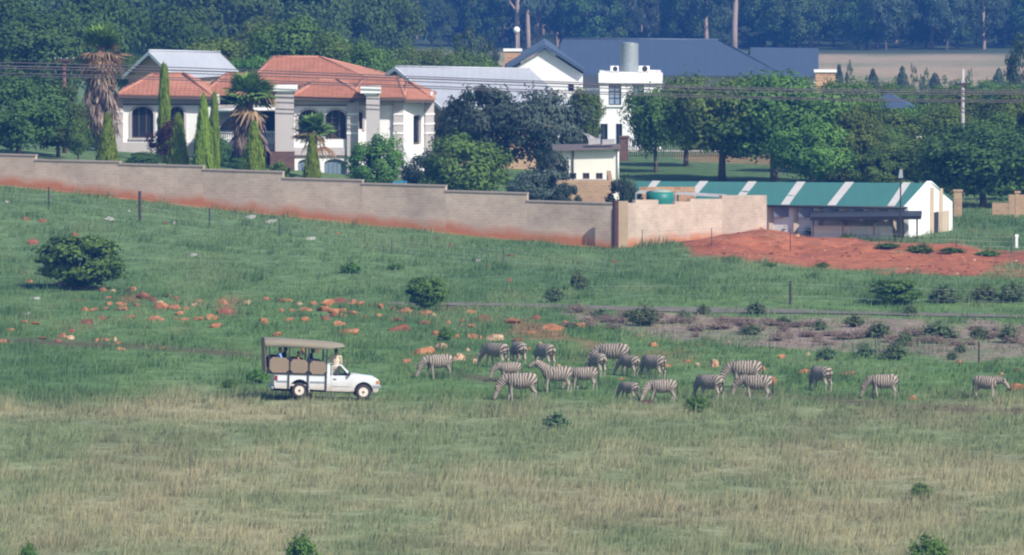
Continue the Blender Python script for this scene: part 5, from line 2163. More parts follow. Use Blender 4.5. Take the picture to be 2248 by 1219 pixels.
# ---------------------------------------------------------------- zebras
def mat_zebra():
    m = bpy.data.materials.new('zebra_coat')
    m.use_nodes = True
    nt = m.node_tree
    b = nt.nodes['Principled BSDF']
    b.inputs['Roughness'].default_value = 0.75
    b.inputs['Specular IOR Level'].default_value = 0.2
    ph = nd(nt, 'ShaderNodeAttribute', attribute_name='Phase')
    am = nd(nt, 'ShaderNodeAttribute', attribute_name='Amp')
    dk = nd(nt, 'ShaderNodeAttribute', attribute_name='Dark')
    tc = nd(nt, 'ShaderNodeTexCoord')
    oi = nd(nt, 'ShaderNodeObjectInfo')
    n = nd(nt, 'ShaderNodeTexNoise', noise_dimensions='4D')
    n.inputs['Scale'].default_value = 4.0
    n.inputs['Detail'].default_value = 2
    mw = nd(nt, 'ShaderNodeMath', operation='MULTIPLY')
    mw.inputs[1].default_value = 40.0
    nt.links.new(oi.outputs['Random'], mw.inputs[0])
    nt.links.new(mw.outputs[0], n.inputs['W'])
    nt.links.new(tc.outputs['Object'], n.inputs['Vector'])
    a = nd(nt, 'ShaderNodeMath', operation='MULTIPLY_ADD')
    nt.links.new(n.outputs['Fac'], a.inputs[0])
    a.inputs[1].default_value = 1.3
    nt.links.new(ph.outputs['Fac'], a.inputs[2])
    t = nd(nt, 'ShaderNodeMath', operation='MULTIPLY')
    t.inputs[1].default_value = 2 * math.pi
    nt.links.new(a.outputs[0], t.inputs[0])
    s = nd(nt, 'ShaderNodeMath', operation='SINE')
    nt.links.new(t.outputs[0], s.inputs[0])
    r = nd(nt, 'ShaderNodeMapRange')
    r.inputs['From Min'].default_value = -0.5
    r.inputs['From Max'].default_value = 0.5
    nt.links.new(s.outputs[0], r.inputs['Value'])
    f = nd(nt, 'ShaderNodeMath', operation='MULTIPLY')
    nt.links.new(r.outputs[0], f.inputs[0])
    nt.links.new(am.outputs['Fac'], f.inputs[1])
    mx = nd(nt, 'ShaderNodeMix', data_type='RGBA')
    mx.inputs['A'].default_value = (0.35, 0.30, 0.245, 1)
    mx.inputs['B'].default_value = (0.080, 0.058, 0.046, 1)
    nt.links.new(f.outputs[0], mx.inputs['Factor'])
    m2 = nd(nt, 'ShaderNodeMix', data_type='RGBA')
    m2.inputs['B'].default_value = (0.035, 0.03, 0.03, 1)
    nt.links.new(dk.outputs['Fac'], m2.inputs['Factor'])
    nt.links.new(mx.outputs['Result'], m2.inputs['A'])
    nt.links.new(m2.outputs['Result'], b.inputs['Base Color'])
    return m


M_zebra = mat_zebra()
M_zhair = mat('zebra_tail_hair', (0.035, 0.028, 0.026), 0.8)


def resample(pts, n):
    pts = np.array(pts, float)
    d = np.r_[0, np.cumsum(np.linalg.norm(np.diff(pts[:, :3], axis=0), axis=1))]
    t = np.linspace(0, d[-1], n)
    return np.stack([np.interp(t, d, pts[:, k]) for k in range(pts.shape[1])], -1), t


def zebra_meshes(name, pose, steps=(0.0, 0.0, 0.0, 0.0), turn=0.0):
    trunk = [(-0.71, .985, .10, .12), (-0.65, .985, .21, .23), (-0.48, .970, .29, .305), (-0.2, .915, .315, .345), (0.1, .895, .325, .355), (0.32, .925, .29, .335), (0.5, .98, .22, .27), (0.60, 1.02, .13, .18)]
    if pose == 'graze':
        neck = [(0.42, 1.02, .15, .23), (0.66, .94, .115, .185), (0.86, .74, .095, .145), (1.0, .50, .085, .115)]
        head = [(0.985, .53, .088, .112), (1.06, .36, .084, .102), (1.12, .18, .064, .072), (1.145, .07, .060, .060)]
    elif pose == 'knee':
        neck = [(0.42, 1.02, .15, .23), (0.70, .99, .115, .18), (0.93, .84, .095, .14), (1.08, .66, .085, .115)]
        head = [(1.06, .69, .088, .112), (1.13, .53, .084, .102), (1.17, .34, .064, .072), (1.185, .24, .060, .060)]
    elif pose == 'low':
        neck = [(0.42, 1.02, .15, .23), (0.70, 1.04, .11, .175), (0.92, 1.0, .092, .14), (1.05, .94, .085, .115)]
        head = [(1.02, .96, .088, .112), (1.16, .82, .084, .10), (1.26, .64, .064, .072), (1.30, .55, .060, .060)]
    else:
        neck = [(0.40, 1.04, .15, .23), (0.64, 1.20, .11, .175), (0.82, 1.36, .092, .14), (0.94, 1.46, .085, .115)]
        head = [(0.90, 1.47, .088, .112), (1.06, 1.38, .084, .10), (1.22, 1.25, .064, .072), (1.29, 1.19, .060, .060)]

    def bend(p):      # turn neck and head sideways
        x, z = p[0], p[1]
        return (x, turn * max(0.0, x - 0.55) ** 1.3, z)
    m = MB()
    m.tube([(x, 0, z) for x, z, _, _ in trunk], [(a, b) for _, _, a, b in trunk], 16)
    m.tube([bend(p) for p in neck], [(a, b) for _, _, a, b in neck], 14)
    m.tube([bend(p) for p in head], [(a, b) for _, _, a, b in head], 12)
    # ears
    h0, h1 = np.array(head[0][:2]), np.array(head[1][:2])
    d = (h0 - h1) / np.linalg.norm(h0 - h1)
    nz = np.array((-d[1], d[0])) if pose == 'graze' else np.array((-d[1], d[0]))
    if nz[1] < 0 and pose != 'graze':
        nz = -nz
    if pose == 'graze':
        nz = np.array((abs(nz[0]), abs(nz[1])))
    for s in (-1, 1):
        b0 = h0 + nz * 0.07
        e1 = b0 + d * 0.10 + nz * 0.05
        e2 = b0 + d * 0.20 + nz * 0.06
        y = bend(head[0])[1]
        m.tube([(b0[0], y + s * 0.055, b0[1]), (e1[0], y + s * 0.095, e1[1]), (e2[0], y + s * 0.11, e2[1])], [0.032, 0.040, 0.012], 6)
    # legs
    lines = []
    for k, (s, st) in enumerate(zip((-1, 1, -1, 1), steps)):
        y = s * 0.135
        if k < 2:
            pts = [(0.40, y, .86, .125), (0.42 + st * .2, y, .66, .088), (0.43 + st * .45, y, .45, .055), (0.42 + st * .6, y * .95, .39, .052), (0.41 + st * .9, y * .95, .13, .038), (0.43 + st, y * .95, .07, .048), (0.44 + st, y * .95, -0.01, .056)]
        else:
            pts = [(-0.47, y * .95, .90, .175), (-0.42 + st * .15, y, .68, .130), (-0.52 + st * .4, y, .50, .072), (-0.60 + st * .6, y, .42, .056), (-0.56 + st * .7, y, .34, .048), (-0.54 + st * .95, y, .12, .038), (-0.53 + st, y, .06, .048), (-0.52 + st, y, -0.01, .055)]
        m.tube([p[:3] for p in pts], [p[3] for p in pts], 9)
        lines.append(pts)
    me = bake(m, 0.021, 3, name)
    v = coords(me)
    # which part each point belongs to, and the stripe count along it
    best = np.full(len(v), 1e9)
    phase, amp, dark = np.zeros(len(v)), np.zeros(len(v)), np.zeros(len(v))

    def claim(line, fn, bias=1.0):
        nonlocal best
        q, t = resample(line, 26)
        dist = np.linalg.norm(v[:, None, :] - q[None, :, :3], axis=2) / (q[None, :, 3] + 0.02)
        k = dist.argmin(1)
        dm = dist.min(1) * bias
        w = dm < best
        best = np.where(w, dm, best)
        fn(w, t[k])
    x, z = v[:, 0], v[:, 2]

    def f_trunk(w, t):
        px_, pz_ = -0.22, 0.60
        th = np.arctan2(-(x - px_), np.maximum(z - pz_, 0.02))
        c = np.where(x > px_, x / 0.118, px_ / 0.118 - th * 0.46 / 0.135)
        phase[w] = c[w]
        amp[w] = np.clip((z[w] - 0.60) / 0.09, 0, 1)
        amp[w] *= np.where(x[w] < -0.5, np.clip((z[w] - 0.70) / 0.1, 0.45, 1), 1)
    claim([(a, 0, b, max(c, d_)) for a, b, c, d_ in trunk], f_trunk)

    def f_neck(w, t):
        phase[w] = 0.42 / 0.118 + t[w] / 0.100
        amp[w] = 1.0
    claim([bend(p) + (max(p[2:]),) for p in neck], f_neck)

    def f_head(w, t):
        phase[w] = t[w] / 0.075 + 0.3
        amp[w] = np.clip(0.75 - t[w] * 0.9, 0.25, 1)
        dark[w] = np.clip((t[w] - 0.37) / 0.05, 0, 1)
    claim([bend(p) + (max(p[2:]),) for p in head], f_head)
    for L in lines:
        def f_leg(w, t):
            phase[w] = z[w] / 0.065 + 0.3 * x[w] / 0.065
            amp[w] = np.clip((z[w] - 0.50) / 0.22, 0.10, 0.9)
            dark[w] = np.clip((0.055 - z[w]) / 0.02, 0, 1)
        claim(L, f_leg, 1.15)
    add_attr(me, 'Phase', phase)
    add_attr(me, 'Amp', amp)
    add_attr(me, 'Dark', dark)
    me.materials.append(M_zebra)
    # mane: a stiff striped crest along the neck
    q, t = resample([bend(p) + (p[3],) for p in neck], 16)
    V, Fc, ph = [], [], []
    for i in range(16):
        a = q[max(i - 1, 0)]
        b = q[min(i + 1, 15)]
        dd = np.array((b[0] - a[0], 0, b[2] - a[2]))
        dd /= np.linalg.norm(dd)
        up = np.array((-dd[2], 0, dd[0]))
        if up[2] < 0 and pose != 'graze':
            up = -up
        hgt = 0.075 * math.sin(math.pi * (0.12 + 0.80 * i / 15))
        for s in (-1, 1):
            V.append(q[i, :3] + up * (q[i, 3] - 0.02) + np.array((0, s * 0.022, 0)))
            V.append(q[i, :3] + up * (q[i, 3] + hgt) + np.array((0, s * 0.008, 0)))
            ph += [0.42 / 0.118 + t[i] / 0.100] * 2
    for i in range(15):
        a = i * 4
        Fc += [(a, a + 4, a + 5, a + 1), (a + 2, a + 3, a + 7, a + 6), (a + 1, a + 5, a + 7, a + 3)]
    mane = array_mesh(name + '_mane', V, Fc, M_zebra, 4, {'Phase': ph, 'Amp': [1.0] * len(V), 'Dark': [0.15] * len(V)}, True)
    tl = MB()
    tl.sm = True
    tl.tube([(-0.66, 0, 1.06), (-0.73, 0.01, 0.98), (-0.75, 0.02, 0.80), (-0.74, 0.02, 0.64), (-0.735, 0.03, 0.50), (-0.73, 0.03, 0.38)], [0.035, 0.03, 0.024, 0.028, 0.036, 0.008], 6)
    return me, mane, tl.mesh(name + '_tail', M_zhair)


ZM = {
    'a': zebra_meshes('zebra_grazing', 'graze', (0.10, -0.04, 0.04, -0.10), 0.0),
    'b': zebra_meshes('zebra_grazing_b', 'graze', (-0.08, 0.12, -0.10, 0.08), 0.25),
    'c': zebra_meshes('zebra_grazing_c', 'graze', (0.22, -0.10, -0.06, 0.05), -0.35),
    'd': zebra_meshes('zebra_grazing_d', 'graze', (-0.05, 0.20, 0.10, -0.02), 0.55),
    'e': zebra_meshes('zebra_grazing_e', 'knee', (0.06, -0.12, 0.0, 0.12), -0.15),
    'up': zebra_meshes('zebra_alert', 'up', (0.0, 0.05, -0.14, 0.06), -0.2),
    'low': zebra_meshes('zebra_foal', 'low', (0.02, -0.06, 0.10, -0.10), 0.15),
}


def zebra(px, py, deg, kind, s, label, group='zebras grazing beside the truck', fat=1.0):
    b = G(px, py)
    e = root('zebra', b, label, 'zebra', group, R(deg))
    e.location.z -= 0.06
    s *= 0.97
    e.scale = (s, s * fat, s)
    body, mane, tail = ZM[kind]
    link('body', body, e)
    link('mane', mane, e)
    link('tail', tail, e)


for z_ in [
    (963, 830, 200, 'c', 0.97, 'lone grazing zebra standing closest to the truck'),
    (1090, 806, 138, 'b', 1.0, 'grazing zebra seen from behind beside the pale round rock'),
    (1138, 802, 112, 'e', 0.97, 'zebra seen from behind next to its twin beyond the small foal'),
    (1197, 808, 122, 'c', 1.0, 'dark flanked zebra seen from behind the alert one'),
    (1119, 838, 188, 'e', 0.80, 'small foal grazing just behind the broad side zebra'),
    (1143, 880, 183, 'a', 1.10, 'broad side zebra grazing in front of the foal'),
    (1222, 862, 187, 'up', 1.05, 'alert zebra standing with its head raised'),
    (1282, 856, 178, 'b', 0.92, 'zebra grazing half hidden behind the alert one'),
    (1312, 826, 116, 'a', 0.95, 'zebra seen from behind in front of the crossways one'),
    (1346, 814, 166, 'd', 1.12, 'large zebra standing crossways behind two others'),
    (1383, 826, 128, 'd', 0.86, 'young zebra grazing at the heels of the crossways one'),
    (1436, 832, 134, 'c', 0.98, 'zebra grazing away with white rump, nose at an orange stone'),
    (1382, 880, 132, 'b', 0.76, 'small dark foal grazing away by the bare earth'),
    (1455, 884, 182, 'd', 0.92, 'zebra with its nose at the dark heap of soil'),
    (1560, 878, 142, 'c', 1.0, 'zebra grazing away behind the bright green bush'),
    (1637, 852, 178, 'a', 1.10, 'tan striped zebra grazing behind the dark one'),
    (1662, 880, 172, 'e', 1.02, 'dark zebra overlapping the tan striped one'),
    (1803, 858, 126, 'c', 0.98, 'dark zebra grazing alone near two flat orange rocks'),
    (1940, 875, 182, 'c', 0.96, 'slim zebra grazing broadside above the worn track'),
    (2164, 876, -28, 'low', 0.92, 'pale foal walking the other way with lowered head')]:
    zebra(*z_)

# ---------------------------------------------------------------- people
M_skin = mat('skin_brown', (0.20, 0.105, 0.07), 0.6, 0.08)
M_skin2 = mat('skin_tanned', (0.42, 0.24, 0.17), 0.6, 0.08)
M_khaki = mat('cloth_khaki_shirt', (0.56, 0.47, 0.35), 0.9, 0.08, 6.0)
M_khaki2 = mat('cloth_khaki_trousers', (0.50, 0.44, 0.35), 0.9, 0.08, 6.0)
M_sky = mat('cloth_light_blue', (0.22, 0.36, 0.66), 0.9, 0.08)
M_navy = mat('cloth_navy', (0.022, 0.045, 0.12), 0.9, 0.1)
M_black = mat('cloth_black', (0.022, 0.020, 0.024), 0.9, 0.1)
M_rose = mat('cloth_rose', (0.45, 0.16, 0.15), 0.9, 0.1)
M_shoe = mat('leather_dark', (0.04, 0.028, 0.022), 0.6)
M_hair = mat('hair_dark', (0.022, 0.017, 0.015), 0.7)


def person(J, shirt, trousers, skin, cap, loc_m, label, voxel=0.014, sleeves='long'):
    """J: joints in the person's own space, facing +x, y to the left"""
    m = MB()
    V_ = lambda k: Vector(J[k])
    pel, che, nk, hd = V_('pelvis'), V_('chest'), V_('neck'), V_('head')
    m.tube([pel + Vector((0, 0, -0.10)), pel, pel.lerp(che, 0.5), che, che.lerp(nk, 0.75), nk], [(.145, .10), (.165, .115), (.145, .105), (.175, .12), (.13, .085), (.055, .055)], 14)
    m.tube([nk + Vector((0, 0, -0.04)), nk.lerp(hd, 0.6)], [.056, .052], 10)
    m.ball(hd, (.092, .074, .115), 14, 10)
    m.ball(hd + Vector((.045, 0, -0.06)), (.052, .050, .055), 10, 6)
    m.tube([hd + Vector((.085, 0, .015)), hd + Vector((.108, 0, -.022)), hd + Vector((.09, 0, -.032))], [.010, .017, .012], 6)
    for s in (-1, 1):
        m.ball(hd + Vector((-.005, s * .076, -.01)), (.018, .012, .030), 6, 5)
    for s, n in ((1, 'l'), (-1, 'r')):
        sh_, el_, wr = V_('sh_' + n), V_('el_' + n), V_('wr_' + n)
        m.tube([che.lerp(nk, 0.55), sh_, sh_.lerp(el_, 0.5), el_, el_.lerp(wr, 0.4), wr], [.075, .066, .053, .043, .043, .029], 9)
        d = (wr - el_).normalized()
        up = Vector((0, 0, 1)) if abs(d.z) < 0.8 else Vector((1, 0, 0))
        side = d.cross(up).normalized()
        pn = side.cross(d).normalized()
        m.tube([wr, wr + d * .05, wr + d * .095], [(.026, .018), (.044, .018), (.042, .015)], 8)
        for k, (o, ln) in enumerate(((-.033, .062), (-.011, .075), (.011, .070), (.033, .055))):
            b0 = wr + d * .085 + side * o
            b1 = b0 + d * ln * .55 - pn * .008
            b2 = b1 + d * ln * .35 - pn * .030
            m.tube([b0, b1, b2], [.0105, .0100, .0085], 5)
        t0 = wr + d * .03 + side * .034
        m.tube([t0, t0 + d * .03 + side * .026, t0 + d * .062 + side * .030 - pn * .012], [.014, .012, .009], 5)
        hp, kn, an = V_('hip_' + n), V_('kn_' + n), V_('an_' + n)
        m.tube([hp + Vector((0, 0, .05)), hp, hp.lerp(kn, .5), kn, kn.lerp(an, .35), an], [.10, .098, .080, .060, .060, .042], 10)
        fd = V_('toe_' + n) - an
        m.tube([an + Vector((0, 0, .03)) - fd * .25, an + fd * .3 + Vector((0, 0, -.035)), V_('toe_' + n) + Vector((0, 0, -.045))], [.045, .046, .034], 8)
    me = bake(m, voxel, 2, 'person_body')
    for q in (shirt, trousers, skin, M_shoe, M_hair):
        me.materials.append(q)
    cen = np.empty(len(me.polygons) * 3, np.float32)
    me.polygons.foreach_get('center', cen)
    c = cen.reshape(-1, 3)
    mi = np.zeros(len(c), np.int32)

    def seg_d(a, b):
        a, b = np.array(J[a]), np.array(J[b])
        t = np.clip(((c - a) @ (b - a)) / ((b - a) @ (b - a)), 0, 1)
        return np.linalg.norm(c - (a + t[:, None] * (b - a)), axis=1), t
    dh = np.linalg.norm(c - np.array(J['head']), axis=1)
    zbelt = J['pelvis'][2] + 0.03
    leg = np.zeros(len(c), bool)
    for n in 'lr':
        d1, _ = seg_d('hip_' + n, 'kn_' + n)
        d2, _ = seg_d('kn_' + n, 'an_' + n)
        leg |= (np.minimum(d1, d2) < .115)
    mi[leg & (c[:, 2] < zbelt)] = 1
    mi[(c[:, 2] < zbelt) & (mi == 0) & (np.linalg.norm(c - np.array(J['pelvis']), axis=1) < .22)] = 1
    for n in 'lr':
        dw = np.linalg.norm(c - np.array(J['wr_' + n]), axis=1)
        de, t = seg_d('el_' + n, 'wr_' + n)
        mi[(de < .06) & (t > (0.88 if sleeves == 'long' else 0.0))] = 2
        ext = np.array(J['wr_' + n]) - np.array(J['el_' + n])
        mi[(dw < .24) & ((c - np.array(J['wr_' + n])) @ ext > 0)] = 2
        da = np.linalg.norm(c - np.array(J['toe_' + n]), axis=1)
        mi[(da < .26) & (c[:, 2] < J['an_' + n][2] + .03)] = 3
    mi[(dh < .17) & (c[:, 2] > J['neck'][2] - 0.01)] = 2
    hc = np.array(J['head'])
    mi[(dh < .17) & ((c[:, 2] - hc[2]) > .045 - (hc[0] - c[:, 0]) * 0.9)] = 4
    for s in (-1, 1):
        eye = hc + np.array((.083, s * .032, .012))
        mi[np.linalg.norm(c - eye, axis=1) < .013] = 4
    me.polygons.foreach_set('material_index', mi)
    e = root('person', (0, 0, 0), label, 'person')
    e.matrix_world = loc_m
    link('body', me, e)
    if cap:
        k = MB()
        k.sm = True
        h = Vector(J['head'])
        k.tube([h + Vector((0, 0, .045)), h + Vector((0, 0, .09)), h + Vector((-.005, 0, .125)), h + Vector((-.005, 0, .135))], [(.088, .104), (.086, .10), (.055, .07), (.01, .012)], 14)
        k.slab([h + Vector((.07, -.06, .05)), h + Vector((.165, -.045, .035)), h + Vector((.165, .045, .035)), h + Vector((.07, .06, .05))], (0, 0, .012))
        k.local('cap', cap, e)
    return e


# ---------------------------------------------------------------- the safari truck
M_paint = mat('car_paint_white', (0.66, 0.675, 0.69), 0.25, 0.03, 1.0, spec=0.5)
M_silver = mat('trim_silver_grey', (0.24, 0.26, 0.30), 0.4, 0.08)
M_rubber = mat('tyre_rubber', (0.045, 0.036, 0.032), 0.9, 0.2, 3.0)
M_rim = mat('wheel_rim_dusty_white', (0.66, 0.58, 0.50), 0.6, 0.15, 8.0)
M_tarp = mat('canvas_tan_roof', (0.225, 0.195, 0.145), 0.9, 0.08, 2.0)
M_canvas = mat('canvas_tan_panel', (0.235, 0.178, 0.124), 0.9, 0.06, 2.0)
M_lens_red = mat('lens_red', (0.22, 0.02, 0.03), 0.3)
M_lens = mat('lens_clear', (0.55, 0.56, 0.58), 0.15)
M_lens_amber = mat('lens_amber', (0.5, 0.18, 0.04), 0.3)
M_vinyl = mat('seat_vinyl_dark', (0.03, 0.032, 0.045), 0.6)

nt = M_paint.node_tree          # road dust low on the body
_tc = nd(nt, 'ShaderNodeTexCoord')
_sx = nd(nt, 'ShaderNodeSeparateXYZ')
_nz = nd(nt, 'ShaderNodeTexNoise')
_nz.inputs['Scale'].default_value = 3.0
_nz.inputs['Detail'].default_value = 6
_ma = nd(nt, 'ShaderNodeMath', operation='MULTIPLY_ADD')
_ma.inputs[1].default_value = -0.5
_mr = nd(nt, 'ShaderNodeMapRange')
_mr.inputs['From Min'].default_value = 0.10
_mr.inputs['From Max'].default_value = 0.62
_mr.inputs['To Min'].default_value = 0.85
_mr.inputs['To Max'].default_value = 0.04
_mx = nd(nt, 'ShaderNodeMix', data_type='RGBA')
_mx.inputs['B'].default_value = (0.40, 0.32, 0.25, 1)
nt.links.new(_tc.outputs['Object'], _sx.inputs[0])
nt.links.new(_tc.outputs['Object'], _nz.inputs['Vector'])
nt.links.new(_nz.outputs['Fac'], _ma.inputs[0])
nt.links.new(_sx.outputs['Z'], _ma.inputs[2])
nt.links.new(_ma.outputs[0], _mr.inputs['Value'])
_b = nt.nodes['Principled BSDF']
nt.links.new(_b.inputs['Base Color'].links[0].from_socket, _mx.inputs['A'])
nt.links.new(_mr.outputs[0], _mx.inputs['Factor'])
nt.links.new(_mx.outputs['Result'], _b.inputs['Base Color'])
tb = G(712, 877)
truck = root('safari_truck', tb, 'white open safari pickup truck with a tan canopy and three rows of seats', 'truck')
truck.rotation_euler = (0, R(1.9), R(6.5))
truck.location.z += 0.07
OX = 2.40            # truck space: x forward from the rear end, shifted so that the origin is mid truck


def tp(x, y, z):
    return (x - OX, y, z)


def arc(cx, cz, r, n=10):
    return [(cx - r * math.cos(math.pi * k / n), cz + r * math.sin(math.pi * k / n)) for k in range(n + 1)]


def profile(pts, y0, y1):
    m = MB()
    return m.slab([tp(x, y0, z) for x, z in pts], (0, y1 - y0, 0))


WR = (1.17, 0.36)
WF = (4.10, 0.36)
bed_pts = [(0.04, .44), (WR[0] - .45, .42)] + arc(WR[0], .42, .45)[1:-1] + [(WR[0] + .45, .42), (2.37, .40), (2.37, 1.10), (0.0, 1.10), (0.0, .62)]
for s in (-1, 1):
    m = profile(bed_pts, s * .84, s * .78)
    o = m.local('bed_side', M_paint, truck, bevel=0.012)
    k = MB()
    k.box(0.08 - OX, 0.70 - OX, *sorted((s * .842, s * .860)), .72, .80)
    k.box(1.64 - OX, 2.34 - OX, *sorted((s * .842, s * .860)), .72, .80)
    k.local('rubbing_strip', M_silver, o)
    k = MB()
    k.box(0.02 - OX, 0.15 - OX, *sorted((s * .842, s * .862)), .80, 1.02)
    k.local('tail_lamp', M_lens_red, o)
    k = MB()
    k.sm = True
    k.tube([tp(0.02, s * .80, 1.13), tp(2.36, s * .80, 1.13)], 0.025, 6)
    k.local('bed_rail', M_silver, o)
m = MB()
m.box(0.05 - OX, 2.37 - OX, -.78, .78, .56, .64)
m.local('bed_floor', M_paint, truck)
m = MB()
m.box(0.0 - OX, 0.05 - OX, -.775, .775, .50, 1.08)
m.local('tailgate', M_paint, truck, bevel=0.01)
m = MB()
m.box(-0.12 - OX, 0.02 - OX, -.80, .80, .40, .52)
m.local('rear_bumper', M_silver, truck, bevel=0.02)
m = MB()
m.box(-0.02 - OX, 4.5 - OX, -.45, .45, .30, .46)
m.local('chassis', M_dark, truck)
# nose: wings, bonnet, valance
nose = [(3.44, .36), (WF[0] - .43, .36)] + [(x, max(z, .36)) for x, z in arc(WF[0], .38, .43)][1:-1] + [(WF[0] + .43, .36), (4.62, .34), (4.76, .36), (4.80, .52), (4.82, .66), (4.80, .90), (4.70, .985), (4.35, 1.045), (3.9, 1.085), (3.52, 1.12), (3.44, 1.10)]
m = profile(nose, -.84, .84)
no = m.local('front_body', M_paint, truck, bevel=0.035)
m = MB()
m.slab([tp(3.6, -.60, 1.122), tp(4.62, -.60, 1.01), tp(4.62, .60, 1.01), tp(3.6, .60, 1.122)], (0, 0, .022))
m.local('bonnet', M_paint, no, bevel=0.01)
m = MB()
m.box(4.70 - OX, 4.90 - OX, -.86, .86, .56, .68)
m.local('front_bumper', M_silver, truck, bevel=0.025)
m = MB()
m.box(4.30 + .24 - OX, 4.86 - OX, *(-.862, -.842), .565, .675)
m.local('bumper_corner', M_silver, truck)
for s in (-1, 1):
    m = MB()
    m.box(4.70 - OX, 4.825 - OX, *sorted((s * .50, s * .80)), .74, .90)
    m.local('headlight', M_lens, truck, bevel=0.015)
    m = MB()
    m.box(4.66 - OX, 4.80 - OX, *sorted((s * .80, s * .852)), .74, .90)
    m.local('indicator', M_lens_amber, truck)
m = MB()
m.box(4.80 - OX, 4.83 - OX, -.48, .48, .74, .90)
m.local('grille', M_dark, truck)
# cab tub, doors, screen
m = MB()
m.box(2.40 - OX, 3.46 - OX, -.80, .80, .36, .50)
m.local('cab_floor', M_dark, truck)
m = MB()
m.box(2.38 - OX, 2.44 - OX, -.80, .80, .50, 1.12)
m.local('cab_rear_wall', M_paint, truck)
door = [(2.60, .36), (3.46, .36), (3.46, 1.10), (2.60, 1.07)]
for s in (-1, 1):
    m = profile([(2.38, .36), (2.595, .36), (2.595, 1.07), (2.38, 1.10)], s * .84, s * .78)
    m.local('cab_corner', M_paint, truck, bevel=0.01)
    m = profile(door, s * .845, s * .79)
    d_ = m.local('door', M_paint, truck, bevel=0.012)
    k = MB()
    k.box(2.70 - OX, 2.84 - OX, *sorted((s * .846, s * .868)), .90, .94)
    k.local('handle', M_dark, d_)
    k = MB()
    k.box(2.62 - OX, 3.44 - OX, *sorted((s * .846, s * .856)), .575, .60)
    k.local('rubbing_strip', M_silver, d_)
    k = MB()
    k.tube([tp(2.63, s * .81, 1.07), tp(2.63, s * .76, 1.52), tp(3.00, s * .76, 1.54)], .024, 6)
    k.local('window_frame', M_paint, d_)
    k = MB()
    k.slab([tp(3.00, s * .78, 1.56), tp(3.10, s * .78, 1.56), tp(3.58, s * .81, 1.10), tp(3.44, s * .81, 1.09)], (0, -s * .06, 0))
    k.local('screen_pillar', M_paint, truck)
    k = MB()
    k.box(3.36 - OX, 3.46 - OX, *sorted((s * .86, s * 1.02)), 1.10, 1.26)
    k.local('wing_mirror', M_dark, truck, bevel=0.02)
    k = MB()
    k.slab([tp(2.42, s * .80, 1.10), tp(2.56, s * .80, 1.08), tp(2.56, s * .77, 1.54), tp(2.40, s * .77, 1.56)], (0, -s * .05, 0))
    k.local('rear_pillar', M_paint, truck)
m = MB()
m.box(2.98 - OX, 3.10 - OX, -.76, .76, 1.52, 1.575)
m.box(2.40 - OX, 2.54 - OX, -.76, .76, 1.52, 1.575)
m.local('cab_hoop', M_paint, truck, bevel=0.01)
m = MB()
m.slab([tp(3.08, -.74, 1.53), tp(3.54, -.77, 1.11), tp(3.54, .77, 1.11), tp(3.08, .74, 1.53)], (0.01, 0, 0.008))
m.local('windscreen', M_glass, truck)
m = MB()
m.box(2.9 - OX, 3.50 - OX, -.76, .76, .88, 1.06)
m.local('dashboard', M_vinyl, truck)
for s in (0.38,):
    m = MB()
    m.box(2.50 - OX, 2.95 - OX, s - .24, s + .24, .52, .78)
    m.box(2.48 - OX, 2.60 - OX, s - .24, s + .24, .78, 1.40)
    m.local('seat', M_vinyl, truck, bevel=0.03)
# wheels
for cx, cz in (WR, WF):
    for s in (-1, 1):
        w = link('wheel', None, truck)
        w.location = tp(cx, s * .72, cz)
        m = MB()
        m.sm = True
        m.tube([(0, -.10, 0), (0, -.095, 0), (0, -.04, 0), (0, .04, 0), (0, .095, 0), (0, .10, 0)], [.27, .335, .355, .355, .335, .27], 28)
        m.local('tyre', M_rubber, w)
        m = MB()
        m.sm = False
        m.tube([(0, s * .101, 0), (0, s * .108, 0), (0, s * .085, 0), (0, s * .100, 0)], [.215, .205, .185, .08], 24)
        ri = m.local('rim', M_rim, w)
        m = MB()
        m.sm = True
        m.tube([(0, s * .10, 0), (0, s * .13, 0)], [.055, .045], 12)
        m.local('hub', M_wood_dark, w)
        hm = MB()
        hm.tube([(0, s * .090, 0), (0, s * .1035, 0)], .034, 8)
        hme = hm.mesh('vent_hole', M_dark)
        for k in range(8):
            a = k * math.pi / 4
            h = link('vent_hole', hme, ri)
            h.location = (.13 * math.cos(a), 0, .13 * math.sin(a))
for cx in (WR[0], WF[0]):
    for s in (-1, 1):
        m = MB()
        pr = [(cx - .47 * math.cos(math.pi * k / 10), .40 + .47 * math.sin(math.pi * k / 10)) for k in range(11)]
        for (ax, az), (bx_, bz) in zip(pr[:-1], pr[1:]):
            m.poly([tp(ax, s * .83, az), tp(bx_, s * .83, bz), tp(bx_, s * .45, bz), tp(ax, s * .45, az)])
        m.poly([tp(x, s * .45, z) for x, z in pr])
        m.local('wheel_well', M_dark, truck)
for s in (-1, 1):
    m = MB()
    m.slab([tp(1.55, s * .60, .62), tp(1.62, s * .60, .30), tp(1.62, s * .84, .30), tp(1.55, s * .84, .62)], (.02, 0, 0))
    m.local('mudflap', M_trim, truck)
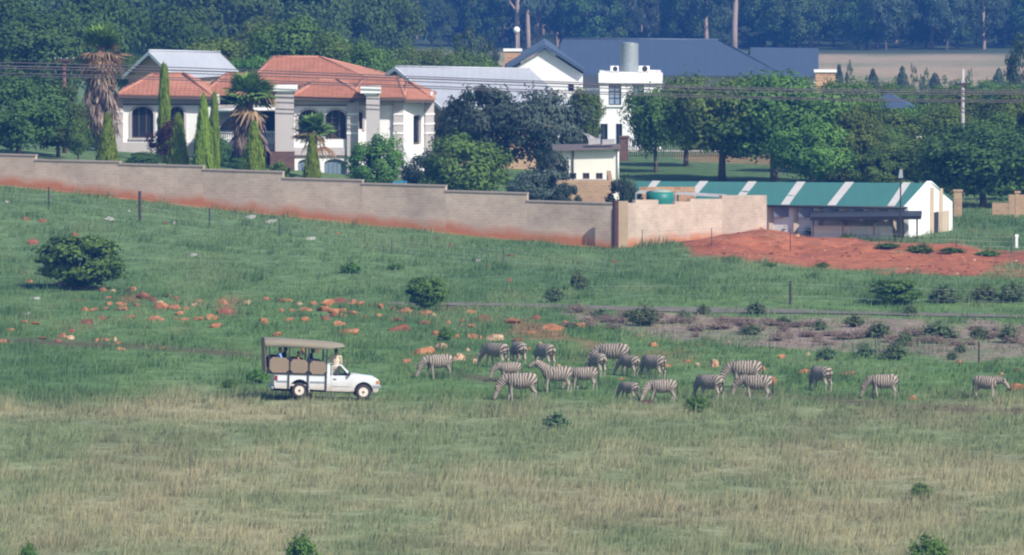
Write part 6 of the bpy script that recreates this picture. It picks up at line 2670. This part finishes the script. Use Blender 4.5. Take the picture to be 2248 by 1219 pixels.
# canopy frame, tarpaulin and hung panels
YS = .88
posts = (-0.26, 0.66, 1.55, 2.37)
roofz = lambda x: 2.62 - (x + .45) * 0.040
for x in posts:
    for s in (-1, 1):
        m = MB()
        zlow = .42 if x > 0.3 else 1.12
        m.box(x - .03 - OX, x + .03 - OX, *sorted((s * (YS - .02), s * (YS + .03))), zlow, roofz(x) - .05)
        m.local('canopy_post', M_dark, truck)
for s in (-1, 1):
    for z in (1.10, 1.165):
        m = MB()
        m.box(-0.3 - OX, 2.40 - OX, *sorted((s * (YS - .035), s * (YS + .02))), z, z + .035)
        m.local('side_rail', M_dark, truck)
    m = MB()
    m.tube([tp(-.4, s * YS, roofz(-.4) - .1), tp(2.4, s * YS, roofz(2.4) - .1)], .022, 6)
    m.local('roof_rail', M_dark, truck)
m = MB()
m.sm = True
rows = [(-.50, 0.0), (-.45, .04), (.4, .05), (1.4, .05), (2.35, .05), (2.75, .03), (3.17, -.02)]
prev = None
for x, dz in rows:
    zt = roofz(x) + dz
    dp = .30 if x < 2.4 else (.17 if x < 3 else .05)
    ring = [tp(x, y, zt + h) for y, h in ((-.95, -dp), (-.93, -.10), (-.80, -.015), (-.4, .03), (0, .045), (.4, .03), (.80, -.015), (.93, -.10), (.95, -dp))]
    if prev:
        for a, b in zip(range(8), range(1, 9)):
            m.poly([prev[a], prev[b], ring[b], ring[a]])
    prev = ring
tarp = m.local('canopy', M_tarp, truck)
so = tarp.modifiers.new('thick', 'SOLIDIFY')
so.thickness = 0.02
m = MB()
m.slab([tp(-.50, -.93, roofz(-.5)), tp(-.50, .93, roofz(-.5)), tp(-.40, .93, 1.14), tp(-.40, -.93, 1.14)], (.03, 0, 0))
m.local('rear_curtain', M_canvas, truck)
for x0, x1, zl, zh in ((-.23, .65, 1.16, 1.87), (.72, 1.52, 1.16, 1.80), (1.60, 2.36, 1.13, 1.74)):
    for s in (-1, 1):
        c = .14
        pts = [(x0 + c, zl), (x1 - c, zl), (x1, zl + c), (x1 - .02, zh - c), (x1 - c, zh - .03), (x0 + c, zh), (x0, zh - c), (x0, zl + c)]
        m = profile(pts, s * (YS + .05), s * (YS + .03))
        m.local('side_panel', M_canvas, truck)
for x in (-.05, .85, 1.72):
    m = MB()
    m.box(x - OX, x + .42 - OX, -.78, .78, 1.18, 1.30)
    m.box(x - .10 - OX, x - OX, -.78, .78, 1.18, 1.78)
    m.local('bench_seat', M_vinyl, truck, bevel=0.03)
    m = MB()
    m.tube([tp(x + .62, -.86, 1.95), tp(x + .62, .86, 1.95)], .02, 6)
    m.local('grab_bar', M_dark, truck)
m = MB()
m.box(-.30 - OX, 2.40 - OX, -.82, .82, 1.10, 1.145)
m.local('deck', M_dark, truck)

bpy.context.view_layer.update()
TM = truck.matrix_world.copy()


def seated(x, y, z, lean=0.0, s=1.0, turn=0.0):
    J = dict(pelvis=(0, 0, .10), chest=(.02 + lean, 0, .44), neck=(.03 + lean * 1.6, 0, .60), head=(.06 + lean * 1.8, 0, .74))
    for n, q in (('l', 1), ('r', -1)):
        J['sh_' + n] = (.02 + lean * 1.3, q * .19, .54)
        J['el_' + n] = (.14 + lean, q * .26, .28)
        J['wr_' + n] = (.36 + lean, q * .16, .26)
        J['hip_' + n] = (.03, q * .09, .08)
        J['kn_' + n] = (.45, q * .12, .10)
        J['an_' + n] = (.50, q * .11, -.02)
        J['toe_' + n] = (.64, q * .12, -.02)
    return J, TM @ Matrix.Translation(tp(x, y, z)) @ Matrix.Rotation(turn, 4, 'Z') @ Matrix.Scale(s, 4)


J, M_ = seated(.22, -.45, 1.44)
person(J, M_sky, M_black, M_skin2, None, M_, 'seated passenger in a light blue shirt in the rear row', 0.018)
J, M_ = seated(.40, .15, 1.44, .06)
person(J, M_black, M_black, M_skin, M_black, M_, 'seated passenger in black with a black cap in the rear row', 0.018)
J, M_ = seated(1.04, -.35, 1.40, .02, .85)
person(J, M_rose, M_black, M_skin2, None, M_, 'smaller passenger in a rose top in the middle row', 0.018)
J, M_ = seated(1.58, -.2, 1.42, .08)
person(J, M_navy, M_black, M_skin, M_navy, M_, 'passenger in navy with a cap leaning forward in the front row', 0.018)
J = dict(pelvis=(0, 0, .93), chest=(.02, 0, 1.26), neck=(.02, 0, 1.47), head=(.05, 0, 1.62))
J.update(sh_l=(0, .215, 1.40), el_l=(.06, .36, 1.17), wr_l=(.16, .46, 1.02), sh_r=(0, -.215, 1.40), el_r=(.06, -.24, 1.12), wr_r=(.24, -.17, 1.0))
for n, q in (('l', 1), ('r', -1)):
    J['hip_' + n] = (0, q * .09, .90)
    J['kn_' + n] = (.03, q * .10, .49)
    J['an_' + n] = (0, q * .11, .08)
    J['toe_' + n] = (.17, q * .13, .06)
person(J, M_khaki, M_khaki2, M_skin, mat('cap_brown', (0.09, 0.06, 0.05), 0.8), TM @ Matrix.Translation(tp(2.84, -.34, .46)) @ Matrix.Rotation(R(84), 4, 'Z') @ Matrix.Scale(1.04, 4),
       'guide in khaki shirt and trousers standing up in the open cab', 0.014)
# ---------------------------------------------------------------- rocks
def rock_mesh(name, seed, flat=1.0):
    rs = np.random.RandomState(seed)
    bm = bmesh.new()
    bmesh.ops.create_icosphere(bm, subdivisions=2, radius=0.5)
    off = rs.rand(3) * 50
    ax = [unit(rs.randn(3)) for _ in range(7)]
    cut = 0.20 + 0.2 * rs.rand(7)
    for v in bm.verts:
        p = np.array(v.co)
        for a, c in zip(ax, cut):
            d = p @ a
            if d > c:
                p = p - a * (d - c) * 0.85
        p = p * (1 + 0.20 * (vnoise(np.array(p[0] * 7 + off[0]), np.array(p[1] * 7 + p[2] * 5 + off[1])) - 0.5) * 2)
        v.co = p
    me = bpy.data.meshes.new(name)
    bm.to_mesh(me)
    bm.free()
    return me


def mat_rock(name, c1, c2, c3):
    m = mat(name, c1, 0.9, 0.2, 2.0, bump=0.7, bump_scale=9.0)
    nt = m.node_tree
    b = nt.nodes['Principled BSDF']
    b.inputs['Specular IOR Level'].default_value = 0.1
    tc = nd(nt, 'ShaderNodeTexCoord')
    oi = nd(nt, 'ShaderNodeObjectInfo')
    n = nd(nt, 'ShaderNodeTexNoise')
    n.inputs['Scale'].default_value = 3.2
    n.inputs['Detail'].default_value = 6
    n.inputs['Roughness'].default_value = 0.7
    ad = nd(nt, 'ShaderNodeVectorMath', operation='ADD')
    nt.links.new(tc.outputs['Object'], ad.inputs[0])
    nt.links.new(oi.outputs['Location'], ad.inputs[1])
    nt.links.new(ad.outputs[0], n.inputs['Vector'])
    cr = nd(nt, 'ShaderNodeValToRGB')
    cr.color_ramp.elements[0].position = 0.32
    cr.color_ramp.elements[0].color = c2 + (1,)
    cr.color_ramp.elements[1].position = 0.72
    cr.color_ramp.elements[1].color = c3 + (1,)
    e = cr.color_ramp.elements.new(0.5)
    e.color = c1 + (1,)
    nt.links.new(n.outputs['Fac'], cr.inputs[0])
    nt.links.new(cr.outputs[0], b.inputs['Base Color'])
    return m


RK = {'o': mat_rock('rock_orange', (0.33, 0.140, 0.066), (0.18, 0.075, 0.042), (0.44, 0.25, 0.14)),
      'r': mat_rock('rock_red_brown', (0.205, 0.078, 0.048), (0.12, 0.045, 0.034), (0.31, 0.14, 0.09)),
      'p': mat_rock('rock_pale_tan', (0.44, 0.27, 0.165), (0.30, 0.15, 0.095), (0.58, 0.44, 0.32)),
      'w': mat_rock('rock_white_grey', (0.30, 0.30, 0.26), (0.20, 0.20, 0.17), (0.42, 0.41, 0.37))}
RM = {}
for k in RK:
    RM[k] = []
    for q in range(4):
        me = rock_mesh('rock_' + k, 40 + q * 7 + ord(k))
        me.materials.append(RK[k])
        RM[k].append(me)
WORD = {'o': 'orange', 'r': 'dark red brown', 'p': 'pale tan', 'w': 'whitish grey'}
rk_n = [0]


def rock(k, px, py, w, h, label=None, group=None):
    rk_n[0] += 1
    i = rk_n[0]
    b = G(px, py + h * 0.35)
    s = b.y / F
    o = link('rock', RM[k][i % 4])
    o.location = b + Vector((0, 0, -h * s * 0.06))
    o.scale = (w * s * 1.38, w * s * (0.95 + 0.3 * (i % 3)), h * s * 2.1)
    o.rotation_euler = (0.1 * ((i * 7) % 5 - 2), 0.08 * ((i * 5) % 5 - 2), (i * 1.7) % 6.28)
    o.rotation_euler.z = 0.35 * ((i * 3) % 5 - 2)
    tag(o, label or ('%s rock lying in the green grass of the rock field' % WORD[k]), 'rock', group or 'rocks scattered in the rock field')


singles = [('o', 145, 622, 40, 16, 'peaked orange rock in front of the big round bush'), ('p', 542, 665, 22, 9, 'single whitish rock apart in the rock field'), ('o', 935, 772, 52, 18, 'long orange rock ledge near the lone zebra'),
           ('p', 968, 760, 24, 13, 'pale block at the end of the long orange ledge'), ('p', 1004, 786, 26, 16, 'pale rounded rock between the lone zebra and the herd'), ('p', 1044, 793, 22, 11, 'pale flat rock before the nose of the pair of zebras'),
           ('o', 762, 730, 56, 12, 'long flat bright orange rock behind the canopy'), ('r', 875, 720, 40, 16, 'dark red boulder apart from the others behind the truck'), ('r', 1062, 698, 34, 22, 'round cracked red boulder by the road'),
           ('o', 2238, 853, 48, 20, 'orange slab rock behind the pale foal'), ('r', 2192, 882, 12, 9, 'small red stone below the pale foal'), ('o', 2005, 875, 20, 10, 'orange stone behind the slim zebra'),
           ('o', 1858, 822, 44, 9, 'flat orange rock pair beside the dark lone zebra'), ('o', 1766, 815, 30, 11, 'flat orange rock before the dark lone zebra'), ('o', 1690, 838, 34, 22, 'orange boulder hidden behind the tan striped zebra'),
           ('o', 1655, 808, 44, 14, 'orange rocks just above the tan striped zebra'), ('p', 1568, 800, 18, 16, 'upright orange tan stone in open grass'), ('r', 1350, 574, 14, 8, 'lone red stone on the upper meadow below the wall')]
for s in singles:
    rock(*s[:5], s[5], None)
    del bpy.context.scene.collection.objects[-1]['group']
field = [('r', 158, 623, 18, 12), ('o', 65, 617, 14, 7), ('o', 180, 630, 30, 11), ('o', 228, 636, 20, 10), ('p', 205, 632, 24, 6), ('p', 247, 638, 10, 5), ('o', 290, 636, 26, 12), ('r', 318, 649, 34, 16), ('r', 337, 658, 14, 10),
         ('o', 268, 668, 24, 10), ('o', 270, 678, 30, 9), ('o', 302, 670, 18, 9), ('o', 240, 667, 14, 8), ('o', 187, 680, 14, 8), ('o', 205, 680, 22, 7), ('o', 232, 677, 16, 7), ('o', 355, 673, 30, 15), ('p', 350, 664, 16, 7),
         ('o', 383, 676, 32, 14), ('o', 392, 688, 22, 9), ('o', 408, 678, 18, 8), ('p', 425, 671, 26, 10), ('o', 437, 664, 20, 13), ('r', 390, 656, 12, 14), ('r', 493, 683, 30, 14), ('o', 492, 664, 14, 12), ('o', 370, 650, 20, 7), ('o', 237, 653, 20, 5),
         ('r', 190, 707, 28, 10), ('r', 222, 698, 18, 11), ('o', 55, 707, 18, 8), ('o', 80, 710, 22, 7), ('o', 22, 726, 22, 10), ('o', 340, 701, 34, 9), ('o', 285, 696, 22, 6), ('o', 405, 701, 22, 7), ('o', 436, 700, 26, 7), ('o', 467, 697, 26, 13), ('o', 388, 701, 8, 7),
         ('o', 470, 715, 32, 10), ('r', 158, 727, 12, 10), ('o', 136, 737, 22, 11), ('p', 155, 742, 16, 8), ('r', 130, 748, 16, 8), ('o', 215, 747, 14, 8), ('o', 233, 746, 18, 6), ('p', 251, 745, 8, 10), ('o', 258, 753, 18, 6), ('o', 5, 750, 22, 9), ('o', 265, 766, 18, 8), ('o', 355, 765, 18, 8), ('o', 95, 743, 24, 5), ('o', 580, 706, 20, 15), ('w', 60, 690, 14, 6), ('w', 80, 655, 24, 6),
         ('o', 585, 656, 16, 9), ('o', 620, 660, 20, 9), ('o', 636, 660, 14, 8), ('o', 688, 667, 20, 11), ('o', 718, 665, 36, 15), ('r', 745, 661, 26, 14), ('o', 772, 664, 26, 14), ('o', 793, 667, 20, 12), ('r', 815, 670, 10, 5), ('p', 655, 667, 16, 5),
         ('o', 670, 680, 26, 9), ('o', 712, 679, 40, 11), ('o', 735, 683, 26, 12), ('o', 752, 682, 20, 10), ('o', 755, 692, 18, 8), ('r', 716, 697, 20, 15), ('r', 735, 692, 22, 9), ('o', 640, 682, 16, 6), ('o', 617, 682, 14, 7), ('o', 636, 702, 22, 9), ('o', 670, 701, 22, 13), ('o', 776, 688, 20, 9),
         ('o', 746, 711, 24, 11), ('o', 837, 672, 14, 14), ('o', 830, 693, 14, 8), ('o', 865, 677, 22, 9), ('o', 888, 681, 32, 12), ('p', 905, 679, 14, 7), ('o', 938, 687, 36, 14), ('p', 950, 692, 16, 8), ('r', 875, 701, 22, 11), ('r', 800, 694, 16, 8), ('r', 935, 708, 32, 11), ('o', 985, 709, 10, 9), ('o', 1035, 685, 24, 9),
         ('o', 1034, 716, 18, 9), ('o', 1130, 706, 42, 11), ('o', 1015, 704, 10, 6), ('r', 1010, 713, 12, 5), ('o', 610, 734, 18, 11), ('o', 958, 732, 16, 14), ('o', 1002, 739, 14, 9), ('o', 1042, 739, 30, 11), ('p', 1084, 743, 38, 12), ('r', 1138, 746, 32, 10), ('o', 893, 793, 20, 9), ('p', 1025, 768, 12, 7), ('o', 1062, 776, 16, 9), ('p', 1186, 755, 8, 8), ('o', 1162, 766, 12, 6),
         ('o', 1212, 720, 42, 12), ('o', 1274, 716, 36, 14), ('o', 1240, 708, 12, 8), ('o', 1167, 731, 20, 6), ('r', 1175, 697, 18, 12), ('o', 1180, 800, 12, 9), ('p', 1227, 804, 9, 8), ('o', 1435, 757, 18, 10), ('o', 1410, 795, 20, 7), ('o', 1510, 794, 14, 9), ('p', 1532, 801, 12, 9), ('p', 1600, 752, 10, 9), ('o', 1467, 803, 12, 7), ('o', 1400, 736, 30, 6), ('o', 1715, 783, 20, 10), ('p', 1774, 777, 10, 6), ('o', 1802, 790, 12, 5),
         ('r', 1565, 801, 16, 12), ('o', 1635, 796, 12, 10), ('o', 2107, 795, 14, 8), ('r', 2232, 811, 12, 8), ('p', 2197, 822, 10, 7), ('o', 1365, 832, 20, 6), ('o', 1160, 838, 16, 6), ('o', 900, 820, 12, 5), ('o', 667, 772, 9, 22), ('o', 700, 770, 8, 14)]
for f_ in field:
    rock(*f_)
for f_ in [('r', 72, 531, 20, 13), ('r', 162, 513, 20, 9), ('r', 92, 484, 22, 8), ('r', 58, 480, 22, 6), ('r', 363, 490, 10, 8), ('r', 988, 538, 12, 8), ('r', 1070, 585, 22, 7), ('r', 1122, 560, 18, 6), ('r', 1118, 615, 10, 7), ('o', 740, 512, 14, 4)]:
    rock(*f_, 'dark red stone scattered on the upper meadow near the wall', 'red stones on the upper meadow')
for f_ in [('w', 15, 443, 12, 5), ('w', 283, 463, 9, 6), ('w', 240, 481, 24, 9), ('w', 550, 477, 22, 6), ('w', 425, 560, 20, 8), ('w', 382, 490, 10, 8), ('w', 590, 487, 30, 5), ('w', 683, 524, 24, 5), ('w', 1050, 572, 12, 5)]:
    rock(*f_, 'whitish grey stone on the upper meadow below the wall', 'white stones on the upper meadow')
# clods on the bare soil
rr = random.Random(8)
for k in range(150):
    t = rr.random()
    px = 1520 + 720 * t
    py = np.interp(px, [1520, 1700, 1900, 2248], [535, 530, 560, 578]) + rr.uniform(-18, 32)
    rock(rr.choice('oorrrrp'), px, py, rr.uniform(4, 12), rr.uniform(2, 5), 'small clod or stone on the bare red soil', 'clods on the bare red soil')
# dark heap of soil under the nose of a zebra
rk = rock_mesh('soil_heap', 99)
rk.materials.append(mat('soil_dark_wet', (0.055, 0.024, 0.020), 0.95, 0.3, 5.0, bump=0.8, bump_scale=14))
b = G(1418, 890)
o = link('soil_heap', rk)
o.location = b
o.scale = (1.15, 0.9, 0.5)
tag(o, 'dark heap of dug up soil beside two grazing zebras', 'soil heap')

# ---------------------------------------------------------------- fences
M_post = mat('fence_post_dark', (0.05, 0.045, 0.045), 0.8)
M_wire = mat('fence_wire_galvanised', (0.42, 0.42, 0.40), 0.4, metal=0.4)


def wire_fence(posts, heights, label, wire_r=0.0055):
    """posts: (px, base_py, top_py, thickness)"""
    pts = []
    for px, base, top, r in posts:
        b = G(px, base)
        pts.append((b, P(px, top, b.y).z - b.z, r))
    e = root('wire_fence', pts[0][0], label, 'fence')
    for b, h, r in pts:
        m = MB()
        m.tube([(b.x, b.y, b.z - 0.15), (b.x, b.y, b.z + h)], r, 8)
        m.part('post', M_post, e)
    for hh in heights:
        m = MB()
        line = []
        for (a, ha, _), (b, hb, _) in zip(pts[:-1], pts[1:]):
            for t in (0, 0.25, 0.5, 0.75):
                p = a.lerp(b, t)
                line.append(p + Vector((0, -0.06, (ha + (hb - ha) * t) * hh - 0.10 * 4 * t * (1 - t) * 0.5)))
        line.append(pts[-1][0] + Vector((0, -0.06, pts[-1][1] * hh)))
        m.tube(line, wire_r, 5)
        m.part('wire', M_wire, e)


wire_fence([(-120, 428, 388, .05), (107, 452, 411, .05), (307, 487, 420, .085), (460, 500, 456, .04), (613, 518, 480, .03), (860, 560, 522, .02), (1105, 585, 545, .02), (1352, 610, 572, .02)], (0.30, 0.52, 0.88), 'sagging wire fence with thin dark posts on the meadow below the wall')
wire_fence([(1410, 548, 505, .02), (1562, 543, 500, .02), (1735, 545, 500, .025), (1930, 548, 510, .02), (2100, 552, 515, .02), (2220, 556, 518, .03), (2330, 560, 520, .02)], (0.4, 0.7, 0.95), 'thin wire fence across the top of the red soil')
wire_fence([(1290, 655, 625, .02), (1735, 668, 617, .07), (2180, 676, 634, .02), (2400, 682, 640, .02)], (0.35, 0.9), 'road fence of two wires with one stout dark post')
wire_fence([(1360, 752, 712, .018), (1690, 778, 738, .018), (1922, 786, 746, .025), (2149, 800, 750, .045), (2380, 806, 760, .02)], (0.5, 0.95), 'wire fence along the foot of the brown bank')
p = G(2232, 545)
m = MB()
m.box(p.x - .07, p.x + .07, p.y - .05, p.y + .05, p.z - .1, P(2232, 517, p.y).z)
m.box(p.x - .10, p.x + .10, p.y - .06, p.y + .06, P(2232, 521, p.y).z, P(2232, 515, p.y).z)
m.thing('marker_post', M_trim, p, 'short white marker post at the end of the red soil', 'post')

# ---------------------------------------------------------------- poles and power lines
def pole(px, top, Y, r, material, label, arms, name='power_pole'):
    c = P(px, top, Y)
    g = ground(c.x, Y)
    e = root(name, g, label, 'pole')
    H = c.z - g.z
    m = MB()
    m.sm = True
    m.tube([(0, 0, -0.3), (0, 0, H)], [r, r * 0.75], 10)
    m.local('shaft', material, e)
    for z, w in arms:
        m = MB()
        m.box(-w, w, -r - 0.1, -r, H - z - 0.12, H - z)
        m.local('crossarm', M_wood_dark, e)
        for s in (-0.9, -0.3, 0.3, 0.9):
            k = MB()
            k.sm = True
            k.tube([(s * w, -r - 0.05, H - z), (s * w, -r - 0.05, H - z + 0.14)], [0.05, 0.035], 8)
            k.local('insulator', M_galv, e)
    return e


pole(141, 130, 636, 0.15, mat('pole_timber_reddish', (0.17, 0.085, 0.07), 0.85, 0.2), 'reddish timber power pole with a wide crossarm beside the palm', [(0.02, 0.65)])
pole(2114, 152, 636, 0.14, M_concrete, 'pale concrete power pole rising from the trees', [(0.9, 0.35)])
M_cable = mat('power_cable', (0.10, 0.085, 0.085), 0.6, 0.1)
wires = [
    ([-40, 140, 560, 900, 1124, 1500, 1800, 2114, 2300], [136, 141, 155, 167, 176, 189, 196, 198, 197]),
    ([-40, 140, 560, 900, 1124, 1500, 1800, 2114, 2300], [145, 148, 160, 172, 181, 192, 200, 203, 202]),
    ([-40, 140, 560, 900, 1124, 1500, 1800, 2114, 2300], [150, 154, 166, 178, 188, 199, 205, 207, 206]),
    ([-40, 140, 560, 900, 1124, 1500, 1800, 2114, 2300], [160, 164, 177, 187, 196, 209, 215, 220, 221]),
    ([-40, 140, 560, 900, 1124, 1500, 1800, 2114, 2300], [166, 169, 181, 192, 201, 213, 219, 224, 225]),
]
for k, (a, b) in enumerate(wires):
    m = MB()
    line = []
    for px in np.linspace(-40, 2300, 60):
        # smooth sag through the marked places
        py = float(np.polyval(np.polyfit(a, b, 3), px))
        line.append(P(px, py, 635.8 - 0.12 * k))
    m.tube(line, 0.033 if k != 1 else 0.046, 6)
    lab = 'power cable in the upper bundle of lines crossing before the houses' if k < 3 else 'power cable in the lower pair of lines crossing before the houses'
    m.thing('power_line', M_cable, line[0], lab, 'cable', 'upper power cables' if k < 3 else 'lower power cables')
# white globe lamp by the gum trunks
c = P(1134, 66, 900)
g = ground(c.x, 900)
e = root('street_lamp', g, 'far lamp post with a bright white globe near the pale gum trunks', 'lamp')
H = c.z - g.z
m = MB()
m.tube([(0, 0, -0.2), (0, 0, H - 0.2)], [0.09, 0.05], 8)
m.local('post', M_concrete, e)
m = MB()
m.sm = True
m.ball((0, 0, H), 0.3, 14, 8)
m.local('globe', M_trim, e)

# ---------------------------------------------------------------- the air
hz = MB()
hz.box(-4400, 4400, -500, 6200, -26.5, 41.0)
hm = bpy.data.materials.new('haze_air')
hm.use_nodes = True
nt = hm.node_tree
for n_ in list(nt.nodes):
    if n_.type == 'BSDF_PRINCIPLED':
        nt.nodes.remove(n_)
pv = nd(nt, 'ShaderNodeVolumePrincipled')
pv.inputs['Color'].default_value = (0.09, 0.33, 1.0, 1)
pv.inputs['Density'].default_value = 0.00017
pv.inputs['Anisotropy'].default_value = 0.0
nt.links.new(pv.outputs[0], [n_ for n_ in nt.nodes if n_.type == 'OUTPUT_MATERIAL'][0].inputs['Volume'])
ho = link('haze', hz.mesh('haze', hm))
tag(ho, kind='stuff')
